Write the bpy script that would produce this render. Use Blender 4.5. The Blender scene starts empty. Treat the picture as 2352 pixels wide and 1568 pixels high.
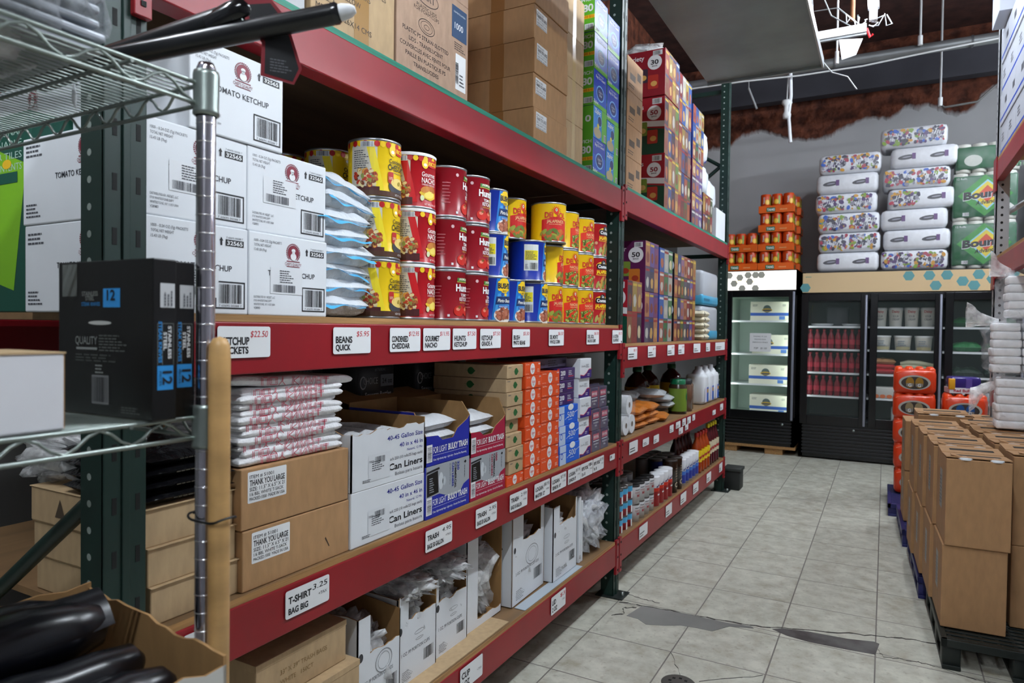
# a shop aisle: pallet racks of groceries, refrigerators at the back
import bpy, bmesh, math, random
from mathutils import Vector, Matrix, noise
EXPO = 0.8
WORLD = 0.05
TUBE = 190.0
CL = 9.0
CL2 = 2.0
PI = math.pi
random.seed(7)
SC = bpy.context.scene
COL = SC.collection

# ------------------------------------------------------------------ camera, world, exposure
cam = bpy.data.cameras.new('camera')
cam.sensor_width = 36.0
cam.lens = 24.0
cam.dof.use_dof = True
cam.dof.focus_distance = 2.3
cam.dof.aperture_fstop = 5.6
co = bpy.data.objects.new('camera', cam)
COL.objects.link(co)
yaw, pitch, roll = 0.5001, 0.0196, 0.0128
F = Vector((-math.sin(yaw)*math.cos(pitch), math.cos(yaw)*math.cos(pitch), -math.sin(pitch)))
R0 = Vector((math.cos(yaw), math.sin(yaw), 0)); U0 = R0.cross(F)
R = math.cos(roll)*R0 + math.sin(roll)*U0; U = -math.sin(roll)*R0 + math.cos(roll)*U0
mw = Matrix((R, U, -F)).transposed().to_4x4(); mw.translation = Vector((1.2559, 0, 1.4577))
co.matrix_world = mw
SC.camera = co
SC.view_settings.view_transform = 'Standard'
SC.view_settings.look = 'None'
SC.view_settings.gamma = 1.0
SC.view_settings.use_curve_mapping = False
SC.view_settings.exposure = EXPO
SC.cycles.transparent_max_bounces = 32
w = bpy.data.worlds.new('world'); SC.world = w; w.use_nodes = True
w.node_tree.nodes['Background'].inputs[0].default_value = (0.80, 0.88, 1.0, 1)
w.node_tree.nodes['Background'].inputs[1].default_value = WORLD
# tube lamps of the shop, plus unseen ones added to brighten the back (position of each tube's near end, length along the aisle, watt factor)
TUBES = [(1.14, 4.1, 3.62, 1.2), (1.30, 1.3, 3.35, 1.2), (1.30, -1.3, 3.35, 1.2), (1.55, 5.15, 4.35, 1.2), (2.35, 5.15, 4.35, 1.2), (3.3, 3.2, 3.6, 1.2), (-0.45, -0.9, 3.6, 1.2), (3.4, 7.0, 3.9, 1.2)]

# ------------------------------------------------------------------ materials
def lin(c):
    c = c/255.0
    return c/12.92 if c <= 0.04045 else ((c+0.055)/1.055)**2.4
def hx(h):
    h = h.lstrip('#'); return (lin(int(h[0:2], 16)), lin(int(h[2:4], 16)), lin(int(h[4:6], 16)), 1)
MC = {}
def nd(nt, t, **k):
    n = nt.nodes.new(t)
    for a, b in k.items(): setattr(n, a, b)
    return n
def M(h, rough=0.5, metal=0.0, kind='', spec=0.5, alpha=1.0, emit=0.0):
    """a procedural material, kept once per look; kind picks the surface pattern"""
    key = (h, rough, metal, kind, spec, alpha, emit)
    if key in MC: return MC[key]
    m = bpy.data.materials.new('mat_%s_%s' % (kind or 'plain', h.strip('#'))); m.use_nodes = True
    nt = m.node_tree; b = nt.nodes['Principled BSDF']; c = hx(h)
    b.inputs['Base Color'].default_value = c
    b.inputs['Roughness'].default_value = rough
    b.inputs['Metallic'].default_value = metal
    b.inputs['Specular IOR Level'].default_value = spec
    if alpha < 1: b.inputs['Alpha'].default_value = alpha
    if emit: b.inputs['Emission Color'].default_value = c; b.inputs['Emission Strength'].default_value = emit
    def noise_mix(scale, amt, c2=None, det=4, stretch=None, bump=0.0):
        tc = nd(nt, 'ShaderNodeTexCoord'); mp = nd(nt, 'ShaderNodeMapping'); nt.links.new(tc.outputs['Object'], mp.inputs[0])
        if stretch: mp.inputs['Scale'].default_value = stretch
        n = nd(nt, 'ShaderNodeTexNoise'); n.inputs['Scale'].default_value = scale; n.inputs['Detail'].default_value = det
        nt.links.new(mp.outputs[0], n.inputs['Vector'])
        cr = nd(nt, 'ShaderNodeValToRGB'); cr.color_ramp.elements[0].position = 0.3; cr.color_ramp.elements[1].position = 0.7
        c2 = c2 or (c[0]*(1-amt), c[1]*(1-amt), c[2]*(1-amt), 1)
        cr.color_ramp.elements[0].color = c2; cr.color_ramp.elements[1].color = c
        nt.links.new(n.outputs['Fac'], cr.inputs[0]); nt.links.new(cr.outputs[0], b.inputs['Base Color'])
        if bump:
            bp = nd(nt, 'ShaderNodeBump'); bp.inputs['Strength'].default_value = bump; bp.inputs['Distance'].default_value = 0.01
            nt.links.new(n.outputs['Fac'], bp.inputs['Height']); nt.links.new(bp.outputs[0], b.inputs['Normal'])
        return n
    if kind == 'kraft': noise_mix(45, 0.16, stretch=(1, 1, 0.35), bump=0.12)
    elif kind == 'white': noise_mix(9, 0.05)
    elif kind == 'wood': noise_mix(14, 0.38, stretch=(1, 0.09, 1.6), det=8, bump=0.1)
    elif kind == 'ply': noise_mix(60, 0.45, stretch=(1, 0.05, 1.5), det=6, bump=0.2)
    elif kind == 'paint':
        noise_mix(5, 0.22, det=9, bump=0.03)
        # worn scuffs: pale marks of their own shape in the paint
        n2 = nd(nt, 'ShaderNodeTexNoise'); n2.inputs['Scale'].default_value = 7; n2.inputs['Detail'].default_value = 11; n2.inputs['Roughness'].default_value = 0.75
        tc = nd(nt, 'ShaderNodeTexCoord'); mp = nd(nt, 'ShaderNodeMapping'); mp.inputs['Scale'].default_value = (1, 0.7, 3.2)
        nt.links.new(tc.outputs['Object'], mp.inputs[0]); nt.links.new(mp.outputs[0], n2.inputs['Vector'])
        rp = nd(nt, 'ShaderNodeValToRGB'); rp.color_ramp.elements[0].position = 0.64; rp.color_ramp.elements[1].position = 0.74
        nt.links.new(n2.outputs['Fac'], rp.inputs[0])
        mx = nd(nt, 'ShaderNodeMix', data_type='RGBA')
        src = b.inputs['Base Color'].links[0].from_socket
        nt.links.new(rp.outputs[0], mx.inputs['Factor']); nt.links.new(src, mx.inputs['A']); mx.inputs['B'].default_value = (min(1, c[0]*1.25+.04), c[1]*1.6+.04, c[2]*1.6+.05, 1)
        nt.links.new(mx.outputs['Result'], b.inputs['Base Color'])
    elif kind == 'crinkle': noise_mix(38, 0.06, det=3, bump=0.9)
    elif kind == 'soft': noise_mix(9, 0.06, det=3, stretch=(1, .25, 1), bump=0.7)
    elif kind == 'brushed': noise_mix(3, 0.3, det=5)
    elif kind == 'film':
        # thin clear plastic film with sharp creases
        n = noise_mix(22, 0.03, det=6, bump=1.0)
        rp = nd(nt, 'ShaderNodeMapRange'); rp.inputs['From Min'].default_value = 0.35; rp.inputs['From Max'].default_value = 0.7
        rp.inputs['To Min'].default_value = alpha*0.45; rp.inputs['To Max'].default_value = min(1, alpha*1.7)
        nt.links.new(n.outputs['Fac'], rp.inputs['Value']); nt.links.new(rp.outputs[0], b.inputs['Alpha'])
    elif kind == 'foam': noise_mix(7, 0.6, c2=(c[0]*0.35, c[1]*0.3, c[2]*0.3, 1), det=10, bump=1.0)
    elif kind == 'dirt': noise_mix(2.2, 0.35, det=8, bump=0.05)
    MC[key] = m
    return m
WHITE = M('#dfe3e8', .55, kind='white'); PAPER = M('#e6e8ea', .5); INK = M('#15161c', .5); INK2 = M('#4b4d55', .5)
KRAFT = M('#b2895f', .75, kind='kraft'); KRAFT2 = M('#bda17b', .75, kind='kraft'); KRAFT3 = M('#a9805a', .75, kind='kraft')
KEDGE = M('#8d6a43', .8); CORR = M('#a07a4c', .8, kind='kraft')
RED = M('#93121e', .38, kind='paint'); GREEN = M('#102f28', .45, kind='dirt'); TEAL = M('#0f8a70', .5, kind='ply')
PLY = M('#b88a55', .6, kind='ply'); PLYTOP = M('#8b6b48', .6, kind='wood'); HOLE_SHADE = M('#050706', .8)  # near-black painted on for the shade inside holes and slots, nothing is cut
FILM = M('#fdfeff', .2, kind='film', alpha=.46, spec=.8); CLEAR = M('#f6f8fc', .14, kind='film', alpha=.08, spec=.9); CHROME = M('#c8c6cf', .18, 1.0); STEEL = M('#9aa3a0', .35, .85)
BLK = M('#08090b', .4); BLKGLOSS = M('#0a0a0c', .2)

# ------------------------------------------------------------------ mesh builder
class Fl:
    """flat print surface: origin, right and up directions"""
    def __init__(s, o, u, v): s.o, s.u, s.v = Vector(o), Vector(u).normalized(), Vector(v).normalized(); s.n = s.u.cross(s.v)
    def P(s, a, b, l): return s.o + s.u*a + s.v*b + s.n*l
    cyl = False
class Cy:
    """print surface round a cylinder; a runs along the arc, counter-clockwise from angle t0"""
    cyl = True
    def __init__(s, cx, cy, z0, r, t0=0.0, r2=None, h=1.0): s.cx, s.cy, s.z0, s.r, s.t0 = cx, cy, z0, r, t0; s.r2 = r if r2 is None else r2; s.h = h
    def P(s, a, b, l):
        t = s.t0 + a/s.r; rr = s.r + (s.r2-s.r)*b/s.h + l
        return Vector((s.cx + rr*math.cos(t), s.cy + rr*math.sin(t), s.z0 + b))
TXT = {}
def text_tris(st, bold):
    key = (st, bold)
    if key in TXT: return TXT[key]
    cu = bpy.data.curves.new('t', 'FONT'); cu.body = st; cu.resolution_u = 4 if len(st) <= 9 else 2; cu.offset = bold; cu.fill_mode = 'FRONT'
    ob = bpy.data.objects.new('t', cu); me = bpy.data.meshes.new_from_object(ob)
    me.calc_loop_triangles()
    v = [(p.co.x, p.co.y) for p in me.vertices]; tr = [tuple(t.vertices) for t in me.loop_triangles]
    bpy.data.objects.remove(ob); bpy.data.curves.remove(cu); bpy.data.meshes.remove(me)
    if not v: v = [(0, 0)]; tr = []
    x0 = min(p[0] for p in v); x1 = max(p[0] for p in v)
    v = [((p[0]-x0)/0.7, p[1]/0.7) for p in v]
    TXT[key] = (v, tr, (x1-x0)/0.7)
    return TXT[key]
def clip_half(pl, x, keep_less):
    out = []
    for i in range(len(pl)):
        a, b = pl[i], pl[(i+1) % len(pl)]
        ia = (a[0] <= x) if keep_less else (a[0] >= x); ib = (b[0] <= x) if keep_less else (b[0] >= x)
        if ia: out.append(a)
        if ia != ib:
            t = (x-a[0])/(b[0]-a[0]); out.append((x, a[1]+t*(b[1]-a[1])))
    return out
LAY = 0.00035
class MB:
    def __init__(s): s.v = []; s.f = []; s.m = []; s.sm = []; s.mats = []; s.X = Matrix.Identity(4)
    def mi(s, m):
        if m not in s.mats: s.mats.append(m)
        return s.mats.index(m)
    def add(s, vs, fs, m, smooth=False):
        b = len(s.v); s.v += [tuple(s.X @ Vector(p)) for p in vs]; k = s.mi(m)
        for f in fs: s.f.append([b+i for i in f]); s.m.append(k); s.sm.append(smooth)
        return s
    def poly(s, pts, m): return s.add(pts, [list(range(len(pts)))], m)
    def box(s, x0, x1, y0, y1, z0, z1, m, bev=0.0):
        x0, x1 = min(x0, x1), max(x0, x1); y0, y1 = min(y0, y1), max(y0, y1); z0, z1 = min(z0, z1), max(z0, z1)
        if bev <= 0:
            v = [(x, y, z) for x in (x0, x1) for y in (y0, y1) for z in (z0, z1)]
            return s.add(v, [(0, 1, 3, 2), (4, 6, 7, 5), (0, 4, 5, 1), (2, 3, 7, 6), (0, 2, 6, 4), (1, 5, 7, 3)], m)
        bm = bmesh.new(); bmesh.ops.create_cube(bm, size=1)
        for q in bm.verts: q.co = Vector(((x0+x1)/2+q.co.x*(x1-x0), (y0+y1)/2+q.co.y*(y1-y0), (z0+z1)/2+q.co.z*(z1-z0)))
        bmesh.ops.bevel(bm, geom=bm.edges[:], offset=min(bev, .45*min(x1-x0, y1-y0, z1-z0)), segments=2, affect='EDGES', profile=.5)
        bm.verts.index_update()
        s.add([tuple(q.co) for q in bm.verts], [[q.index for q in f.verts] for f in bm.faces], m, bev > .004); bm.free()
        return s
    def lathe(s, prof, m, cx=0, cy=0, z0=0, n=28, mats=None):
        vs = []; L = len(prof)
        for r, z in prof:
            for k in range(n):
                t = 2*PI*k/n; vs.append((cx+max(r, 1e-5)*math.cos(t), cy+max(r, 1e-5)*math.sin(t), z0+z))
        for i in range(L-1):
            s.add([vs[i*n+k] for k in range(n)]+[vs[(i+1)*n+k] for k in range(n)], [(k, (k+1) % n, n+(k+1) % n, n+k) for k in range(n)], mats[i] if mats else m, True)
        s.weld = True
        return s
    def tube(s, pts, r, m, n=8, caps=True):
        pts = [Vector(p) for p in pts]; vs = []; rr = r if isinstance(r, (list, tuple)) else [r]*len(pts)
        t = (pts[1]-pts[0]).normalized(); a = t.orthogonal().normalized()
        for i, p in enumerate(pts):
            t2 = ((pts[min(i+1, len(pts)-1)]-pts[max(i-1, 0)])).normalized()
            a = (a - t2*a.dot(t2)).normalized(); b = t2.cross(a)
            for k in range(n):
                th = 2*PI*k/n; vs.append(tuple(p + (a*math.cos(th)+b*math.sin(th))*rr[i]))
        fs = [(i*n+k, i*n+(k+1) % n, (i+1)*n+(k+1) % n, (i+1)*n+k) for i in range(len(pts)-1) for k in range(n)]
        s.add(vs, fs, m, True)
        if caps: s.add(vs[:n], [list(range(n))[::-1]], m); s.add(vs[-n:], [list(range(n))], m)
        return s
    def grid(s, fn, nu, nv, m, close_u=False):
        vs = [tuple(fn(i/nu, j/nv)) for j in range(nv+1) for i in range(nu+1)]
        fs = [(j*(nu+1)+i, j*(nu+1)+i+1, (j+1)*(nu+1)+i+1, (j+1)*(nu+1)+i) for j in range(nv) for i in range(nu)]
        return s.add(vs, fs, m, True)
    def blob(s, c, r, m, amp=.1, fr=6, nu=20, nv=12, seed=0, p=1.0):
        """closed lumpy body; p below 1 squares it off"""
        c = Vector(c); r = Vector(r)
        def sg(x): return math.copysign(abs(x)**p, x)
        def fn(a, b):
            th, ph = 2*PI*a, PI*(b-.5)
            d = Vector((sg(math.cos(ph))*sg(math.cos(th)), sg(math.cos(ph))*sg(math.sin(th)), sg(math.sin(ph))))
            q = Vector((math.cos(ph)*math.cos(th), math.cos(ph)*math.sin(th), math.sin(ph)))
            k = 1+amp*noise.noise(q*fr*.5+Vector((seed*3.1, seed*1.7, seed)))
            return c+Vector((d.x*r.x, d.y*r.y, d.z*r.z))*k
        return s.grid(fn, nu, nv, m)
    def pillow(s, w, d, h, m, seed=0, amp=.25, nu=16, nv=12, pw=2.4, lift=0.0):
        """soft packed bag lying flat: x depth d, y width w, height h, thin sealed edges"""
        def side(sgn):
            def fn(a, b):
                x, y = (a-.5)*2, (b-.5)*2
                e = max(0, 1-abs(x)**pw)*max(0, 1-abs(y)**pw); z = h*.5*(1+sgn*e**.5)
                nz = noise.noise(Vector((x*2.3+seed*5, y*2.3, sgn*2+seed)))
                if sgn < 0: z = max(0.0, h*.5-h*.5*e**.35)
                else: z += nz*amp*h*(e**.5)
                return Vector((x*d/2*(1-.03*nz), y*w/2*(1-.03*nz), z+lift))
            return fn
        s.grid(side(1), nu, nv, m)
        f = side(-1)
        return s.grid(lambda a, b: f(1-a, b), nu, nv, m)
    # ---- prints
    def dec(s, fr, pl, m, l=1):
        if fr.cyl:
            xs = [p[0] for p in pl]; st = fr.r*.16
            k0, k1 = math.floor(min(xs)/st), math.ceil(max(xs)/st)
            for k in range(k0, k1):
                q = clip_half(clip_half(pl, (k+1)*st, True), k*st, False) if k1-k0 > 1 else pl
                if len(q) > 2: s.poly([fr.P(a, b, l*LAY) for a, b in q], m)
        else: s.poly([fr.P(a, b, l*LAY) for a, b in pl], m)
        return s
    def rect(s, fr, x0, y0, x1, y1, m, l=1, r=0):
        if r:
            pl = []
            for cx, cy, t in ((x1-r, y0+r, -90), (x1-r, y1-r, 0), (x0+r, y1-r, 90), (x0+r, y0+r, 180)):
                for k in range(5): th = math.radians(t+k*22.5); pl.append((cx+r*math.cos(th), cy+r*math.sin(th)))
        else: pl = [(x0, y0), (x1, y0), (x1, y1), (x0, y1)]
        return s.dec(fr, pl, m, l)
    def ell(s, fr, cx, cy, rx, ry, m, l=1, n=18, rot=0, wob=0):
        c, q = math.cos(rot), math.sin(rot); pl = []
        for k in range(n):
            t = 2*PI*k/n; kk = 1+wob*random.uniform(-1, 1); a, b = rx*kk*math.cos(t), ry*kk*math.sin(t); pl.append((cx+a*c-b*q, cy+a*q+b*c))
        return s.dec(fr, pl, m, l)
    def ring(s, fr, cx, cy, rx, ry, t, m, l=1, n=24):
        for k in range(n):
            a, b = 2*PI*k/n, 2*PI*(k+1)/n
            s.dec(fr, [(cx+rx*math.cos(a), cy+ry*math.sin(a)), (cx+rx*math.cos(b), cy+ry*math.sin(b)), (cx+(rx-t)*math.cos(b), cy+(ry-t)*math.sin(b)), (cx+(rx-t)*math.cos(a), cy+(ry-t)*math.sin(a))], m, l)
        return s
    def txt(s, fr, st, x, y, h, m, l=2, w=None, al='l', sh=0.0, bold=0.0, rot=0.0, arch=0.0):
        v, tr, W = text_tris(st, bold); sx = h
        if w and W > 0: sx = w/W
        tw = W*sx; ox = {'l': 0, 'c': -tw/2, 'r': -tw}[al]; c, q = math.cos(rot), math.sin(rot)
        def mp(p):
            a, b = ox+p[0]*sx+sh*p[1]*h, p[1]*h
            if arch: b += arch*(1-((a-ox-tw/2)/(tw/2))**2)
            return (x+a*c-b*q, y+a*q+b*c)
        pv = [mp(p) for p in v]
        if fr.cyl:
            for t in tr: s.dec(fr, [pv[i] for i in t], m, l)
        else: s.add([fr.P(a, b, l*LAY) for a, b in pv], tr, m)
        return s
    def bar(s, fr, x, y, w, h, m=None, l=2, n=22, back=None, seed=1):
        rg = random.Random(seed); m = m or INK
        if back: s.rect(fr, x-w*.06, y-h*.08, x+w*1.06, y+h*1.08, back, l-1)
        u = x; k = w/n
        while u < x+w-k*.5:
            t = k*rg.choice((.35, .5, .8)); s.rect(fr, u, y, u+t, y+h, m, l); u += t+k*rg.choice((.35, .6, .9))
        return s
    def lines(s, fr, x, y, w, h, n, m=None, l=2, seed=3):
        """small print too fine to read, as in the photograph"""
        rg = random.Random(seed); m = m or INK2; st = h/n
        for i in range(n):
            u = x; yy = y+h-(i+1)*st+st*.25; e = x+w*rg.uniform(.6, 1)
            while u < e:
                t = w*rg.uniform(.06, .2); s.rect(fr, u, yy, min(u+t, e), yy+st*.42, m, l); u += t+w*.03
        return s
    def mesh(s, name):
        me = bpy.data.meshes.new(name); me.from_pydata(s.v, [], s.f)
        for m in s.mats: me.materials.append(m)
        me.polygons.foreach_set('material_index', s.m); me.polygons.foreach_set('use_smooth', s.sm)
        if getattr(s, 'weld', False):
            bm = bmesh.new(); bm.from_mesh(me); bmesh.ops.remove_doubles(bm, verts=bm.verts, dist=1e-6); bm.to_mesh(me); bm.free()
        me.update(); return me
    def build(s, name, parent=None, label=None):
        o = bpy.data.objects.new(name, s.mesh(name)); COL.objects.link(o)
        if parent: o.parent = parent
        if label: o['label'] = label
        return o
def tag(o, label, cat, group=None):
    o['label'] = label; o['category'] = cat
    if group: o['group'] = group
    return o
def thing(name, label, cat, loc=(0, 0, 0), rz=0.0, group=None):
    o = bpy.data.objects.new(name, None); COL.objects.link(o); o.empty_display_size = .05
    o.location = loc; o.rotation_euler = (0, 0, rz); return tag(o, label, cat, group)
def one(name, label, cat, mb, loc=(0, 0, 0), rz=0.0, group=None):
    o = mb.build(name); o.location = loc; o.rotation_euler = (0, 0, rz); return tag(o, label, cat, group)
def struct(name, mb): o = mb.build(name); o['kind'] = 'structure'; return o
def clone(root, loc, rz, label, group=None):
    r = root.copy(); COL.objects.link(r); r.location = loc; r.rotation_euler = (root.rotation_euler[0], root.rotation_euler[1], rz); r['label'] = label
    if group: r['group'] = group
    for ch in list(root.children):
        c = ch.copy(); COL.objects.link(c); c.parent = r
        for g in list(ch.children):
            d = g.copy(); COL.objects.link(d); d.parent = c
    return r
ORD = ['first', 'second', 'third', 'fourth', 'fifth', 'sixth', 'seventh', 'eighth', 'ninth', 'tenth', 'eleventh', 'twelfth']
LV3 = ['bottom', 'middle', 'top']
# print frames of a carton standing with front at x=+d/2
def fF(d, w): return Fl((d/2, -w/2, 0), (0, 1, 0), (0, 0, 1))     # front (+x)
def fL(d, w): return Fl((-d/2, -w/2, 0), (1, 0, 0), (0, 0, 1))    # side facing the entrance (-y)
def carton(name, label, cat, d, w, h, m, loc, rz=0, group=None, print_fn=None, tape=None, bev=.003, lab=None):
    """closed box: body with its print, optional tape strip and sticker as parts"""
    t = thing(name, label, cat, loc, rz, group)
    b = MB(); b.box(-d/2, d/2, -w/2, w/2, 0, h, m, bev)
    if print_fn: print_fn(b, d, w, h)
    b.build('box_body', t)
    if tape:
        tp = MB(); tp.box(-d/2-.0006, d/2+.0006, -.025, .025, h-.0004, h+.0007, tape)
        for sx in (d/2, -d/2): tp.box(min(sx, sx*1.001)-.0006, max(sx, sx*1.001)+.0006, -.025, .025, h-.06, h, tape)
        tp.build('packing_tape', t)
    if lab:
        q = MB(); lab(q, d, w, h); q.build('paper_label', t)
    return t
# ================================================================== SETTING
def floor_material():
    m = bpy.data.materials.new('floor_tiles'); m.use_nodes = True; nt = m.node_tree; b = nt.nodes['Principled BSDF']; L = nt.links.new
    tc = nd(nt, 'ShaderNodeTexCoord'); sp = nd(nt, 'ShaderNodeSeparateXYZ'); L(tc.outputs['Object'], sp.inputs[0])
    def mth(op, a, bb=None):
        n = nd(nt, 'ShaderNodeMath', operation=op)
        for i, q in enumerate((a, bb)):
            if q is None: continue
            if isinstance(q, (int, float)): n.inputs[i].default_value = q
            else: L(q, n.inputs[i])
        return n.outputs[0]
    near = mth('LESS_THAN', sp.outputs['Y'], 3.50)
    ysh = mth('ADD', sp.outputs['Y'], mth('MULTIPLY', near, 0.045))
    tx = mth('DIVIDE', mth('SUBTRACT', sp.outputs['X'], 0.027), 0.4064)
    ty = mth('DIVIDE', mth('SUBTRACT', ysh, 3.0927-.4139*20), 0.4139)
    def line(t): return mth('LESS_THAN', mth('ABSOLUTE', mth('SUBTRACT', mth('FRACT', mth('ADD', t, 100.5)), 0.5)), 0.0075)
    mask = mth('MAXIMUM', line(tx), line(ty))
    cell = nd(nt, 'ShaderNodeCombineXYZ'); L(mth('FLOOR', mth('ADD', tx, 100)), cell.inputs[0]); L(mth('FLOOR', ty), cell.inputs[1])
    wn = nd(nt, 'ShaderNodeTexWhiteNoise', noise_dimensions='3D'); L(cell.outputs[0], wn.inputs['Vector'])
    n1 = nd(nt, 'ShaderNodeTexNoise'); n1.inputs['Scale'].default_value = 10; n1.inputs['Detail'].default_value = 10; n1.inputs['Roughness'].default_value = .65
    off = nd(nt, 'ShaderNodeVectorMath', operation='ADD'); L(tc.outputs['Object'], off.inputs[0]); L(wn.outputs['Color'], off.inputs[1]); L(off.outputs[0], n1.inputs['Vector'])
    cr = nd(nt, 'ShaderNodeValToRGB'); e = cr.color_ramp.elements
    e[0].position = .30; e[0].color = hx('#a39d8a'); e[1].position = .64; e[1].color = hx('#cccbbd'); q = e.new(.47); q.color = hx('#b9b8ab')
    L(n1.outputs['Fac'], cr.inputs[0])
    n2 = nd(nt, 'ShaderNodeTexNoise'); n2.inputs['Scale'].default_value = 42; n2.inputs['Detail'].default_value = 6; L(off.outputs[0], n2.inputs['Vector'])
    sp2 = nd(nt, 'ShaderNodeValToRGB'); sp2.color_ramp.elements[0].position = .60; sp2.color_ramp.elements[1].position = .68; L(n2.outputs['Fac'], sp2.inputs[0])
    mx0 = nd(nt, 'ShaderNodeMix', data_type='RGBA'); L(mth('MULTIPLY', sp2.outputs[0], .4), mx0.inputs['Factor']); L(cr.outputs[0], mx0.inputs['A']); mx0.inputs['B'].default_value = hx('#8c8272')
    mx = nd(nt, 'ShaderNodeMix', data_type='RGBA'); L(mask, mx.inputs['Factor']); L(mx0.outputs['Result'], mx.inputs['A']); mx.inputs['B'].default_value = hx('#75706a')
    L(mx.outputs['Result'], b.inputs['Base Color'])
    b.inputs['Roughness'].default_value = .42; b.inputs['Specular IOR Level'].default_value = .4
    bp = nd(nt, 'ShaderNodeBump'); bp.inputs['Strength'].default_value = .5; bp.inputs['Distance'].default_value = .002; bp.invert = True
    L(mask, bp.inputs['Height']); L(bp.outputs[0], b.inputs['Normal'])
    return m
XL, XR, YF, YB, ZC = -1.38, 4.6, -3.2, 9.72, 5.1
f = MB(); f.box(XL, XR, YF, YB, -.1, 0, floor_material()); struct('floor', f)
CONC = M('#77787a', .8, kind='foam'); CRK = M('#3f3c38', .9)
CONC = M('#8b8a86', .75, kind='dirt')
p = MB()
def slab(pl, z0, z1, m, mb):
    a = 0
    for i in range(len(pl)): a += pl[i][0]*pl[(i+1) % len(pl)][1]-pl[(i+1) % len(pl)][0]*pl[i][1]
    if a < 0: pl = pl[::-1]
    n = len(pl); mb.add([(x, y, z1) for x, y in pl]+[(x, y, z0) for x, y in pl], [list(range(n))]+[(i, n+i, n+(i+1) % n, (i+1) % n) for i in range(n)], m)
slab([(.129, 3.317), (.145, 3.40), (.16, 3.476), (.352, 3.489), (.451, 3.492), (.605, 3.49), (.704, 3.509), (.72, 3.492), (.612, 3.455), (.549, 3.356), (.484, 3.355), (.401, 3.344), (.33, 3.30), (.247, 3.267), (.19, 3.31)], -.01, .0016, CONC, p)
slab([(.80, 3.53), (.841, 3.564), (.96, 3.59), (1.128, 3.60), (1.24, 3.63), (1.262, 3.618), (1.247, 3.488), (1.137, 3.478), (.973, 3.472), (.87, 3.49)], -.01, .0014, M('#6c6a68', .9, kind='foam'), p)
def crack(pts, wd, mb):
    rg = random.Random(5); q = []
    for (x0, y0), (x1, y1) in zip(pts, pts[1:]):
        for k in range(6): t = k/6; q.append((x0+(x1-x0)*t+rg.uniform(-1, 1)*.004, y0+(y1-y0)*t+rg.uniform(-1, 1)*.008))
    q.append(pts[-1])
    for a, b in zip(q, q[1:]): w0 = wd*rg.uniform(.4, 1.2); slab([(a[0], a[1]-w0), (b[0], b[1]-w0), (b[0], b[1]+w0), (a[0], a[1]+w0)], -.01, .0012, CRK, mb)
crack([(.036, 3.462), (.169, 3.485), (.45, 3.50), (.70, 3.515), (.84, 3.57), (1.128, 3.67), (1.277, 3.71), (1.375, 3.742), (1.5, 3.76)], .005, p)
crack([(1.254, 3.546), (1.278, 3.485), (1.407, 3.508), (1.479, 3.49), (1.7, 3.44)], .0022, p)
crack([(.036, 3.586), (.141, 3.57), (.229, 3.561)], .0025, p)
crack([(.433, 3.036), (.532, 2.845)], .0025, p); crack([(.606, 2.842), (.83, 3.036)], .0025, p)
crack([(.06, 3.28), (.11, 3.34), (.08, 3.40), (.14, 3.44)], .006, p)
p = struct('trim_1', p)
dr = MB(); dr.lathe([(.0, .004), (.06, .004), (.068, .002), (.07, 0)], M('#4a4743', .6), n=28)
for k in range(8): a = k*PI/4; dr.box(.035*math.cos(a)-.006, .035*math.cos(a)+.006, .035*math.sin(a)-.006, .035*math.sin(a)+.006, .003, .0046, HOLE_SHADE)
one('floor_drain', 'round dark floor drain cover set in the cracked tiles', 'drain', dr, (.535, 2.79, 0))
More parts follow.
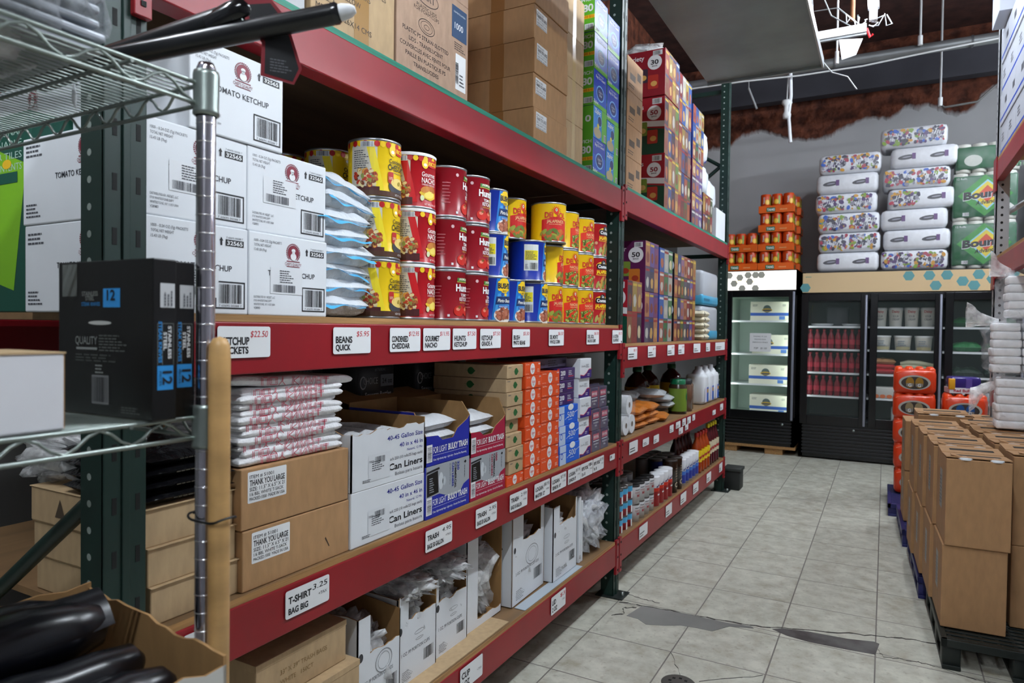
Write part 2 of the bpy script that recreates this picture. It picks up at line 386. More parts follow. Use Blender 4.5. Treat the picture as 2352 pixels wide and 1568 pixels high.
def wall_material(c_low, zline, amp, axis):
    m = bpy.data.materials.new('wall_foam_edge'); m.use_nodes = True; nt = m.node_tree; b = nt.nodes['Principled BSDF']; L = nt.links.new
    tc = nd(nt, 'ShaderNodeTexCoord'); sp = nd(nt, 'ShaderNodeSeparateXYZ'); L(tc.outputs['Object'], sp.inputs[0])
    mp = nd(nt, 'ShaderNodeMapping'); mp.inputs['Scale'].default_value = (1, 1, .35); L(tc.outputs['Object'], mp.inputs[0])
    n = nd(nt, 'ShaderNodeTexNoise'); n.inputs['Scale'].default_value = 1.3; n.inputs['Detail'].default_value = 7; L(mp.outputs[0], n.inputs['Vector'])
    def mth(op, a, bb):
        k = nd(nt, 'ShaderNodeMath', operation=op)
        for i, q in enumerate((a, bb)):
            if isinstance(q, (int, float)): k.inputs[i].default_value = q
            else: L(q, k.inputs[i])
        return k.outputs[0]
    h = mth('ADD', sp.outputs['Z'], mth('MULTIPLY', mth('SUBTRACT', n.outputs['Fac'], .5), amp))
    if axis: h = mth('ADD', h, mth('MULTIPLY', sp.outputs['X'], -.12))
    rp = nd(nt, 'ShaderNodeMapRange'); rp.inputs['From Min'].default_value = zline-.03; rp.inputs['From Max'].default_value = zline+.03; L(h, rp.inputs['Value'])
    n2 = nd(nt, 'ShaderNodeTexNoise'); n2.inputs['Scale'].default_value = 9; n2.inputs['Detail'].default_value = 9; L(tc.outputs['Object'], n2.inputs['Vector'])
    cr = nd(nt, 'ShaderNodeValToRGB'); e = cr.color_ramp.elements; e[0].position = .35; e[0].color = hx('#40221a'); e[1].position = .7; e[1].color = hx('#7c4733'); L(n2.outputs['Fac'], cr.inputs[0])
    n3 = nd(nt, 'ShaderNodeTexNoise'); n3.inputs['Scale'].default_value = 2; n3.inputs['Detail'].default_value = 6; L(tc.outputs['Object'], n3.inputs['Vector'])
    c = hx(c_low); cl = nd(nt, 'ShaderNodeValToRGB'); cl.color_ramp.elements[0].color = (c[0]*.8, c[1]*.8, c[2]*.8, 1); cl.color_ramp.elements[1].color = c; L(n3.outputs['Fac'], cl.inputs[0])
    mx = nd(nt, 'ShaderNodeMix', data_type='RGBA'); L(rp.outputs[0], mx.inputs['Factor']); L(cl.outputs[0], mx.inputs['A']); L(cr.outputs[0], mx.inputs['B']); L(mx.outputs['Result'], b.inputs['Base Color'])
    bp = nd(nt, 'ShaderNodeBump'); bp.inputs['Distance'].default_value = .06; L(mth('MULTIPLY', n2.outputs['Fac'], rp.outputs[0]), bp.inputs['Height']); L(bp.outputs[0], b.inputs['Normal'])
    b.inputs['Roughness'].default_value = .75; b.inputs['Specular IOR Level'].default_value = .25
    return m
q = MB(); q.box(XL, XR, YB, YB+.12, 0, ZC, wall_material('#c0c1c3', 4.08, 1.1, True)); struct('wall_back', q)
q = MB(); q.box(XL-.12, XL, YF, YB, 0, ZC, wall_material('#6b6a68', 2.9, .5, False)); struct('wall_left', q)
q = MB(); q.box(XR, XR+.12, YF, YB, 0, ZC, M('#8d8c90', .7, kind='dirt')); struct('wall_right', q)
q = MB(); q.box(XL, XR, YF-.12, YF, 0, ZC, M('#8d8c90', .7, kind='dirt')); struct('wall_front', q)
q = MB(); q.box(XL, XR, YF, YB, ZC, ZC+.1, M('#4a2a24', .85, kind='foam')); struct('ceiling', q)

# ------------------------------------------------------------------ ceiling fittings
TUBEM = M('#e8f1f9', .4, emit=TUBE); FIX = M('#c9ccd0', .4, kind='white')
tl = [('lit fluorescent tube on a white channel beside the metal duct', 1), ('lit fluorescent tube fixture over the near end of the aisle', 2), ('lit fluorescent tube fixture hanging by the shop entrance', 3), ('added unseen tube lamp brightening the back of the shop, left of two', 4), ('added unseen tube lamp brightening the back of the shop, right of two', 8), ('lit fluorescent tube fixture above the right-hand rack', 5), ('lit fluorescent tube fixture over the wire shelving', 6), ('added unseen tube lamp brightening the back wall from the right', 7)]  # lamps by the refrigerators are unseen, added to light the back wall
for (x, y, z, ln), (lb, k) in zip(TUBES, tl):
    t = thing('tube_lamp', lb, 'lamp', (x, y, z), 0)
    b = MB(); b.tube([(0, 0, 0), (0, ln, 0)], .019, TUBEM if k > 1 else M('#e8f1f9', .4, emit=TUBE*.5), 10); b.build('lamp_tube', t)
    for yy in (-.02, ln-.02): b = MB(); b.box(-.025, .025, yy, yy+.04, -.03, .07, FIX, .004); b.build('lamp_holder', t)
    b = MB(); b.box(-.035, .035, -.05, ln+.05, .06, .085, FIX, .003); b.build('channel', t)
    for yy in (.15, ln-.15): b = MB(); b.tube([(0, yy, .08), (0, yy, ZC-z)], .004, M('#8a8c8e', .5, .5), 6); b.build('hanging_rod', t)
q = MB(); q.box(-.38, .02, -.025, .025, 0, .055, M('#b9bcc0', .45)); q.box(-.38, .02, -.012, .012, -.015, 0, M('#7e8184', .5)); 
sb = one('bare_batten', 'short pale metal channel stub at the end of the lit tube', 'bracket', q, (1.08, 5.31, 3.52))
q = MB()
rg = random.Random(3)
for k in range(5):
    pts = [(1.03+rg.uniform(-.03, .1), 5.34+rg.uniform(-.03, .03), 3.58)]
    for j in range(5): pts.append((pts[-1][0]+rg.uniform(-.04, .05), pts[-1][1]+rg.uniform(-.03, .03), 3.58+rg.uniform(-.02, .09)))
    q.tube(pts, .0045, M('#c4c6ca', .5), 6)
q.tube([(1.10, 5.34, 3.56), (1.12, 5.36, 3.50), (1.14, 5.36, 3.52)], .009, M('#c01822', .5), 6)
one('wire_bundle', 'tangle of white wires at the end of the lit tube', 'wires', q)
q = MB(); q.grid(lambda a, b: Vector((.93+.15*a-.06*b*(a-.3), 5.30+.04*b, 3.50-.13*b*(1-.3*a)-.02*a)), 6, 5, M('#dfe2e6', .6))
one('paper_tag', 'white paper tag dangling under the channel stub', 'tag', q)
# metal duct
DUCT = M('#97a3a6', .42, .55, kind='brushed')
q = MB(); q.box(.25, .905, 1.9, 4.34, 3.0, 3.03, DUCT, .004); 
t = thing('metal_duct', 'large galvanised sheet metal panel hanging above the aisle', 'duct', (0, 0, 0))
q.build('duct_body', t)
q = MB(); q.box(.25, .905, 4.335, 4.35, 2.985, 3.04, DUCT); q.box(.903, .912, 1.9, 4.35, 2.985, 3.04, M('#c9cdd0', .3, .6)); q.build('duct_flange', t)
q = MB()
for yy in (2.3, 4.1):
    for xx in (.3, .86): q.tube([(xx, yy, 3.03), (xx, yy, ZC)], .006, STEEL, 6)
q.build('hanger_rod', t)
# pipe along the back, dark beam behind it
PIPE = M('#8f9294', .4, .5, kind='dirt')
q = MB(); q.tube([(XL, 8.0, 4.30), (XR, 8.0, 4.30)], .052, PIPE, 14)
for xx in (.72, 1.93): q.tube([(xx, 8.0, 4.30), (xx+.02, 8.0, 4.30)], .06, M('#4c4d50', .5), 14)
one('water_pipe', 'long grey pipe running across below the ceiling', 'pipe', q)
q = MB(); q.tube([(XL+2.9*k/10*2.05, 7.88, 4.19+.03*math.sin(k*1.3)+.05*k/10) for k in range(11)], .009, M('#d6d8da', .5), 6)
one('white_cable', 'thin white cable slung beneath the long pipe', 'cable', q)
q = MB(); q.box(XL, XR, 9.38, 9.54, 4.42, 4.73, M('#3a3a42', .7, kind='dirt')); q.box(XL, XR, 9.32, 9.60, 4.73, 4.77, M('#3a3a42', .7, kind='dirt'))
struct('trim_2', q)
q = MB(); q.box(XL, XR, 6.3, 6.5, 4.75, ZC, M('#5a5a62', .7, kind='dirt')); struct('trim_3', q)
for nm, lb, x, y, z0, z1, r in (('hanging_conduit', 'thin white conduit drop with a coupling reaching the long pipe', 1.50, 7.9, 4.33, ZC, .011), ('hanging_conduit', 'white conduit stub between the duct and the lit tube', .90, 5.6, 3.46, ZC, .007), ('hanging_conduit', 'grey conduit dropping behind the long pipe at the right', 1.72, 8.6, 3.9, ZC, .011)):
    q = MB(); q.tube([(x, y, z0), (x, y, z1)], r, M('#b9bbbd', .5), 8); q.tube([(x, y, z0-.02), (x, y, z0+.07)], r*2, M('#d4d6d8', .5), 8)
    one(nm, lb, 'conduit', q)
q = MB(); q.tube([(1.72, 8.6, 3.9), (1.76, 8.6, 3.86), (2.05, 8.6, 3.88), (2.2, 8.6, 4.02), (2.4, 8.6, 4.16)], .012, M('#5c5b5a', .6), 8)
one('bent_conduit', 'dark curved conduit against the brown wall at the right', 'conduit', q)
for k, (pts, lb) in enumerate((([(.95, 5.6, 4.3), (.8, 5.6, 3.95), (.86, 5.55, 3.78), (1.02, 5.4, 3.60)], 'looping pale wire falling to the tube end'), ([(.7, 5.7, 4.3), (.72, 5.7, 3.9), (.9, 5.6, 3.85), (1.05, 5.4, 3.62)], 'second pale wire curling out beside the duct'), ([(.80, 5.33, 3.52), (.80, 5.36, 3.42), (.88, 5.45, 3.33), (.98, 5.5, 3.30), (1.04, 5.5, 3.2)], 'short grey wire curling below the channel stub'))):
    q = MB(); q.tube(pts, .005, M('#9a9c9f', .5), 6); one('loose_wire', lb, 'wire', q)
q = MB(); q.tube([(.30, 7.95, 4.27), (.31, 7.94, 4.0), (.29, 7.94, 3.8), (.305, 7.94, 3.61), (.315, 7.94, 3.50)], .018, M('#dfe2e8', .45), 8)
one('white_strip', 'white plastic strip dangling from the pipe over the coolers', 'strip', q)
q = MB(); q.lathe([(0, .03), (.05, .03), (.055, 0), (.03, -.03), (.03, -.09), (.045, -.12), (.04, -.16), (0, -.17)], M('#d6d8da', .45), .27, 7.95, 3.93, 14); q.tube([(.27, 7.95, 3.95), (.27, 8.0, 4.26)], .008, M('#d6d8da', .5), 6)
one('motion_sensor', 'small white sensor hanging beside the dangling strip', 'sensor', q)
q = MB(); q.tube([(-.14, 8.0, 4.17), (-.05, 8.0, 3.93)], .012, M('#8f9092', .5), 8); q.tube([(-.14, 8.0, 4.17), (-.14, 8.0, 4.27)], .006, M('#8f9092', .5), 6)
one('slanted_rod', 'short slanted grey rod hanging from the pipe by the green post', 'rod', q)
q = MB(); q.lathe([(.035, 0), (.035, -.5), (.028, -.56), (.018, -.75), (.018, -1.2)], M('#8a5a35', .7, kind='foam'), .98, 6.0, 5.1, 12)
one('rusty_stub', 'rusty pipe stub pointing down from the ceiling', 'pipe', q)

# ------------------------------------------------------------------ pallet rack
def post(mb, y0, z1, x_front, x_back, side_holes=True):
    mb.box(x_back, x_front-.002, y0, y0+.006, .0, z1, GREEN); mb.box(x_back, x_front-.002, y0+.078, y0+.084, .0, z1, GREEN)
    mb.box(x_front-.008, x_front, y0, y0+.084, 0, z1, GREEN, .002)
    mb.box(x_front-.002, x_front+.004, y0+.034, y0+.05, 0, z1, GREEN, .002)
    z = .08
    while z < z1-.05:
        for yy in (y0+.016, y0+.062): mb.box(x_front-.004, x_front+.0006, yy, yy+.009, z, z+.032, HOLE_SHADE)
        z += .0508*2 if True else 0
    if side_holes:
        z = .1
        while z < z1-.05:
            fr = Fl((x_front-.045, y0, z), (1, 0, 0), (0, 0, 1)); mb.ell(fr, 0, 0, .007, .007, M('#8b9690', .7), 1, 10)
            fr = Fl((x_front-.045, y0+.084, z), (-1, 0, 0), (0, 0, 1)); mb.ell(fr, 0, 0, .006, .006, HOLE_SHADE, 1, 10); z += .0508
rack = thing('pallet_rack', 'green and red pallet rack running along the left of the aisle', 'rack', (0, 0, 0))
PY = [.745, 3.505, 6.325]
for y0 in PY:
    b = MB(); post(b, y0, 3.72, -.012, -.085); b.build('front_post', rack)
    b = MB(); b.box(-1.10, -1.03, y0, y0+.084, 0, 3.72, GREEN, .003); b.build('rear_post', rack)
    b = MB(); b.box(-.11, .045, y0-.02, y0+.104, 0, .008, M('#1c2422', .5), .002); b.lathe([(.009, .0), (.009, .02), (0, .02)], STEEL, .025, y0+.042, .005, 8); b.build('foot_plate', rack)
    for z in (.15, 2.12, 3.6): b = MB(); b.box(-1.03, -.085, y0+.025, y0+.06, z, z+.035, GREEN); b.build('side_strut', rack)
    for za, zb in ((.16, .12), (.47, 1.13), (2.2, 2.95), (3.55, 2.95)): b = MB(); b.tube([(-1.03, y0+.042, za), (-.085, y0+.042, zb)], .017, GREEN, 6); b.build('side_brace', rack)
def beam(y0, y1, zt, h, xf=0.0):
    b = MB(); b.box(xf-.04, xf, y0, y1, zt-h, zt, RED, .003); b.box(xf-.055, xf-.035, y0, y1, zt-h, zt-.03, RED, .002)
    o = b.build('shelf_beam', rack)
    for yy, s in ((y0, 1), (y1, -1)):
        c = MB(); c.box(xf-.012, xf+.004, yy-.036*(s > 0), yy+.036*(s < 0), zt-h-.05, zt+.02, RED, .002)
        for k in range(3): c.lathe([(.006, 0), (.006, .006), (0, .006)], HOLE_SHADE, n=8) if False else c.box(xf+.003, xf+.006, yy-s*.018-.005, yy-s*.018+.005, zt-h-.03+k*.07, zt-h-.02+k*.07, HOLE_SHADE)
        c.build('beam_connector', o)
    b = MB(); b.box(-1.10, -1.06, y0, y1, zt-h, zt, RED, .003); b.build('rear_beam', rack)
B1 = (PY[0]+.084, PY[1]); B2 = (PY[1]+.084, PY[2])
Z1 = (.292, .8285, 1.4636, 2.208); Z2 = (.296, .8326, 1.364, 2.2265)
for zt in Z1: beam(B1[0], B1[1], zt, .117)
for zt in Z2: beam(B2[0], B2[1], zt, .121)
def board(lb, y0, y1, z, me, mt=PLYTOP, x0=-1.05, x1=-.004):
    b = MB(); b.box(x0, x1, y0, y1, z, z+.016, mt); b.box(x1-.0005, x1+.0012, y0, y1, z+.0005, z+.0165, me)
    return one('shelf_board', lb, 'shelf board', b)
PT = .0165
board('worn plywood board of the lowest shelf under the portion cup boxes', B1[0]+.01, B1[1]-.01, Z1[0], PLY)
board('plywood board under the trash bag and foil boxes', B1[0]+.01, B1[1]-.01, Z1[1], PLY)
board('plywood board under the large food cans', B1[0]+.01, B1[1]-.01, Z1[2], PLY)
board('teal-edged plywood board under the upper cartons', B1[0]+.01, B1[1]-.01, Z1[3], TEAL, M('#6e553d', .7, kind='wood'))
board('plywood board of the far lowest shelf under canned milk', B2[0]+.01, B2[1]-.01, Z2[0], PLY)
board('plywood board of the far shelf under the orange bags', B2[0]+.01, B2[1]-.01, Z2[1], PLY)
board('plywood board of the far shelf under the chip boxes', B2[0]+.01, B2[1]-.01, Z2[2], PLY)
board('plywood board of the far upper shelf under the chip cartons', B2[0]+.01, B2[1]-.01, Z2[3], TEAL, M('#6e553d', .7, kind='wood'))
S1 = [z+PT for z in Z1]; S2 = [z+PT for z in Z2]
# rack beyond the far end seen past the post: small black corner block
q = MB(); q.box(-.02, .12, 6.44, 6.62, 0, .17, M('#1d201f', .6), .01); q.box(-.03, .13, 6.43, 6.63, .17, .2, M('#2c302e', .6), .006)
one('plastic_crate', 'low dark plastic block on the floor at the end of the rack', 'crate', q)
# ================================================================== BAY ONE, CAN SHELF
def price_tag(lb, y0, y1, zt, a, b='', pr='', h=.07, red=True, tax=False, x=0.0035, sz=1.0, tilt=0.0):
    w = y1-y0; q = MB(); fr = Fl((.0, 0, 0), (0, 1, 0), (0, 0, 1))
    q.rect(fr, 0, 0, w, h, PAPER, 0, .006); q.rect(fr, 0, 0, w, h, PAPER, 2.5, .006)
    big = h*.235*sz
    wa = text_tris(a, .012)[2]*big; mx = w*(.52 if (pr and not tax) else .6)
    if a != '~': q.txt(fr, a, w*.06, h*(.52 if tax else .42), big, INK, 4, w=min(wa*.92, mx), bold=.032)
    if b: wb = text_tris(b, .012)[2]*big*.9; q.txt(fr, b, w*.06, h*.14, big*.9, INK, 4, w=min(wb*.85, w*(.6 if tax else .66)), bold=.032)
    if a == '~': q.lines(fr, w*.08, h*.12, w*.6, h*.42, 2, INK, 4, seed=int(y0*100))
    if pr: q.txt(fr, pr, w*.94, h*.66, h*.2, M('#c22a38', .6) if red else INK, 4, w=w*.34, al='r', sh=.15)
    if tax: q.txt(fr, '+TAX', w*.94, h*.38, h*.11, INK2, 4, al='r', w=w*.2)
    o = one('price_tag', lb, 'price tag', q, (x, y0, zt-h)); o.rotation_euler = (tilt, 0, 0); return o
for a in ((.978, 1.121, 'KETCHUP', 'PACKETS', '$22.50'), (1.327, 1.473, 'BEANS', 'QUICK', '$5.95'), (1.557, 1.704, 'CONDENSED', 'CHEDDAR', '$12.95'), (1.719, 1.868, 'GOURMET', 'NACHO', '$11.95'), (1.883, 2.031, 'HUNTS', 'KETCHUP', '$7.50'), (2.057, 2.204, 'KETCHUP', 'GRADE A', '$7.50'), (2.294, 2.440, 'BUSH', 'PINTO BEANS', '$5.50'), (2.617, 2.770, 'DEL MONTE', 'WHOLE CORN', '$6.50'), (3.035, 3.194, 'DEL SOL', 'NACHO CHIPS', '$6.50'), (3.385, 3.541, 'LA COSTENA', 'JALAPENO', '$5.75')):
    price_tag('white shelf tag reading %s %s %s in red' % (a[2], a[3], a[4]) if a[2] not in ('HUNTS', 'BUSH', 'DEL MONTE', 'DEL SOL', 'LA COSTENA') else 'white shelf tag priced in red, reading %s' % a[3], a[0], a[1], 1.454, a[2], a[3], a[4])
MAR = M('#7d1f33', .5)
def seal(b, fr, cx, cy, r, l=2):
    """maroon scalloped quality seal"""
    for k in range(30):
        a = PI*2*k/30
        if math.sin(a) > -.75: b.ell(fr, cx+r*math.cos(a), cy+r*math.sin(a), r*.09, r*.09, MAR, l, 6)
    b.ell(fr, cx, cy, r*.86, r*.86, MAR, l+1, 24); b.ell(fr, cx, cy-r*.45, r*.45, r*.42, PAPER, l+2, 14); b.ell(fr, cx, cy+r*.25, r*.3, r*.22, PAPER, l+2, 12); b.rect(fr, cx-r*.2, cy-r*.2, cx+r*.2, cy+r*.2, PAPER, l+2)
    b.rect(fr, cx-r, cy-r*1.05, cx+r, cy-r*.95, MAR, l); b.rect(fr, cx-r, cy-r*1.65, cx+r, cy-r*1.57, MAR, l)
    b.txt(fr, "CHEF'S QUALITY", cx, cy-r*1.5, r*.34, MAR, l, w=r*2.5, al='c')
def ketchup_print(b, d, w, h):
    fr = fF(d, w)
    for k, s_ in enumerate(('1000 - 0.24 OZ (7g) PACKETS', 'TOTAL NET WEIGHT', '15.43 LB (7kg)')): b.txt(fr, s_, .014, h-.022-.0105*k, .0058, INK2, 2, w=[.082, .05, .036][k])
    seal(b, fr, w*.535, h*.80, .021)
    b.txt(fr, 'TOMATO KETCHUP', w*.22, h*.49, .0125, M('#20222e', .5), 2, w=.150, bold=.008)
    b.rect(fr, w-.060, h-.042, w-.012, h-.028, INK, 2); b.txt(fr, '32565', w-.036, h-.0395, .0088, PAPER, 3, w=.041, al='c', bold=.02)
    b.txt(fr, '7 60695 00288 7', w-.036, h-.0255, .004, INK2, 2, w=.044, al='c')
    b.dec(fr, [(w-.076, h-.032), (w-.066, h-.032), (w-.071, h-.024)], INK, 2); b.rect(fr, w-.0735, h-.042, w-.0685, h-.032, INK, 2)
    x0, y0, x1, y1 = w-.086, .012, w-.008, .072
    for r_ in ((x0, y0, x1, y0+.003), (x0, y1-.003, x1, y1), (x0, y0, x0+.003, y1), (x1-.003, y0, x1, y1)): b.rect(fr, *r_, INK, 2)
    b.bar(fr, x0+.010, y0+.012, .058, .042, INK, 2, 24); b.txt(fr, '7 60695 00288 7', (x0+x1)/2, y0+.0045, .0045, INK2, 2, w=.06, al='c')
    for k, s_ in enumerate(('DISTRIBUTED BY: REDJET, LLC', '1710 WHITESTONE EXPY', 'WHITESTONE, NY 11357-3004', 'V28983')): b.txt(fr, s_, .014, .040-.0085*k, .0050, INK2, 2, w=[.062, .052, .062, .018][k])
    fl = fL(d, w); b.txt(fl, 'TOMATO KETCHUP', d*.3, h*.49, .0125, M('#20222e', .5), 2, w=.150, bold=.008); seal(b, fl, d*.55, h*.80, .021); b.lines(fl, .014, h-.045, .08, .03, 3); b.lines(fl, .014, .014, .06, .034, 4)
def ketchup_sticker(x, z):
    def f_(q, d, w, h):
        fr = fF(d, w); q.rect(fr, x, z, x+.10, z+.062, M('#dcdfe3', .4), 3)
        q.lines(fr, x+.028, z+.026, .045, .032, 6, l=5); q.bar(fr, x+.008, z+.004, .07, .018, INK2, 5, 30)
    return f_
kw, kh, kd = .248, .192, .43
kp = [(1.072-.248, 0, 'white ketchup carton, bottom row beside the green post', (.07, .035)), (1.073, 0, 'white ketchup carton with red pen mark, bottom row beside the foil bags', (.062, .052)),
      (1.072-.249, 1, 'white ketchup carton behind the chrome post, middle row by the green post', (.055, .055)), (1.072, 1, 'white ketchup carton, middle row beside the top foil bag', (.045, .07)),
      (.925, 2, 'white ketchup carton alone on top of its stack, lettering uncovered', None)]
for y0, lv, lb, stk in kp:
    carton('ketchup_carton', lb, 'carton', kd, kw, kh, WHITE, (-.015-kd/2-.004*(lv == 1), y0+kw/2, S1[2]+lv*(kh+.0008)), random.uniform(-.008, .008), 'white ketchup packet cartons', ketchup_print, None, .003, ketchup_sticker(*stk) if stk else None)
q = MB(); fr = Fl((0, 0, 0), (0, 1, 0), (0, 0, 1)); 
carton('ketchup_carton', 'white ketchup carton half hidden behind the top one', 'carton', kd, kw, kh, WHITE, (-.46-.2, 1.06, S1[2]+2*(kh+.0008)), 0, 'white ketchup packet cartons', ketchup_print)
# green product box far left
def gprint(b, d, w, h):
    fr = fL(d, w); w = d
    b.dec(fr, [(0, .12), (w*.8, .05), (w*.95, .34), (w*.45, .40), (0, .33)], M('#7ab51d', .45), 1)
    b.ell(fr, w*.35, .25, .05, .07, M('#16281c', .5), 2); b.rect(fr, w*.4, .30, w*.85, .325, M('#0c4f3e', .5), 3); b.ell(fr, w*.72, .345, .02, .011, M('#e6b820', .5), 3); b.ell(fr, w*.4, .33, .03, .022, M('#d8d8cf', .5), 3)
    for k, s_ in enumerate(('PROFESSIONAL', 'OBTAINABLE', 'ALL FOR TILES', 'FILLED CONTENTS')): b.txt(fr, s_, w*.9, h-.05-.027*k, .016, M('#a9c7ba', .5), 2, al='r', w=w*.6)
carton('product_box', 'dark green box with lime panel at the far left of the shelf', 'box', .36, .30, .46, M('#0d4b3c', .4), (-.455-.18, .84+.15, S1[2]), .0, None, gprint)
# foil bean bags
def bean_bag(seed, w=.215, d=.30, h=.074):
    b = MB(); b.pillow(w, d, h, M('#d3d7dc', .3, kind='crinkle'), seed, .3, 24, 18, 5)
    c = MB(); z = h*.5
    def fn(a, v): y = (a-.5)*w*.98; return Vector((d/2-.003+.010*v+.004*math.sin(a*9+seed), y, z-.002-(.010*v)*(.6+.5*math.sin(a*5+seed))-.012*(a-.2)**2+.004*math.sin(a*14+seed)))
    c.grid(fn, 14, 2, M('#4fb2e4', .35))
    return b, c
z = S1[2]
bl = ['bottom', 'second', 'third', 'fourth', 'fifth', 'sixth', 'seventh', 'topmost']
for k in range(8):
    t = thing('bean_bag', 'white and blue foil bag of beans, %s in its pile' % (bl[k]+(' from the bottom' if 0 < k < 7 else '')), 'bag', (-.185+random.uniform(-.012, .012), 1.405+[0, .01, .0, .012, -.008, -.01, .012, .006][k], z), random.uniform(-.06, .06)+(.12 if k > 5 else 0), 'foil bags of beans beside the ketchup cartons')
    b, c = bean_bag(k+1); b.build('bag_body', t); c.build('sealed_edge', t); t.rotation_euler[0] = [-.02, .03, -.05, .02, .05, .0, -.10, -.14][k]; z += .0455
# ---- large cans
CR, CH = .0785, .1745
LIDM = M('#a9adb2', .3, .9)
def can_body(side, r=CR, h=CH, ridges=True):
    b = MB(); p = [(0, .004), (r*.93, .004), (r*.95, 0), (r, .001), (r, .006), (r*.985, .008)]; n = len(p)
    p += [(r*.985, h-.008), (r, h-.006), (r, h-.001), (r*.95, h), (r*.93, h-.005), (0, h-.005)]
    ms = [LIDM]*(n-1)+[side]+[LIDM]*5
    b.lathe(p, side, n=40, mats=ms); return b
def plid(b, r=CR, h=CH): b.lathe([(r*1.01, h-.009), (r*1.02, h-.001), (r*.97, h+.002), (0, h+.002)], M('#dcdcdc', .35), n=36)
def beans(b, fr, cx, cy, rx, ry, cols, n, l=3, s=.007):
    rg = random.Random(4)
    for k in range(n):
        a, q = rg.uniform(0, 6.28), rg.uniform(0, 1)**.5
        b.ell(fr, cx+rx*q*math.cos(a), cy+ry*q*math.sin(a), s, s*.65, M(rg.choice(cols), .5), l+k*.05, 8, rg.uniform(0, 3))
def rico(b, fr, base, kind):
    c = {'y': '#efc816', 'r': '#b4101c'}[base]
    h = CH; A = fr.r
    # left recipe panel
    b.rect(fr, -.135, .03, -.052, h-.022, M('#cfcabc', .45), 1); b.lines(fr, -.125, .085, .05, .055, 9, l=2)
    b.dec(fr, [(-.052, .02), (-.03, .02), (-.062, h-.02), (-.085, h-.02)], M('#f4dc2c' if base == 'y' else '#c9161f', .4), 2)
    beans(b, fr, -.085, .06, .036, .026, ['#b5532b', '#d8a24e', '#e9d8a0', '#7c3a1c', '#c03a22', '#8f9a4a'], 55, 3, .008)
    b.rect(fr, -.135, .012, -.045, .034, M('#4a1a1c', .45), 3.5)
    # scalloped top
    for k in range(28): b.ell(fr, -.24+.017*k, h-.017, .0085, .009, M('#b8161c' if k % 2 else '#f0c51a', .4), 3, 10)
    b.bar(fr, -.10, h-.026, .036, .014, INK2, 5, 16, back=PAPER)
    x = .0
    b.ell(fr, x-.004, h-.032, .012, .016, M('#f3cb23', .4), 5); b.ell(fr, x-.004, h-.036, .006, .005, M('#f7f3e4', .4), 6); b.ell(fr, x+.029, h-.030, .026, .012, M('#c81d1c', .4), 5, 18, .08); b.txt(fr, 'RiCOS', x+.029, h-.0355, .0115, M('#f5cf2a', .4), 7, w=.038, al='c', bold=.03)
    if base == 'y':
        b.txt(fr, 'Condensed', x-.016, h-.068, .0125, M('#2b2414', .5), 5, w=.066, bold=.015); b.txt(fr, 'CHEDDAR', x-.02, h-.088, .0165, M('#2b2414', .5), 5, w=.075, bold=.02); b.rect(fr, x-.018, h-.0955, x+.05, h-.094, INK2, 5)
        b.rect(fr, x-.02, .050, x-.001, .080, M('#b92a25', .4), 6, .004); b.dec(fr, [(x-.02, .052), (x-.0105, .045), (x-.001, .052)], M('#b92a25', .4), 6); b.txt(fr, '50%', x-.0105, .058, .008, M('#f2e5c0', .4), 7, w=.014, al='c')
        b.ell(fr, x+.024, .040, .042, .026, M('#3f4148', .4), 5, 24); b.ell(fr, x+.026, .050, .036, .016, M('#eed278', .4), 6, 20); b.ell(fr, x+.024, .051, .009, .006, M('#a8923a', .4), 7, 10, .5)
        b.ell(fr, x+.042, .047, .008, .006, M('#b09a42', .4), 7, 10)
        b.rect(fr, -.24, .0085, .24, .023, M('#4a2c1c', .45), 8); b.txt(fr, 'NET WT. 107 OZ (6 LB 11 OZ)', x+.005, .0125, .006, PAPER, 9, w=.066)
    else:
        b.txt(fr, 'Gourmet', x-.016, h-.072, .0145, M('#f3e9e2', .4), 5, w=.058, bold=.015); b.txt(fr, 'NACHO', x-.016, h-.092, .0165, M('#f3e9e2', .4), 5, w=.06, bold=.02); b.txt(fr, 'CHEDDAR CHEESE SAUCE', x-.016, h-.1, .005, M('#f3e9e2', .4), 5, w=.058)
        b.ell(fr, x+.012, .050, .034, .020, M('#f0c43a', .4), 5, 22, 0, .08); b.ell(fr, x-.002, .062, .018, .010, M('#c98035', .4), 6, 14, .3); b.ell(fr, x+.026, .064, .017, .010, M('#b96c2c', .4), 6, 14, -.3); b.ell(fr, x+.014, .046, .022, .011, M('#f6dc6a', .4), 6, 16, .2); b.ell(fr, x-.014, .034, .007, .009, M('#dbe2b4', .4), 7, 10)
        b.txt(fr, 'NET WT. 6 LB 11 OZ', x-.006, .013, .006, M('#f3e9e2', .4), 5, w=.055)
def lab_ched(b): rico(b, Cy(0, 0, 0, CR*.986, 0), 'y', 0)
def lab_gour(b):
    fr = Cy(0, 0, 0, CR*.986, 0); rico(b, fr, 'r', 0); plid(b)
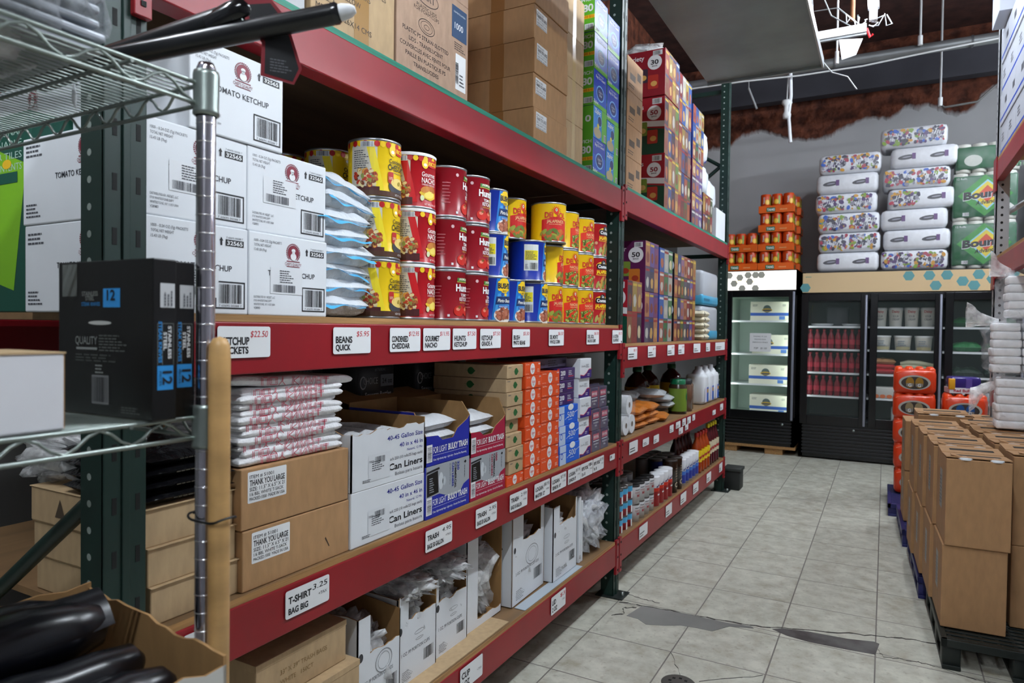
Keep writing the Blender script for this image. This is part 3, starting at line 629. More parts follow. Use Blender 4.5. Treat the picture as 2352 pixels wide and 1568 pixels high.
def lab_hunt(b):
    fr = Cy(0, 0, 0, CR*.986, 0); h = CH; W_ = M('#f3eeee', .4)
    b.rect(fr, -.02, h-.040, .042, h-.028, M('#3f7a2c', .4), 3); b.txt(fr, 'PREMIUM', .011, h-.0375, .0075, M('#f0edd8', .4), 5, w=.046, al='c', bold=.02, arch=.002); b.rect(fr, -.022, h-.043, .044, h-.041, M('#d9c34a', .4), 3)
    b.txt(fr, 'Hunts', -.026, h-.073, .023, W_, 5, w=.072, bold=.035); b.txt(fr, 'TOMATO', -.004, h-.091, .010, W_, 5, w=.048, bold=.02); b.txt(fr, 'KETCHUP', -.010, h-.106, .012, W_, 5, w=.056, bold=.02); b.txt(fr, '- RESTAURANT -', -.012, h-.114, .0042, M('#d8ae3e', .4), 5, w=.052)
    for k in range(7):
        x = -.018+.045*((k+1) % 4)-.03*0 if k < 3 else -.1
    for x, s_ in ((-.010, 1), (.032, .9), (.068, .95)):
        b.ell(fr, x, .034, .024*s_, .019*s_, M('#c8281e', .35), 4+x, 18); b.ell(fr, x-.006, .040, .009, .006, M('#ee8a74', .35), 5+x, 10)
        for k in range(6): a = k*PI/3; b.dec(fr, [(x, .046), (x+.011*math.cos(a), .046+.008*math.sin(a)), (x+.004*math.cos(a+.6), .046+.004*math.sin(a+.6))], M('#4c6a24', .4), 7)
    b.rect(fr, .09, .02, .115, .05, PAPER, 3); b.bar(fr, .092, .024, .02, .022, INK, 5, 10)
    b.ell(fr, -.052, h-.03, .006, .006, M('#d9b6b8', .4), 3, 8); b.rect(fr, -.056, .014, -.048, .022, PAPER, 3)
    for k in range(7): b.rect(fr, -.105, h-.06-.011*k, -.105+.028*(1-.1*(k % 3)), h-.057-.011*k, M('#c46a72', .4), 3)
    for k in range(5): b.lathe([(CR*.992, .052+.021*k), (CR*1.0, .054+.021*k), (CR*.992, .056+.021*k)], M('#8d0f1e', .3), n=40) if False else None
def lab_bush(b):
    fr = Cy(0, 0, 0, CR*.986, 0); h = CH
    b.dec(fr, [(-.045, .0085), (.075, .0085), (.055, h-.009), (-.025, h-.009)], M('#2179c9', .35), 1); b.dec(fr, [(-.038, .0085), (.062, .0085), (.035, h*.62), (-.02, h*.62)], M('#4a9fe0', .35), 2)
    b.rect(fr, -.125, .045, -.062, h-.02, M('#d7dcd9', .4), 1); b.rect(fr, -.122, h-.085, -.065, h-.045, M('#e5d51d', .4), 2); b.lines(fr, -.118, h-.083, .05, .035, 6, l=4); b.bar(fr, -.100, .050, .034, .028, INK, 3, 16); b.lines(fr, -.12, .052, .015, .022, 4, l=3)
    b.rect(fr, -.022, h-.056, .042, h-.018, M('#f0c81d', .4), 4, .008); b.ell(fr, .01, h-.016, .022, .009, M('#f0c81d', .4), 4); b.ell(fr, .01, h-.058, .016, .006, M('#f0c81d', .4), 4); b.txt(fr, "BUSH'S", .010, h-.046, .019, M('#17203a', .4), 6, w=.062, al='c', bold=.035); b.txt(fr, 'BEST', .010, h-.060, .007, M('#17203a', .4), 6, al='c')
    b.ell(fr, .0, h-.07, .007, .006, M('#2a4d9a', .4), 4); b.ell(fr, .016, h-.07, .007, .006, M('#e8c83a', .4), 4)
    b.dec(fr, [(-.03, h-.108), (.052, h-.105), (.056, h-.075), (-.026, h-.078)], M('#123063', .4), 4); b.txt(fr, 'Pinto Beans', -.022, h-.099, .013, M('#f2f2ea', .4), 6, w=.070, sh=.2, bold=.02)
    b.rect(fr, -.02, h-.121, .04, h-.110, M('#1c66b8', .4), 4, .003); b.txt(fr, 'FRIJOLES PINTOS', -.016, h-.118, .0055, PAPER, 6, w=.052, sh=.2)
    b.ell(fr, .010, .026, .046, .030, M('#e9e4dc', .35), 4, 24); beans(b, fr, .010, .030, .036, .022, ['#8f4a32', '#a85f43', '#7c3c28', '#b9745a'], 60, 5, .0085)
def delsol(b, kind):
    fr = Cy(0, 0, 0, CR*.986, 0); h = CH; rd = '#d8341a' if kind == 'n' else '#c8201c'
    for x in (-.0, .165):
        b.dec(fr, [(x-.058, .0085), (x+.062, .0085), (x+.062, h-.078), (x+.012, h-.062), (x-.058, h-.078)], M(rd, .38), 2)
        for k in range(9): a = PI*k/8; b.dec(fr, [(x+.006+.016*math.cos(a-.12), h-.040+.016*math.sin(a-.12)), (x+.006+.026*math.cos(a), h-.040+.025*math.sin(a)), (x+.006+.016*math.cos(a+.12), h-.040+.016*math.sin(a+.12))], M('#c4281a', .4), 3)
        b.ell(fr, x+.006, h-.038, .013, .014, M('#d2301c', .4), 4); b.ell(fr, x+.006, h-.034, .005, .007, M('#f0e9d0', .4), 5); b.ell(fr, x+.006, h-.034, .002, .004, M('#3c6a2a', .4), 6)
        b.txt(fr, 'DEL SOL', x+.004, h-.068, .023, M('#c4231a', .4), 5, w=.098, al='c', bold=.035); 
        b.txt(fr, 'NACHOS' if kind == 'n' else 'JALAPENOS', x+.004, h-.090, .013, M('#f0d79a', .4), 5, w=.062 if kind == 'n' else .08, al='c'); b.txt(fr, 'SLICED JALAPENO PEPPERS', x+.004, h-.098, .004, M('#f0d79a', .4), 5, w=.06, al='c')
        rg = random.Random(9)
        if kind == 'n':
            for k in range(42):
                cx, cy = x+rg.uniform(-.045, .05), .012+rg.uniform(0, .058); b.ell(fr, cx, cy, .008, .0065, M(rg.choice(['#6f7f24', '#8b9a35', '#4f6320', '#a3ad4a']), .4), 5+k*.04, 9, rg.uniform(0, 3)); b.ell(fr, cx, cy, .004, .003, M(rg.choice(['#3a4a18', '#c6cc7c']), .4), 5.04+k*.04, 7)
        else:
            for k in range(14):
                cx, cy = x+rg.uniform(-.05, .055), .016+rg.uniform(0, .036); b.ell(fr, cx, cy, .019, .009, M(rg.choice(['#6d7a2c', '#98a03c', '#b3ae58', '#c95a20', '#59702a']), .4), 5+k*.05, 12, rg.uniform(-.6, .9))
def lab_dn(b): delsol(b, 'n')
def lab_dj(b): delsol(b, 'j')
def lab_cost(b):
    fr = Cy(0, 0, 0, CR*.986, 0); h = CH
    for x in (0, ):
        b.ell(fr, x+.0, h-.045, .046, .020, M('#e7c13a', .4), 3, 22); b.rect(fr, x-.044, h-.064, x+.046, h-.036, M('#17110e', .4), 4, .009); b.ell(fr, x+.002, h-.033, .02, .016, M('#17110e', .4), 4)
        b.txt(fr, 'La', x+.002, h-.035, .013, PAPER, 6, al='c', bold=.03); b.txt(fr, 'Costena', x, h-.058, .016, PAPER, 6, w=.074, al='c', bold=.035)
        b.txt(fr, 'JALAPENOS', x, h-.086, .017, M('#f2cf1b', .4), 5, w=.092, al='c', bold=.04); b.txt(fr, 'PICKLED JALAPENO PEPPERS', x, h-.096, .006, M('#f2cf1b', .4), 5, w=.088, al='c', bold=.01)
        rg = random.Random(2)
        for k in range(13): b.ell(fr, x+rg.uniform(-.04, .05), .018+rg.uniform(0, .042), .020, .0075, M(rg.choice(['#8b9246', '#a8a85c', '#6b7a34', '#c0843a']), .4), 5+k*.05, 12, rg.uniform(.6, 1.9))
        b.bar(fr, -.088, .014, .026, .022, INK, 4, 12, back=PAPER); b.ell(fr, -.06, h-.105, .008, .008, M('#c9a07a', .4), 4)
def can_tpl(side, fn):
    b = can_body(side); b.build_fn = fn; l = MB(); fn(l); return b.mesh('food_can'), l.mesh('paper_label')
CY_ = M('#efc915', .3); CRD = M('#ab0d1a', .28); CHU = M('#8c0c1c', .25); CBU = M('#12309a', .28); CDY = M('#f0c414', .32); CLC = M('#ad131b', .3)
TPL = {'ched': can_tpl(CY_, lab_ched), 'gour': can_tpl(CRD, lab_gour), 'hunt': can_tpl(CHU, lab_hunt), 'bush': can_tpl(CBU, lab_bush), 'dn': can_tpl(CDY, lab_dn), 'dj': can_tpl(CDY, lab_dj), 'cost': can_tpl(CLC, lab_cost)}
def can(kind, lb, x, y, lv, rz, group, z0=None, sc=1.0):
    t = thing('food_can', lb, 'can', (x, y, (S1[2] if z0 is None else z0)+lv*CH), rz, group)
    for nm, me in (('can_body', TPL[kind][0]), ('printed_label', TPL[kind][1])):
        o = bpy.data.objects.new(nm, me); COL.objects.link(o); o.parent = t
    return t
G_ = {'ched': 'yellow condensed cheddar cans', 'gour': 'red nacho cheese cans', 'hunt': 'dark red tomato ketchup cans', 'bush': 'blue pinto bean cans', 'dn': 'orange and yellow nacho pepper cans', 'dj': 'yellow jalapeno cans', 'cost': 'red jalapeno cans'}
cx_ = -.10
for lv, rz, dx, dy in ((0, -.02, 0, 0), (1, .10, -.0, 0), (2, -.10, .0, 0)): can('ched', 'yellow condensed cheddar can, %s of the front stack' % LV3[lv], cx_+dx, 1.607+dy, lv, rz, G_['ched'])
can('ched', 'yellow cheddar can set back in shadow, left of the tallest yellow stack', -.30, 1.63, 2, -.05, G_['ched']); can('ched', 'yellow cheddar can deepest in the shadow behind the ketchup cartons', -.48, 1.60, 2, -.9, G_['ched'])
for lv in (0, 1):
    can('ched', 'shadowed yellow cheddar can under the set-back one, %s' % ('lowest' if lv == 0 else 'second up'), -.30, 1.63, lv, .2, 'shadowed cheddar cans supporting the set-back ones'); can('ched', 'hidden yellow cheddar can at the very back, %s' % ('lowest' if lv == 0 else 'second up'), -.48, 1.60, lv, .4, 'shadowed cheddar cans supporting the set-back ones')
for lv, rz in ((0, .03), (1, .02), (2, -.30)): can('gour', 'red nacho cheese can with pale lid, %s of its stack' % LV3[lv], cx_, 1.789, lv, rz, G_['gour'])
for lv, rz in ((0, -.05), (1, .10), (2, .30)): can('hunt', 'dark red tomato ketchup can, %s of the stack beside the nacho cheese' % LV3[lv], cx_, 1.976, lv, rz, G_['hunt'])
for lv, rz in ((0, .12), (1, -.12), (2, -.18)): can('hunt', 'dark red tomato ketchup can, %s of the stack beside the blue cans' % LV3[lv], cx_, 2.134, lv, rz, G_['hunt'])
can('bush', 'blue pinto bean can, bottom row nearest the ketchup cans', cx_, 2.294, 0, -.35, G_['bush']); can('bush', 'blue pinto bean can, bottom row between two blue cans', cx_-.02, 2.46, 0, -.1, G_['bush']); can('bush', 'blue pinto bean can, bottom row nearest the yellow cans', cx_, 2.634, 0, -.08, G_['bush'])
can('bush', 'blue pinto bean can, second row nearest the ketchup cans', cx_-.04, 2.35, 1, .15, G_['bush']); can('bush', 'blue pinto bean can with its yellow recipe panel showing, second row', cx_, 2.61, 1, .34, G_['bush']); can('bush', 'blue pinto bean can alone on the third row', cx_-.05, 2.36, 2, -.1, G_['bush'])
can('dj', 'yellow jalapeno can half hidden beside the top blue can', -.17, 2.56, 2, -.2, G_['dj']); can('dj', 'yellow jalapeno can at the near end of the top row, lettering half turned away', -.06, 2.73, 2, -.75, G_['dj'])
can('dj', 'jalapeno can, bottom of the stack beside the blue cans', cx_, 2.792, 0, -.15, G_['dj']); can('dj', 'jalapeno can turned so yellow shows, middle of the stack beside the blue cans', cx_, 2.792, 1, .35, G_['dj'])
for lv, rz in ((0, -.25), (1, -.3), (2, .1)): can('dn', 'orange nacho pepper can, %s of the first nacho stack' % LV3[lv], cx_, 2.967, lv, rz, G_['dn'])
for lv, rz in ((0, -.32), (1, -.3), (2, -.28)): can('dn', 'orange nacho pepper can, %s of the second nacho stack' % LV3[lv], cx_, 3.16, lv, rz, G_['dn'])
for lv, rz in ((0, -.3), (1, -.25), (2, -.1)): can('cost', 'red jalapeno can, %s of the stack beside the nacho peppers' % LV3[lv], cx_, 3.335, lv, rz, G_['cost'])
for lv, rz in ((0, .1), (1, .1), (2, .1)): can('cost', 'red jalapeno can, %s of the stack against the green post' % LV3[lv], cx_, 3.51-.0935, lv, rz, G_['cost']) if False else can('cost', 'red jalapeno can, %s of the stack against the green post' % LV3[lv], -.185, 3.475, lv, rz-.1, G_['cost'])
# ================================================================== BAY ONE, TRASH BAG SHELF
def ext(mb, fr, pl, t, mo, mi_):
    """panel: outline in the frame's plane, thickness t inwards; outer face mo, inner face and edges mi_"""
    A = sum(pl[i][0]*pl[(i+1) % len(pl)][1]-pl[(i+1) % len(pl)][0]*pl[i][1] for i in range(len(pl)))
    if A < 0: pl = pl[::-1]
    n = len(pl); o = [tuple(fr.o+fr.u*a+fr.v*b) for a, b in pl]; i_ = [tuple(fr.o+fr.u*a+fr.v*b-fr.n*t) for a, b in pl]
    mb.add(o, [list(range(n))], mo); mb.add(i_, [list(range(n))[::-1]], mi_)
    mb.add(o+i_, [(i, n+i, n+(i+1) % n, (i+1) % n) for i in range(n)], mi_)
def torn(x0, x1, z, amp, seed, n=14):
    rg = random.Random(seed); return [(x0+(x1-x0)*k/n, z+(rg.uniform(-amp, amp) if 0 < k < n else 0)) for k in range(n+1)]
def open_box(d, w, h, mo, mi_, front=None, left=None, right=None, back=None, t=.004):
    b = MB()
    f0 = front or [(0, h), (w, h)]
    ext(b, Fl((d/2, -w/2, 0), (0, 1, 0), (0, 0, 1)), [(w, 0), (0, 0)]+f0, t, mo, mi_)
    ext(b, Fl((-d/2, w/2, 0), (0, -1, 0), (0, 0, 1)), [(w, 0), (0, 0)]+(back or [(0, h), (w, h)]), t, mo, mi_)
    ext(b, Fl((-d/2, -w/2, 0), (1, 0, 0), (0, 0, 1)), [(d, 0), (0, 0)]+(left or [(0, h), (d, h)]), t, mo, mi_)
    ext(b, Fl((d/2, w/2, 0), (-1, 0, 0), (0, 0, 1)), [(d, 0), (0, 0)]+(right or [(0, h), (d, h)]), t, mo, mi_)
    b.box(-d/2+t, d/2-t, -w/2+t, w/2-t, 0, t, mi_)
    return b
def put(t, xf, y0, d, w, z): t.location = (xf-d/2, y0+w/2, z)
ZL = S1[1]
# small kraft cartons by the green post
def kb(b, d, w, h): b.rect(fF(d, w), .0, h*.5, w, h*.5+.0006, KEDGE, 1)
for k in range(3):
    w_ = .212; t = thing('kraft_carton', 'small plain kraft carton behind the chrome post, %s of three' % LV3[k], 'carton', (-.03-.21-.004*k, .842+w_/2+.004*(2-k), ZL+k*.0795), 0, 'small kraft cartons by the green post')
    b = MB(); b.box(-.21, .21, -w_/2, w_/2, 0, .0785, KRAFT2, .003); k == 2 and b.dec(Fl((-.21, -w_/2, 0), (1, 0, 0), (0, 0, 1)), [(.10, .02), (.14, .02), (.12, .062)], M('#4a3b2c', .8), 2); b.build('box_body', t)
    c = MB(); c.box(-.213, .215, -w_/2-.002, w_/2+.004, .0775, .080, KRAFT2, .001); c.build('lid_flap', t)
for k in range(4):
    b = MB(); b.pillow(.215, .30, .03, M('#0c0c0f', .22, kind='crinkle'), 30+k, .25, 18, 14, 6); fr = Fl((.148, -.08, .010), (0, 1, 0), (0, 0, 1)); b.lines(fr, .04, 0, .07, .005, 1, M('#4a4438', .5), 3)
    one('black_bag_pack', 'flat pack of black bags, %s of the pile on the kraft cartons' % ['bottom', 'second', 'third', 'topmost'][k], 'bag pack', b, (-.18, .945+.004*(k % 2), ZL+.2400+k*.0265), .02*(k-1), 'black bag packs on the kraft cartons')
# thank you cartons
def ty_label(y, z, w_=.115, hh=.072, rotf=False):
    def f_(q, d, w, h):
        fr = fF(d, w); q.rect(fr, y, z, y+w_, z+hh, PAPER, 1, .003)
        rows = (('ITEM # 51001', .008, .07), ('THANK YOU LARGE', .0135, .104), ('SIZE: 11.5" X 6.5" X 21', .0085, .104), ('1/6 BBL WHITE T-SACK', .0075, .10), ('PACKED:1000  MADE IN USA', .0075, .104)); zz = z+hh-.004
        for s_, s2, ww in rows: zz -= s2+.0035; q.txt(fr, s_, y+.005, zz, s2, INK, 3, w=ww*w_/.115, bold=.012 if s2 > .01 else 0)
    return f_
for k, lb in enumerate(('lower brown carton labelled THANK YOU LARGE on the trash bag shelf', 'upper brown carton labelled THANK YOU LARGE, under the white bag packs')):
    def pf(b, d, w, h, k=k):
        if k == 0: b.dec(fF(d, w), [(w*.74, .058), (w*.748, .062), (w*.79, .035), (w*.783, .033)], M('#3c2a1c', .8), 1)
    carton('thank_you_carton', lb, 'carton', .36, .352, .1405, KRAFT, (-.016-.18, 1.062+.176-(k == 1)*.004, ZL+k*.1425), 0, 'brown THANK YOU cartons on the trash bag shelf', pf, None, .003, ty_label(.018+.008*(k == 0), .060))
# folded white printed bags
def bagpack(w, d, h, seed, sx=1.0):
    b = MB(); MW = M('#e4e4e6', .38, kind='crinkle')
    def side(s_):
        def fn(a, v):
            x, y = -math.cos(PI*a), -math.cos(PI*v); e = (max(0, 1-abs(x)**24)*max(0, 1-abs(y)**14))**.33
            n_ = noise.noise(Vector((x*1.5+seed*9, y*3, seed))); m_ = noise.noise(Vector((y*5, x*5, seed*2.2)))
            return Vector((x*d/2*(1-.015*m_), y*w/2*(1-.02*n_), h*.5+s_*h*.5*e+(.0035*n_ if abs(x) < 1 and abs(y) < 1 else .0035*n_)))
        return fn
    b.grid(side(1), 20, 16, MW); g = side(-1); b.grid(lambda a, v: g(1-a, v), 20, 16, MW)
    c = MB(); R_ = M('#c23a52', .5); fr = Fl((d/2+.0008, 0, 0), (0, 1, 0), (0, 0, 1))
    rg = random.Random(seed)
    L = 'THANK YOU'; u = w*.30+rg.uniform(-.02, .02)
    # letters show folded over the front edge: outlined strokes only
    xs = u
    for ch in L:
        if ch == ' ': xs -= .018; continue
        cw = .026
        x0, x1 = xs-cw, xs-.004; z0, z1 = h*.08, h*.92; tt = .0016
        segs = {'T': [(.5, 0, .5, 1), (.62, 0, .62, 1), (0, .9, 1, .9), (0, .7, 1, .7)], 'H': [(0, 0, 0, 1), (.2, 0, .2, 1), (.8, 0, .8, 1), (1, 0, 1, 1), (.2, .5, .8, .5)], 'A': [(0, 1, .4, 0), (1, 1, .6, 0), (.2, 1, .5, .3), (.8, 1, .5, .3)], 'N': [(0, 0, 0, 1), (.2, 0, .2, 1), (.2, .1, .8, .9), (.8, 0, .8, 1), (1, 0, 1, 1)], 'K': [(0, 0, 0, 1), (.2, 0, .2, 1), (.2, .5, 1, 1), (.2, .5, 1, 0)], 'Y': [(0, 0, .5, .5), (1, 0, .5, .5), (.5, .5, .5, 1), (.62, .5, .62, 1)], 'O': [(0, .1, 0, .9), (.2, .2, .2, .8), (0, .1, 1, .1), (0, .9, 1, .9), (.8, .2, .8, .8), (1, .1, 1, .9)], 'U': [(0, 0, 0, .9), (.2, 0, .2, .8), (.2, .9, .8, .9), (.8, 0, .8, .8), (1, 0, 1, .9)]}[ch]
        for a0, b0, a1, b1 in segs:
            p, q_ = Vector((x0+(x1-x0)*a0, z0+(z1-z0)*b0)), Vector((x0+(x1-x0)*a1, z0+(z1-z0)*b1)); dd = (q_-p); nn = Vector((-dd.y, dd.x)).normalized()*tt/2
            for s_ in (0, ): c.dec(fr, [tuple(p-nn), tuple(q_-nn), tuple(q_+nn), tuple(p+nn)], R_, 2)
            # same stroke running back over the top face
            ft = Fl((d/2-.012, 0, h+.0032), (0, 1, 0), (-1, 0, 0)); k2 = .05
            if b1 != b0 and abs(a1-a0) < .3: c.dec(ft, [(p.x-tt/2, 0), (p.x+tt/2, 0), (p.x+tt/2, k2), (p.x-tt/2, k2)], R_, 2)
        xs -= cw
    return b, c
z = ZL+.285
for k in range(12):
    h_ = .0225; w_ = .335-.01*(k % 3); 
    t = thing('plastic_bag_bundle', 'folded bundle of white bags with red print, %s' % (['bottom of the tall pile', 'second from the bottom of the pile', 'third from the bottom of the pile', 'fourth from the bottom of the pile', 'fifth from the bottom of the pile', 'sixth from the bottom of the pile', 'seventh from the bottom of the pile', 'eighth from the bottom of the pile', 'fourth from the top of the pile', 'third from the top of the pile', 'second from the top of the pile', 'topmost of the pile, its end sticking out'][k]), 'bag bundle', (-.165-.004*(k % 3), 1.228+.008*math.sin(k*2.1), z), .015*math.sin(k*1.7), 'white printed bag bundles in the tall pile')
    if k == 11: h_ = .026; w_ = .40; t.location.y += .022; t.rotation_euler[0] = -.045; t.location.z += .004
    b, c = bagpack(w_, .28, h_, k+2); b.build('bag_stack', t); c.build('red_print', t); z += .0157
# can liner cartons
BLUE_T = M('#2b2f8f', .5)
def liner_print(b, d, w, h, torn_=False):
    fr = fF(d, w)
    b.txt(fr, '40-45 Gallon Size', w-.012, h-.032, .0135, BLUE_T, 2, w=.172, al='r', bold=.01); b.txt(fr, '40 in x 46 in', w-.012, h-.058, .0130, BLUE_T, 2, w=.115, al='r', bold=.008)
    b.txt(fr, 'Natural, 12 Mic', w-.012, h-.074, .0075, BLUE_T, 2, w=.078, al='r'); b.txt(fr, 'Pack 250 (10 rolls/25 bags each)', w-.012, h-.092, .0085, M('#3b3b48', .5), 2, w=.165, al='r')
    b.txt(fr, 'Can Liners', w-.012, h-.121, .019, INK, 2, w=.165, al='r', bold=.022); b.txt(fr, 'Bolsas para basura', w-.012, h-.139, .010, INK2, 2, w=.135, al='r')
    b.rect(fr, .07, .018, .165, h-.062, M('#d9dde2', .35), 3); b.bar(fr, .098, h-.088, .045, .018, INK2, 4, 20); b.lines(fr, .085, .045, .055, .03, 5, l=4); b.txt(fr, '70823', .072, h-.084, .006, INK2, 4); b.lines(fr, .045, .018, .05, .009, 2, l=4)
def liner_lower(b, d, w, h): liner_print(b, d, w, h)
carton('can_liner_carton', 'lower white Can Liners carton, unopened', 'carton', .36, .337, .155, WHITE, (-.012-.18, 1.417+.1685, ZL), 0, 'white Can Liners cartons', liner_lower)
t = thing('can_liner_carton', 'upper white Can Liners carton with torn-open top', 'carton', (-.012-.18, 1.417+.1685, ZL+.156), 0, 'white Can Liners cartons')
b = open_box(.36, .337, .17, WHITE, CORR, front=torn(0, .337, .158, .006, 4, 22), left=torn(0, .36, .16, .010, 6, 12), right=[(0, .175), (.36, .175)]); liner_print(b, .36, .337, .155); b.build('box_body', t)
for k in range(4):
    q = MB(); q.tube([(-.14, 0, 0), (-.05, 0, .004), (.05, 0, .002), (.145, 0, 0)], [.030, .034, .034, .031], M('#dfe1e4', .35, kind='crinkle'), 14)
    one('liner_roll', 'roll of clear can liners inside the torn white carton, %s' % ['nearest the bag pile', 'second of the row', 'third of the row', 'beside the blue carton'][k], 'roll', q, (-.192, 1.47+k*.074, ZL+.156+.105+.004*(k % 2)), 0, 'liner rolls in the torn white carton')
# blue and red bulky trash cartons
def bulky(base, n, w, h, full=True):
    def f_(b, d, w, h):
        fr = fF(d, w); C_ = M(base, .4)
        if full:
            b.rect(fr, .004, h*.30, w*.995, h*.995, M('#b4bcc4', .35, .3), 1)
            b.dec(fr, [(0, 0), (w, 0), (w, h*.52), (w*.86, h*.45), (w*.76, h*.30), (w*.52, h*.30), (w*.42, h*.36), (w*.30, h*.42), (0, h*.40)], C_, 2)
            b.dec(fr, [(.008, h*.42), (w*.28, h*.45), (w*.26, h*.88), (.008, h*.84)], BLK, 3); b.dec(fr, [(w*.02, h*.86), (w*.30, h*.90), (w*.29, h*.94), (w*.02, h*.90)], M('#23252b', .4), 3); b.lines(fr, w*.08, h*.48, w*.1, h*.3, 7, M('#9aa0a8', .5), 4)
            b.ell(fr, w*.33, h*.66, w*.05, h*.17, M('#cfd6dc', .3), 3); b.ell(fr, w*.40, h*.64, w*.04, h*.09, M('#c2cad1', .3), 3)
            fr2 = Fl(fr.P(w*.60, h*.95, 0), (0, 0, -1), (0, 1, 0))
            for i_, (s_, hh, ww, mt, yy) in enumerate(((n, .012, .030, C_, .026), ('COMMERCIAL', .011, .088, INK, .010), ('CAN LINERS', .011, .080, C_, -.006), ('33 GALLON (124 L)' if n == '320' else '10 GALLON (37.8 L)', .006, .07, INK2, -.020))): b.txt(fr2, s_, .0, yy, hh, mt, 4, w=ww, bold=.02 if hh > .01 else 0)
            b.dec(fr, [(w*.86, h*.90), (w*.89, h*.935), (w*.92, h*.90), (w*.89, h*.865)], INK, 4); b.lines(Fl(fr.P(w*.87, h*.83, 0), (0, 0, -1), (0, 1, 0)), 0, 0, .06, .006, 1, l=4)
        zz = .052
        b.rect(fr, .004, .012, .035, .068, PAPER, 4); b.bar(Fl(fr.P(.031, .016, 0), (0, 0, 1), (0, -1, 0)), 0, 0, .046, .022, INK2, 5, 18)
        b.txt(fr, 'FOR LIGHT', .040, .038, .020, PAPER, 4, w=w*.30, bold=.005); b.txt(fr, 'BULKY TRASH', .040+w*.33, .038, .020, PAPER, 4, w=w*.46, bold=.03)
        for k in range(34): b.rect(fr, .040+k*(w-.06)/34, .030, .040+k*(w-.06)/34+.003, .0315, PAPER, 4)
        b.txt(fr, 'Clear, high-density bags - Light-duty - One-by-One Dispensing', .040, .014, .0065, PAPER, 4, w=w*.76, bold=.01)
    return f_
BB, RR = '#1c2a9e', '#a3163c'
carton('bulky_trash_carton', 'lower blue and silver carton of 33 gallon can liners', 'carton', .32, .26, .168, M(BB, .4), (-.010-.16, 1.757+.13, ZL), 0, 'blue bulky trash cartons', bulky(BB, '320', .26, .168))
carton('bulky_trash_carton', 'lower red and silver carton of 10 gallon can liners', 'carton', .30, .251, .155, M(RR, .4), (-.010-.15, 2.0225+.1255, ZL), 0, 'red bulky trash cartons', bulky(RR, '1000', .251, .155))
for lb, c_, d, w, h, y0, z0, fr_h, side_h, n in (('upper blue carton with a scooped front showing white liners', BB, .32, .26, .17, 1.757, ZL+.169, .105, .185, '320'), ('upper red carton with a scooped front showing white liners', RR, .30, .25, .155, 2.0225, ZL+.156, .095, .19, '1000')):
    t = thing('bulky_trash_carton', lb, 'carton', (-.010-d/2, y0+w/2, z0), 0, 'blue bulky trash cartons' if c_ == BB else 'red bulky trash cartons')
    pf = [(0, fr_h*.92), (w*.26, fr_h*.88), (w*.36, fr_h*.72), (w*.60, fr_h*.72), (w*.70, fr_h*.98), (w*.94, fr_h*1.22), (w, fr_h*1.35)]
    b = open_box(d, w, h, M(c_, .4), CORR, front=pf, left=[(0, h), (d*.85, h), (d, fr_h*.9)], right=[(0, fr_h*1.35), (d*.10, side_h), (d, side_h)], back=[(0, side_h), (w, side_h)])
    bulky(c_, n, w, h, False)(b, d, w, h); b.build('box_body', t)
    c = MB(); ext(c, Fl((-d/2+.0, -w/2, side_h-.004), (0, 1, 0), (-.9, 0, .25)), [(0, 0), (w, 0), (w, .12), (0, .12)], .003, CORR, CORR); c.build('lid_flap', t)
    for k in range(3):
        q = MB(); q.pillow(w*.88, d*.8, .05, M('#dde0e4', .35, kind='crinkle'), 60+k+int(y0*10), .3, 18, 14, 4)
        one('liner_bundle', 'folded white liner bundle in the scooped %s carton, %s' % ('blue' if c_ == BB else 'red', LV3[k]), 'bag bundle', q, (-.020-d/2+.0, y0+w/2-.004, z0+.006+k*.044), .03*(k-1), 'liner bundles in the scooped %s carton' % ('blue' if c_ == BB else 'red'))
# squeeze bottle packs in the dark behind
def choice(b, fr, w, h):
    b.txt(fr, '#1765824C', w*.4, h*.78, .010, M('#77797e', .5), 3, w=w*.3); b.txt(fr, 'CHOICE', w*.10, h*.46, .024, M('#a8a9ac', .5), 3, w=w*.38); b.ring(fr, w*.09, h*.5, .018, .024, .005, M('#a8a9ac', .5), 3)
    b.rect(fr, w*.56, h*.38, w*.92, h*.68, M('#6d7078', .5), 3); b.txt(fr, '24 oz', w*.60, h*.46, .018, M('#17181c', .5), 4, w=w*.28, bold=.02); b.txt(fr, 'Squeeze Bottles', w*.14, h*.14, .017, M('#b9babd', .5), 3, w=w*.72, bold=.02)
for k, (y, w_, x_, lb) in enumerate(((1.97, .205, -.50, 'grey wrapped pack of squeeze bottles, nearer one in the shadow'), (2.31, .205, -.50, 'grey wrapped pack of squeeze bottles beside the leaf-printed boxes'), (1.72, .20, -.62, 'grey wrapped pack of squeeze bottles deepest in the shelf'))):
    t = thing('squeeze_bottle_pack', lb, 'bottle pack', (x_, y, ZL+.336), 0, 'squeeze bottle packs at the back of the shelf')
    b = MB(); b.box(-.12, .12, -w_/2, w_/2, 0, .145, M('#2a2b2f', .3), .02); fr = Fl((.12, -w_/2, 0), (0, 1, 0), (0, 0, 1)); choice(b, fr, w_, .145); b.build('dark_wrap', t)
    c = MB()
    for i in range(3):
        for j in range(4): c.lathe([(.022, .13), (.022, .150), (.014, .158), (0, .160)], M('#b8bbbf', .3), -.08+i*.075, -w_/2+.035+j*(w_-.07)/3, 0, 10)
    c.build('bottle_tops', t, 'pale bottle tops')
for k, (y, w_) in enumerate(((1.62, .42), (2.12, .40))):
    carton('kraft_carton', 'brown carton standing in the dark behind the %s' % ('torn white liner carton' if k == 0 else 'blue and red cartons'), 'carton', .40, w_+.04, .333, KRAFT3, (-.63, y+.03, ZL), 0, None, None, M('#8a6a44', .3))
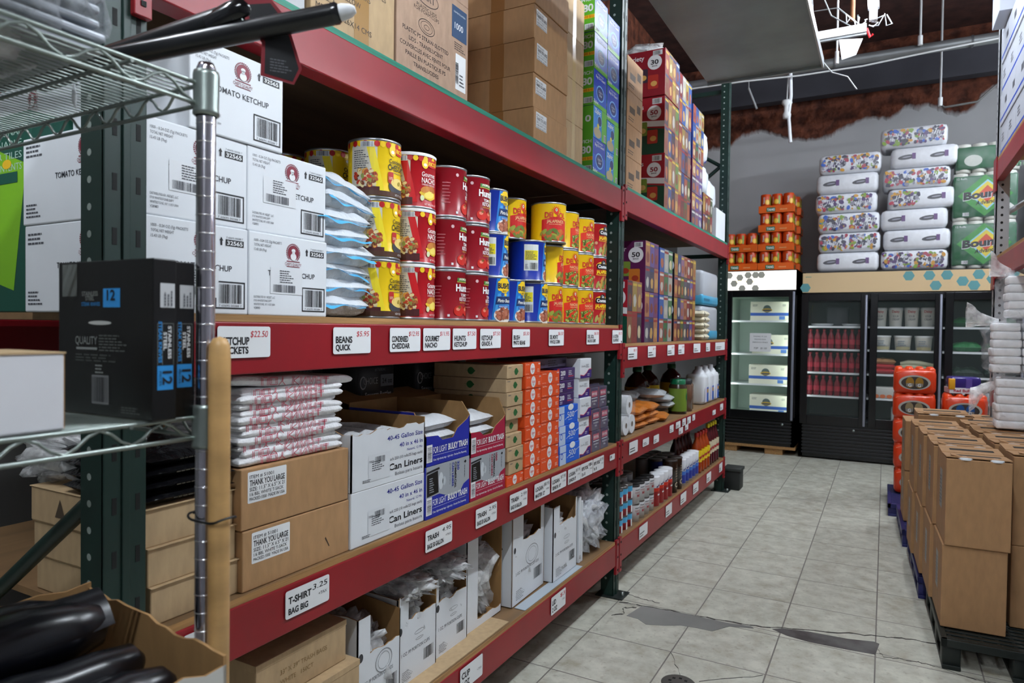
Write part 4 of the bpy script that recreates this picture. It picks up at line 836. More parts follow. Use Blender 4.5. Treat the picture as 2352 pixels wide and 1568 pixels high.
# leaf-printed deli paper boxes
LEAF = M('#1f5e2c', .5)
def leaf(b, fr, cx, cy, s_, l=2, rot=0.0):
    c, q = math.cos(rot), math.sin(rot); P_ = [(-1, 0), (-.88, .38), (-.6, .68), (-.2, .86), (.2, .84), (.55, .6), (.85, .28), (1.2, 0), (.85, -.28), (.55, -.6), (.2, -.84), (-.2, -.86), (-.6, -.68), (-.88, -.38)]
    b.dec(fr, [(cx+s_*(x*c-y*q), cy+s_*(x*q+y*c)) for x, y in P_], LEAF, l); b.dec(fr, [(cx-s_*1.9, cy+s_*.12), (cx-s_*.9, cy-s_*.03), (cx-s_*.9, cy+s_*.05)], LEAF, l)
def leaf_box(b, d, w, h):
    fr = fF(d, w); leaf(b, fr, w*.55, h*.5, h*.30); b.lines(fr, w*.06, h*.76, w*.25, h*.12, 1); b.txt(fr, 'MADE', w*.82, h*.86, .004, INK2, 2, w=w*.14)
    fl = fL(d, w); leaf(b, fl, d*.52, h*.5, h*.32, 2, .0)
hh = .0535
for k in range(8):
    carton('deli_paper_box', 'kraft box with a green leaf, %s in its stack' % ['tipped forward at the bottom', 'second from the bottom', 'third from the bottom', 'fourth from the bottom', 'fifth from the bottom', 'sixth from the bottom', 'seventh from the bottom', 'topmost'][k], 'box', .34, .128, hh-.0012, KRAFT2, (-.008-.17-(.02 if k == 3 else 0)+.004*(k % 2), 2.277+.064+[.012, .006, 0, -.003, 0, -.003, -.004, -.004][k], ZL+.0435+k*hh), [.05, .0, 0, .0, 0, 0, 0, 0][k], 'kraft leaf-printed boxes', leaf_box)
# orange wax paper boxes
ORM = M('#e2501c', .45)
def orange_box(b, d, w, h, s_=1):
    fr = fF(d, w); x = w*(.47 if s_ else .62)
    b.ell(fr, x, h*.5, h*.40, h*.44, PAPER, 2, 22); b.txt(fr, 'logan', x, h*.42, h*.24, M('#d23a2a', .5), 4, w=h*.56, al='c', sh=.2); b.txt(fr, 'WRAP', x, h*.22, h*.09, INK2, 4, w=h*.22, al='c'); b.ell(fr, x, h*.78, h*.04, h*.03, M('#d23a2a', .5), 4, 8)
    b.txt(fr, 'Soft Wax', w*.05, h*.82, h*.09, M('#f7d9c8', .5), 2, w=w*.22, bold=.01); b.txt(fr, '500', w*.84, h*.82, h*.10, PAPER, 2, w=w*.12, bold=.02); b.txt(fr, 'Soft Wax', w*.05, h*.09, h*.08, M('#f7d9c8', .5), 2, w=w*.2); b.lines(fr, w*.78, h*.2, w*.18, h*.3, 3, M('#f7d9c8', .5), 2)
    b.rect(fr, 0, h*.955, w, h*.97, M('#8e2f12', .6), 1)
def ob(lb, y0, w, k, h, z0, xf=-.006, rz=0.0): return carton('wax_paper_box', lb, 'box', .28, w-.002, h-.001, ORM, (xf-.14, y0+w/2, z0+k*h), rz, 'orange wax paper boxes', orange_box, None, .0015)
ob('orange wax paper box alone under the leaf-printed stack', 2.28, .138, 0, .0425, ZL)
OD = ['bottom', 'second up', 'third up', 'fourth up', 'fifth up', 'sixth up', 'seventh up', 'eighth up', 'topmost']
for k in range(9): ob('orange wax paper box, %s in the column beside the leaf boxes' % OD[k], 2.426-.003*(k % 3), .142, k, .0527, ZL, -.006+.003*(k % 2))
for k in range(8): ob('orange wax paper box, %s in the column beside the blue boxes' % (OD[k] if k < 7 else 'topmost'), 2.574, .182, k, .0535, ZL, -.006-.002*(k % 2))
# blue 500 boxes, purple 200 boxes
def blue500(b, d, w, h):
    fr = fF(d, w); b.rect(fr, 0, 0, w*.30, h, M('#b9cbe6', .4), 1); b.ring(fr, w*.10, h*.45, w*.06, h*.16, .004, M('#1d55c8', .4), 2); b.rect(fr, 0, h*.60, w*.30, h*.64, M('#1d55c8', .4), 2)
    b.txt(fr, '500', w*.62, h*.36, h*.30, PAPER, 2, w=w*.34, al='c'); b.ell(fr, w*.62, h*.9, w*.14, h*.17, PAPER, 2); b.rect(fr, w*.40, 0, w*1, h*.02, M('#123c9c', .4), 2)
    b.dec(fr, [(w*.34, h*.28), (w*.48, h*.40), (w*.48, h*.43), (w*.34, h*.31)], PAPER, 2); b.dec(fr, [(w*.80, h*.55), (w, h*.66), (w, h*.69), (w*.80, h*.58)], PAPER, 2); b.lines(fr, w*.5, h*.22, w*.28, h*.07, 1, PAPER, 2)
for k in range(3): carton('foil_sheet_box', 'bright blue box marked 500, %s of three' % LV3[k], 'box', .28, .224, .0865, M('#1a63d8', .35), (-.004-.14-.004*k, 2.762+.112-.006*(k == 2), ZL+k*.0875), .0, 'bright blue 500 sheet boxes', blue500)
PUR = M('#3a1d5c', .4)
def purp200(b, d, w, h):
    fr = fF(d, w); b.rect(fr, 0, 0, w*.12, h, M('#a31c2c', .4), 1); b.txt(fr, '200', w*.18, h*.42, h*.36, PAPER, 2, w=w*.26, bold=.03); b.lines(fr, w*.2, h*.08, w*.2, h*.26, 2, PAPER, 2); b.lines(fr, w*.62, h*.25, w*.25, h*.55, 4, PAPER, 2); b.rect(fr, w*.60, h*.26, w*.9, h*.34, M('#c22f46', .4), 3)
for k in range(3): carton('foil_sheet_box', 'dark purple box marked 200, %s of three' % LV3[k], 'box', .28, .20, .0555, PUR, (-.03-.14, 2.772+.10+.008*(k == 2), ZL+.2635+k*.0565), .0, 'dark purple 200 sheet boxes', purp200)
def prepb(b, d, w, h):
    fr = fF(d, w); b.txt(fr, 'Party-Prep', w*.05, h*.3, h*.28, INK, 2, w=w*.28, sh=.2); b.txt(fr, '500', w*.86, h*.4, h*.3, INK, 2, w=w*.1, bold=.02); b.lines(fr, w*.42, h*.15, w*.36, h*.7, 3, INK, 2)
carton('foil_sheet_box', 'long grey and purple box lying on top of the purple boxes', 'box', .18, .36, .044, M('#5d5673', .4), (-.17, 2.760+.18-.125, ZL+.4335), 0, None, prepb)
# white and violet foil boxes
def wv(b, d, w, h):
    fr = fF(d, w); V = M('#39207a', .4); b.dec(fr, [(0, 0), (w, 0), (w, h*.42), (w*.75, h*.40), (w*.55, h*.22), (w*.3, h*.10), (0, h*.16)], V, 2)
    b.dec(fr, [(w, h*.42), (w, h*.46), (w*.74, h*.44), (w*.53, h*.255), (w*.3, h*.135), (0, h*.20), (0, h*.16), (w*.3, h*.10), (w*.55, h*.22), (w*.75, h*.40)], M('#c03a52', .4), 3)
    b.txt(fr, 'Choice-Prep', w*.08, h*.56, h*.10, INK2, 2, w=w*.36, sh=.25); b.lines(fr, w*.5, h*.52, w*.35, h*.2, 3, l=2); b.lines(fr, w*.62, h*.08, w*.3, h*.16, 2, PAPER, 4)
for k in range(5): carton('foil_roll_box', 'white box with a violet wave, %s' % ['at the bottom of its column', 'second up', 'third up', 'fourth up', 'topmost of its column'][k], 'box', .28, .136, .0935, WHITE, (-.006-.14-.01*(k % 2), 2.992+.068-.004*(k == 4), ZL+k*.0945), 0, 'white and violet foil boxes', wv)
# wrapped foil boxes
def pfoil(b, d, w, h):
    fr = fF(d, w); b.rect(fr, w*.14, h*.56, w*.86, h*.84, M('#b3405c', .35), 2); b.txt(fr, 'RPS FOIL', w*.5, h*.64, h*.12, PAPER, 4, w=w*.6, al='c', bold=.02); b.rect(fr, w*.14, h*.48, w*.86, h*.51, PAPER, 2); b.txt(fr, 'FOODSERVICE', w*.5, h*.32, h*.08, PAPER, 3, w=w*.6, al='c'); b.txt(fr, 'FOIL', w*.5, h*.18, h*.08, PAPER, 3, w=w*.25, al='c')
    fl = fL(d, w); b.rect(fl, 0, 0, d, h, M('#8e1526', .35), 1); b.txt(fl, 'FOODSERVICE', d*.95, h*.28, h*.12, PAPER, 2, w=d*.3, al='r'); b.txt(fl, 'FOIL', d*.95, h*.12, h*.12, PAPER, 2, w=d*.1, al='r')
CN = ['beside the white boxes', 'in the middle column', 'against the green post']
for c_ in range(3):
    for k in range(3):
        w_ = .112; t = carton('wrapped_foil_box', 'dark violet foil box in clear wrap, %s of the column %s' % (LV3[k], CN[c_]), 'box', .25, w_-.003, .1055, M('#3d3558', .22), (-.008-.125-.012*(k == 2)-(.09 if c_ == 2 else 0), [3.150, 3.268, 3.388][c_]+w_/2-.006*(k == 1), ZL+k*.107), .0, 'dark violet wrapped foil boxes', pfoil)
        q = MB(); q.box(-.126, .1275, -w_/2+.0002, w_/2-.0002, -.0, .1064, CLEAR, .004); q.build('clear_wrap', t)
# shelf tags of the trash bag shelf
for a in ((.900, .985, 'BAG', '', '', 'white shelf tag half hidden behind the chrome post'), (1.172, 1.319, 'T-SHIRT', 'BAG BIG', '3.25', None), (1.742, 1.892, 'TRASH', 'BAGS 50 GALLON', '4.95', None), (2.042, 2.190, 'TRASH', 'BAGS 33 GALLON', '2.95', None), (2.290, 2.436, 'TRASH', 'BAGS 10 GALLON', '2.99', None), (2.500, 2.647, 'LOGAN', 'MASTER 12"', '$8.95', 'white shelf tag reading MASTER 12 at 8.95'), (2.663, 2.819, 'LOGAN', 'SENIOR 10"', '$7.95', 'white shelf tag reading SENIOR 10 at 7.95'), (2.838, 2.985, 'LOGAN', 'JUNIOR 8"', '$5.95', 'white shelf tag reading JUNIOR 8 at 5.95'), (2.988, 3.137, 'RPS FOIL', '12x 10', '$', 'white foil shelf tag reading 12x 10'), (3.143, 3.288, 'RPS FOIL', '9x 10', '$3.95', 'white foil shelf tag reading 9x 10 at 3.95')):
    price_tag(a[5] or {'T-SHIRT': 'white shelf tag reading T-SHIRT BAG BIG below the THANK YOU cartons', 'BAGS 50 GALLON': 'white shelf tag for trash bags below the Can Liners cartons', 'BAGS 33 GALLON': 'white shelf tag for trash bags below the lower red carton', 'BAGS 10 GALLON': 'white shelf tag for trash bags below the leaf-printed boxes'}[a[2] if a[2] == 'T-SHIRT' else a[3]], a[0], a[1], .8155, a[2], a[3], a[4], h=.068, red=False, tax=True)
price_tag('small white sticker near the end of the trash bag shelf', 3.375, 3.45, .798, '3.95', '', '', h=.03, sz=1.6)
price_tag('white shelf tag reading CUP 2 OZ on the lowest beam', 1.952, 2.100, .284, 'CUP', '2 OZ', '', h=.078, tax=True, sz=1.15)
price_tag('white shelf tag reading LID 2 OZ on the lowest beam', 2.678, 2.830, .284, 'LID', '2 OZ', '$3', h=.078, tax=True, sz=1.15)
# ================================================================== BAY ONE, LOWEST SHELF
ZB = S1[0]
def tb(b, d, w, h):
    fr = fF(d, w); b.txt(fr, '33" X 39" TRASH BAGS', w*.5, h*.52, .0125, M('#8a6f45', .8), 2, w=w*.52, al='c'); b.txt(fr, 'WHITE   150CT', w*.42, h*.30, .0115, M('#8a6f45', .8), 2, w=w*.36, al='c'); b.txt(fr, '*', w*.38, h*.82, .008, M('#5a4020', .8), 2)
    b.box(-d/2-.001, d/2+.001, -w/2-.001, w/2+.001, h*.86, h+.001, KRAFT2, .001)
for k, lb in enumerate(('bottom trash bag carton on the lowest shelf', 'second trash bag carton, under the top one', 'topmost kraft trash bag carton on the lowest shelf')):
    carton('trash_bag_carton', lb, 'carton', .33, .31, .1105, KRAFT2, (-.022-.165-.02*(k == 2)+.012*(k == 1), 1.125+.155+.020*(k == 1), ZB+k*.112), .0, 'kraft trash bag cartons', tb)
def film_bundle(w, d, h, seed, m=None, col='#dfe3ea'):
    """crumpled clear bag with stacked cups or lids inside"""
    b = MB(); b.blob((0, 0, h/2), (d/2, w/2, h/2), m or FILM, .5, 9, 30, 20, seed, .7)
    b.blob((0, 0, h/2), (d/2*.97, w/2*.96, h/2*.96), FILM, .65, 15, 30, 20, seed+3, .7)
    return b
CUPM = M('#cfd6de', .2, spec=.8, alpha=.75)
def cup_cols(w, d, h, r, n, seed, along='x', ck=CUPM):
    c = MB(); rg = random.Random(seed)
    for k in range(n):
        y = -w/2+r+(w-2*r)*rg.random(); z = r+(h-2*r)*rg.random(); L_ = d*.8; x0 = -L_/2+rg.uniform(-.01, .01); st = .012; pts = []
        for i in range(int(L_/st)): pts += [(x0+i*st, y, z), (x0+i*st+st*.75, y, z)]
        c.tube(pts, [r if i % 2 == 0 else r*.86 for i in range(len(pts))], ck, 12)
    return c
def fcut(w, h, a, b_, zc, seed=1, amp=.004):
    return [(0, h), (w*a, h)]+torn(w*a, w*b_, zc, amp, seed, 8)+[(w*b_, h), (w, h)] if b_ < .99 else [(0, h), (w*a, h)]+torn(w*a, w, zc, amp, seed, 8)
def pprint(kind, n):
    def f_(b, d, w, h):
        fr = fF(d, w); G = M('#8a8c90', .6)
        if kind == 'lid': b.ring(fr, w*.60, h*.60, w*.20, h*.15, .003, G, 2); b.ring(fr, w*.60, h*.60, w*.14, h*.11, .0015, G, 2)
        else: b.ring(fr, w*.55, h*.66, w*.13, h*.03, .0015, G, 2); b.ring(fr, w*.55, h*.56, w*.10, h*.02, .0015, G, 2)
        b.txt(fr, '%s OZ. PP PORTION CUP%s' % (n, ' LIDS' if kind == 'lid' else 'S'), w*.46, h*.42, .0115, INK2, 2, w=w*.72, al='c'); b.bar(fr, w*.66, h*.18, w*.26, h*.17, INK, 2, 14)
        b.ring(fr, w*.24, h*.12, w*.14, h*.09, .001, G, 2, 4); b.lines(fr, w*.12, h*.05, w*.24, h*.15, 6, G, 2)
        fl = fL(d, w); b.txt(fl, 'PP25002LID', d*.62, h*.80, .014, INK2, 2, w=d*.5, al='c', bold=.01); b.ell(fr, w*.07, h*.80, .010, .013, M('#33353a', .5), 2)
    return f_
specs = [  # label, front x, y0, width, height, cut (a,b,z), kind, oz, rz
 ('open white portion cup lid carton beside the kraft trash bag cartons', -.05, 1.492, .196, .30, (.28, .98, .185), 'lid', '2', 0, .30),
 ('open white 1 oz portion cup carton with a bag bulging over its cut front', -.068, 1.697, .212, .285, (.27, .995, .205), 'cup', '1', .0, .29),
 ('open white 1 oz portion cup carton beside the tall side-on carton', -.080, 1.920, .205, .275, (.10, .96, .190), 'cup', '1', .0, .28),
 ('tall white carton turned side-on with bags spilling from its open end', -.09, 2.137, .262, .345, (.30, .995, .03), 'side', '2', .0, .345),
 ('open white 2 oz portion cup lid carton with cup stack in its notch', -.066, 2.432, .315, .365, (.32, .88, .255), 'lid', '2', .03, .365),
 ('open white 2 oz portion cup carton next to the clear bag bundle', -.036, 2.775, .270, .335, (.25, .93, .245), 'cup', '2', .0, .335)]
for i, (lb, xf, y0, w_, h_, cut, kd_, oz, rz, sh) in enumerate(specs):
    d_ = .34; t = thing('portion_cup_carton', lb, 'carton', (xf-d_/2, y0+w_/2, ZB), rz, 'white portion cup cartons on the lowest shelf')
    fr_ = fcut(w_, h_, cut[0], cut[1], cut[2], i, .007)
    b = open_box(d_, w_, h_, WHITE, CORR, front=fr_, left=torn(0, d_, h_, .005, i+9, 8), right=[(0, h_*(1 if i != 0 else .9)), (d_, h_)])
    if kd_ != 'side': pprint(kd_, oz)(b, d_, w_, cut[2] if kd_ == 'x' else h_*.78)
    else:
        fl = fL(d_, w_); b.rect(fl, d_*.35, h_*.78, d_*.82, h_*.88, INK, 2, .004); b.txt(fl, 'PP25002LID', d_*.58, h_*.805, .019, PAPER, 3, w=d_*.42, al='c', bold=.02); b.lines(fl, d_*.42, h_*.66, d_*.3, .03, 2, l=2)
    b.build('box_body', t)
    if kd_ != 'side':
        c = MB(); ext(c, Fl((-d_/2, -w_/2+.004, h_-.002), (0, 1, 0), (-.3, 0, 1)), torn(0, w_-.008, .05, .006, i+20, 8)+[(w_-.008, 0), (0, 0)], .003, CORR, CORR); c.build('lid_flap', t)
    bw, bd = w_*.86, d_*.86
    t2 = thing('cup_bag', 'clear bag of portion cups in the %s' % ['white lid carton beside the kraft cartons', 'first white 1 oz carton', 'second white 1 oz carton', 'side-on tall carton', 'notched lid carton', 'last open cup carton'][i], 'bag', (xf-d_/2+(.0 if kd_ != 'side' else .012), y0+w_/2+(.02 if kd_ == 'side' else 0), ZB+.006), rz, 'clear bags of cups in the white cartons')
    bh = [.235, .285, .265, .30, .285, .27][i]; film_bundle(bw if kd_ != 'side' else bw*.8, bd, bh, i+2).build('clear_bag', t2); cup_cols(bw*.8 if kd_ != 'side' else bw*.6, bd*.95, bh*.94, .026, 9, i).build('cup_stacks', t2)
# bags lying on top of two of the cartons, and the loose bag bundle by the post
for k, (x, y, z_, w_, d_, h_, lb) in enumerate(((-.20, 1.80, ZB+.262, .17, .30, .08, 'clear bag of cups bulging above the first 1 oz carton'), (-.20, 2.02, ZB+.25, .17, .30, .09, 'clear bag of cups bulging above the second 1 oz carton'))):
    t2 = thing('cup_bag', lb, 'bag', (x, y, z_), 0, 'clear bags bulging over the carton tops'); film_bundle(w_, d_, h_, 40+k).build('clear_bag', t2); cup_cols(w_*.9, d_*.9, h_*.95, .026, 4, 50+k).build('cup_stacks', t2)
t = thing('slim_carton', 'slim flattened white carton standing next to the loose bag bundle', 'carton', (-.17, 3.095, ZB), 0)
b = MB(); b.box(-.13, .13, -.012, .012, 0, .325, WHITE, .002); b.box(-.13, .13, .016, .036, 0, .30, WHITE, .002); b.txt(Fl((.13, -.012, .02), (0, 0, 1), (0, -1, 0)), 'RI', .0, -.02, .014, INK, 2); b.build('box_body', t)
t = thing('cup_bag', 'big loose clear bag of cups bulging beside the green post', 'bag', (-.185, 3.305, ZB), 0); 
film_bundle(.345, .30, .31, 77, M('#e3e8f0', .15, kind='film', alpha=.5, spec=.8)).build('clear_bag', t); cup_cols(.28, .27, .29, .032, 16, 71, ck=M('#d5dbe4', .25)).build('cup_stacks', t)
carton('kraft_carton', 'open-topped kraft carton behind the loose bag bundle', 'carton', .24, .36, .33, CORR, (-.50, 3.28, ZB), 0, None)
# cardboard sheets lying on the shelf front
q = MB(); q.box(-.11, .012, -.42, .30, 0, .004, KRAFT2); one('cardboard_sheet', 'flat strip of cardboard lying along the lowest shelf edge', 'cardboard', q, (-.022, 2.02, ZB+.0008), .0)
for o in bpy.data.objects:
    if o.name.startswith('portion_cup_carton'): o.location.z += .005
    if o.name.startswith('cup_bag') and o.get('group') == 'clear bags of cups in the white cartons': o.location.z += .005
q = MB(); q.box(-.05, .0, -.30, .30, 0, .002, M('#aab4bd', .5)); one('paper_sheet', 'pale blue-grey sheet on the lowest shelf below the notched carton', 'paper', q, (-.006, 2.75, ZB+.0008), .0)

# ================================================================== BAY ONE, UPPER SHELF
ZT = S1[3]
def gl_print(b, d, w, h):
    fr = fF(d, w)
    for k, (s_, ww) in enumerate((('RUBBER HOUSEHOLD GLOVES', .90), ('QUANTITY: 48 PAIRS', .68), ('COLOUR: YELLOW', .55), ('SIZE: L', .24), ('MEAS: 28X26X14 CMS', .70))): b.txt(fr, s_, w*.05, h*.80-k*.030, .0150, M('#3b3226', .7), 2, w=w*ww*.92)
    b.rect(fr, w*.48, 0, w*.66, h, M('#a07a45', .25), 1.2)
carton('glove_carton', 'kraft carton printed HOUSEHOLD GLOVES above the red beam', 'carton', .34, .33, .195, KRAFT2, (-.018-.17, 1.262+.165, ZT), 0, None, gl_print)
carton('kraft_carton', 'plain kraft carton on top of the gloves carton', 'carton', .34, .32, .19, KRAFT2, (-.025-.17, 1.262+.17, ZT+.196), 0, None, None, M('#a07a45', .3))
def dart(b, d, w, h):
    fr = fF(d, w); K_ = M('#463a35', .7)
    b.ring(fr, w*.38, h*.80, w*.16, h*.085, .003, K_, 2, 28); b.txt(fr, 'DART', w*.38, h*.77, .024, K_, 2, w=w*.22, al='c', bold=.01)
    b.txt(fr, 'PLASTIC LIDS', w*.38, h*.665, .011, K_, 2, w=w*.27, al='c'); b.txt(fr, 'FOR FOAM CUPS', w*.38, h*.625, .011, K_, 2, w=w*.34, al='c')
    b.ring(fr, w*.38, h*.51, w*.11, h*.075, .0025, K_, 2, 24); b.ring(fr, w*.38, h*.51, w*.08, h*.055, .0015, K_, 2, 24); b.ring(fr, w*.38, h*.51, w*.035, h*.025, .0015, K_, 2, 16)
    for k, (s_, ww) in enumerate((('PLASTIC PS STRAW-SLOTTED', .62), ('LIDS - TRANSLUCENT', .46), ('COUVERCLES AVEC FENTE POUR', .68), ('PAILLE EN PLASTIQUE PS', .54), ('TRANSLUCIDES', .34))): b.txt(fr, s_, w*.38, h*.37-k*.0235, .0125, K_, 2, w=w*ww, al='c', bold=.01)
    b.rect(fr, w*.74, h*.60, w*.97, h*.93, M('#254468', .5), 2); b.txt(fr, 'CONTENTS/CONTENU', w*.855, h*.86, .0055, PAPER, 3, w=w*.18, al='c'); b.txt(fr, '1000', w*.845, h*.70, .020, PAPER, 3, w=w*.13, al='c', bold=.01); b.lines(fr, w*.78, h*.48, w*.18, h*.09, 4, K_, 2)
    b.rect(fr, w*.80, h*.08, w*.96, h*.45, PAPER, 2, .003); fr2 = Fl(fr.P(w*.845, h*.14, 0), (0, 0, 1), (0, -1, 0)); b.bar(fr2, 0, 0, h*.22, w*.045, INK, 4, 30); b.lines(fr, w*.86, h*.12, w*.08, h*.14, 4, l=4)
carton('lid_carton', 'large pinkish-brown carton printed DART PLASTIC LIDS', 'carton', .42, .388, .318, M('#b0927c', .75, kind='kraft'), (-.014-.21, 1.597+.194, ZT), 0, 'large plastic lid cartons', dart)
carton('lid_carton', 'second pinkish-brown lid carton stacked above the printed one', 'carton', .42, .388, .30, M('#b0927c', .75, kind='kraft'), (-.016-.21, 1.599+.194, ZT+.319), 0, 'large plastic lid cartons', dart)
def dk(b, d, w, h):
    fr = fF(d, w)
    b.rect(fr, w*.08, h*.10, w*.62, h*.95, BLK, 1); b.txt(fr, '2 GAL (7.57 L)', w*.34, h*.16, .012, PAPER, 3, w=w*.40, al='c'); b.lines(fr, w*.12, h*.34, w*.42, .05, 4, PAPER, 3); b.rect(fr, w*.66, h*.08, w*.78, h*.6, PAPER, 1); b.bar(fr, w*.665, h*.10, w*.11, h*.2, INK, 3, 10); b.rect(fr, w*.80, h*.22, w*.99, h*.95, M('#3a3b3f', .5), 1)
carton('product_box', 'grey and black product box on the upper shelf by the green post', 'box', .32, .30, .20, M('#b7babd', .5), (-.02-.16, .945+.15, ZT), 0, None, dk)
for k in range(5):
    def tape_(b, d, w, h):
        b.rect(fL(d, w), d*.42, 0, d*.60, h, M('#8f6334', .25), 1.2)
    carton('thank_you_carton', 'brown carton with a white sticker, %s of the tall corner stack' % ['bottom', 'second', 'third', 'fourth', 'topmost'][k], 'carton', .36, .33, .1385, KRAFT, (-.020-.18-.004*(k % 2), 2.497+.165, ZT+k*.1395), 0, 'brown stickered cartons stacked on the upper shelf', tape_, None, .003, ty_label(.018, .058, .10, .066))
for k in range(4): carton('kraft_carton', 'kraft carton set back between the corner stack and the blue boxes, %s' % ['bottom', 'second', 'third', 'topmost'][k], 'carton', .28, .245, .20, KRAFT2, (-.055-.14, 2.845+.1225, ZT+k*.201), 0, 'kraft cartons beside the blue bag boxes', lambda b, d, w, h: b.rect(fF(d, w), w*.45, 0, w*.6, h, M('#c9b083', .2), 1.2))
for k in range(3): carton('kraft_carton', 'shadowed kraft carton at the back of the upper shelf, %s' % LV3[k], 'carton', .40, .45, .20, KRAFT3, (-.75, 2.24, ZT+k*.201), 0, 'shadowed kraft cartons at the back of the upper shelf')
ZB1, ZB2, ZGR = M('#1f3fb4', .35), M('#2a86dc', .35), M('#62b52e', .4)
def zip_a(b, d, w, h):
    fr = fF(d, w); b.rect(fr, 0, 0, w, h*.12, ZGR, 1); b.rect(fr, 0, h*.12, w, h*.55, M('#2357c8', .35), 1); b.ring(fr, w*.50, h*.42, w*.30, h*.22, .006, M('#8fd0f4', .35), 2, 20); b.ell(fr, w*.50, h*.42, w*.24, h*.17, M('#16246e', .35), 2); b.txt(fr, 'Grip n', w*.5, h*.43, .013, PAPER, 4, w=w*.3, al='c', sh=.2); b.txt(fr, 'Seal', w*.5, h*.34, .013, PAPER, 4, w=w*.2, al='c', sh=.2)
    b.txt(fr, 'Bag On Guard', w*.5, h*.80, .013, PAPER, 3, w=w*.7, al='c', bold=.02); b.txt(fr, 'Unbeatable', w*.5, h*.90, .009, PAPER, 3, w=w*.5, al='c'); b.txt(fr, 'Ziploc', w*.18, h*.08, .016, PAPER, 3, w=w*.35, al='c', bold=.02)
    fl = fL(d, w); b.rect(fl, d*.6, 0, d, h, ZGR, 1); b.txt(fl, 'WICH', d*.97, h*.84, .016, PAPER, 3, w=d*.26, al='r', bold=.02); b.txt(fl, '580', d*.97, h*.56, .034, PAPER, 3, w=d*.32, al='r', bold=.03); b.rect(fl, d*.74, h*.36, d, h*.46, M('#f0c01c', .4), 3); b.txt(fl, 'SAVE $10', d*.98, h*.38, .012, M('#d12020', .4), 4, w=d*.24, al='r'); b.rect(fl, d*.80, h*.06, d*.98, h*.22, PAPER, 3); b.bar(fl, d*.82, h*.07, d*.14, h*.13, INK2, 4, 10)
def zip_b(b, d, w, h):
    fr = fF(d, w); b.rect(fr, w*.62, 0, w, h, ZGR, 1); b.txt(fr, 'Ziploc', w*.30, h*.80, .022, PAPER, 3, w=w*.46, al='c', bold=.03); b.ell(fr, w*.46, h*.6, w*.14, h*.15, M('#16246e', .35), 3); b.ring(fr, w*.46, h*.6, w*.17, h*.18, .003, M('#8fd0f4', .35), 2, 18); b.ell(fr, w*.30, h*.20, w*.28, h*.17, M('#b7a77c', .4), 3, 16); b.ell(fr, w*.34, h*.42, .013, .013, M('#e8d84a', .4), 3); b.bar(fr, w*.8, h*.06, w*.14, .03, INK2, 3, 8, back=PAPER)
    zl = fL(d, w); b.rect(zl, d*.6, 0, d, h, ZGR, 1); b.txt(zl, '0', d*.95, h*.5, .03, PAPER, 3, w=d*.12, al='r', bold=.03)
for c_, y in enumerate((3.140, 3.322)):
    zz = ZT
    for k, kd_ in enumerate((('a', 'b', 'a', 'a', 'a') if c_ == 0 else ('b', 'b', 'a', 'a', 'a'))):
        hh_ = .155 if kd_ == 'b' else .178
        carton('storage_bag_box', 'blue and green storage bag box, %s of the %s column' % (['bottom', 'second', 'third', 'fourth', 'topmost'][k], ['nearer', 'farther'][c_]), 'box', .26, .176, hh_, ZB1 if kd_ == 'a' else ZB2, (-.022-.13-(.0 if c_ == 0 else 0), y+.088+.004*(k % 2), zz), 0, 'blue storage bag boxes by the green post', zip_a if kd_ == 'a' else zip_b, None, .002); zz += hh_+.001
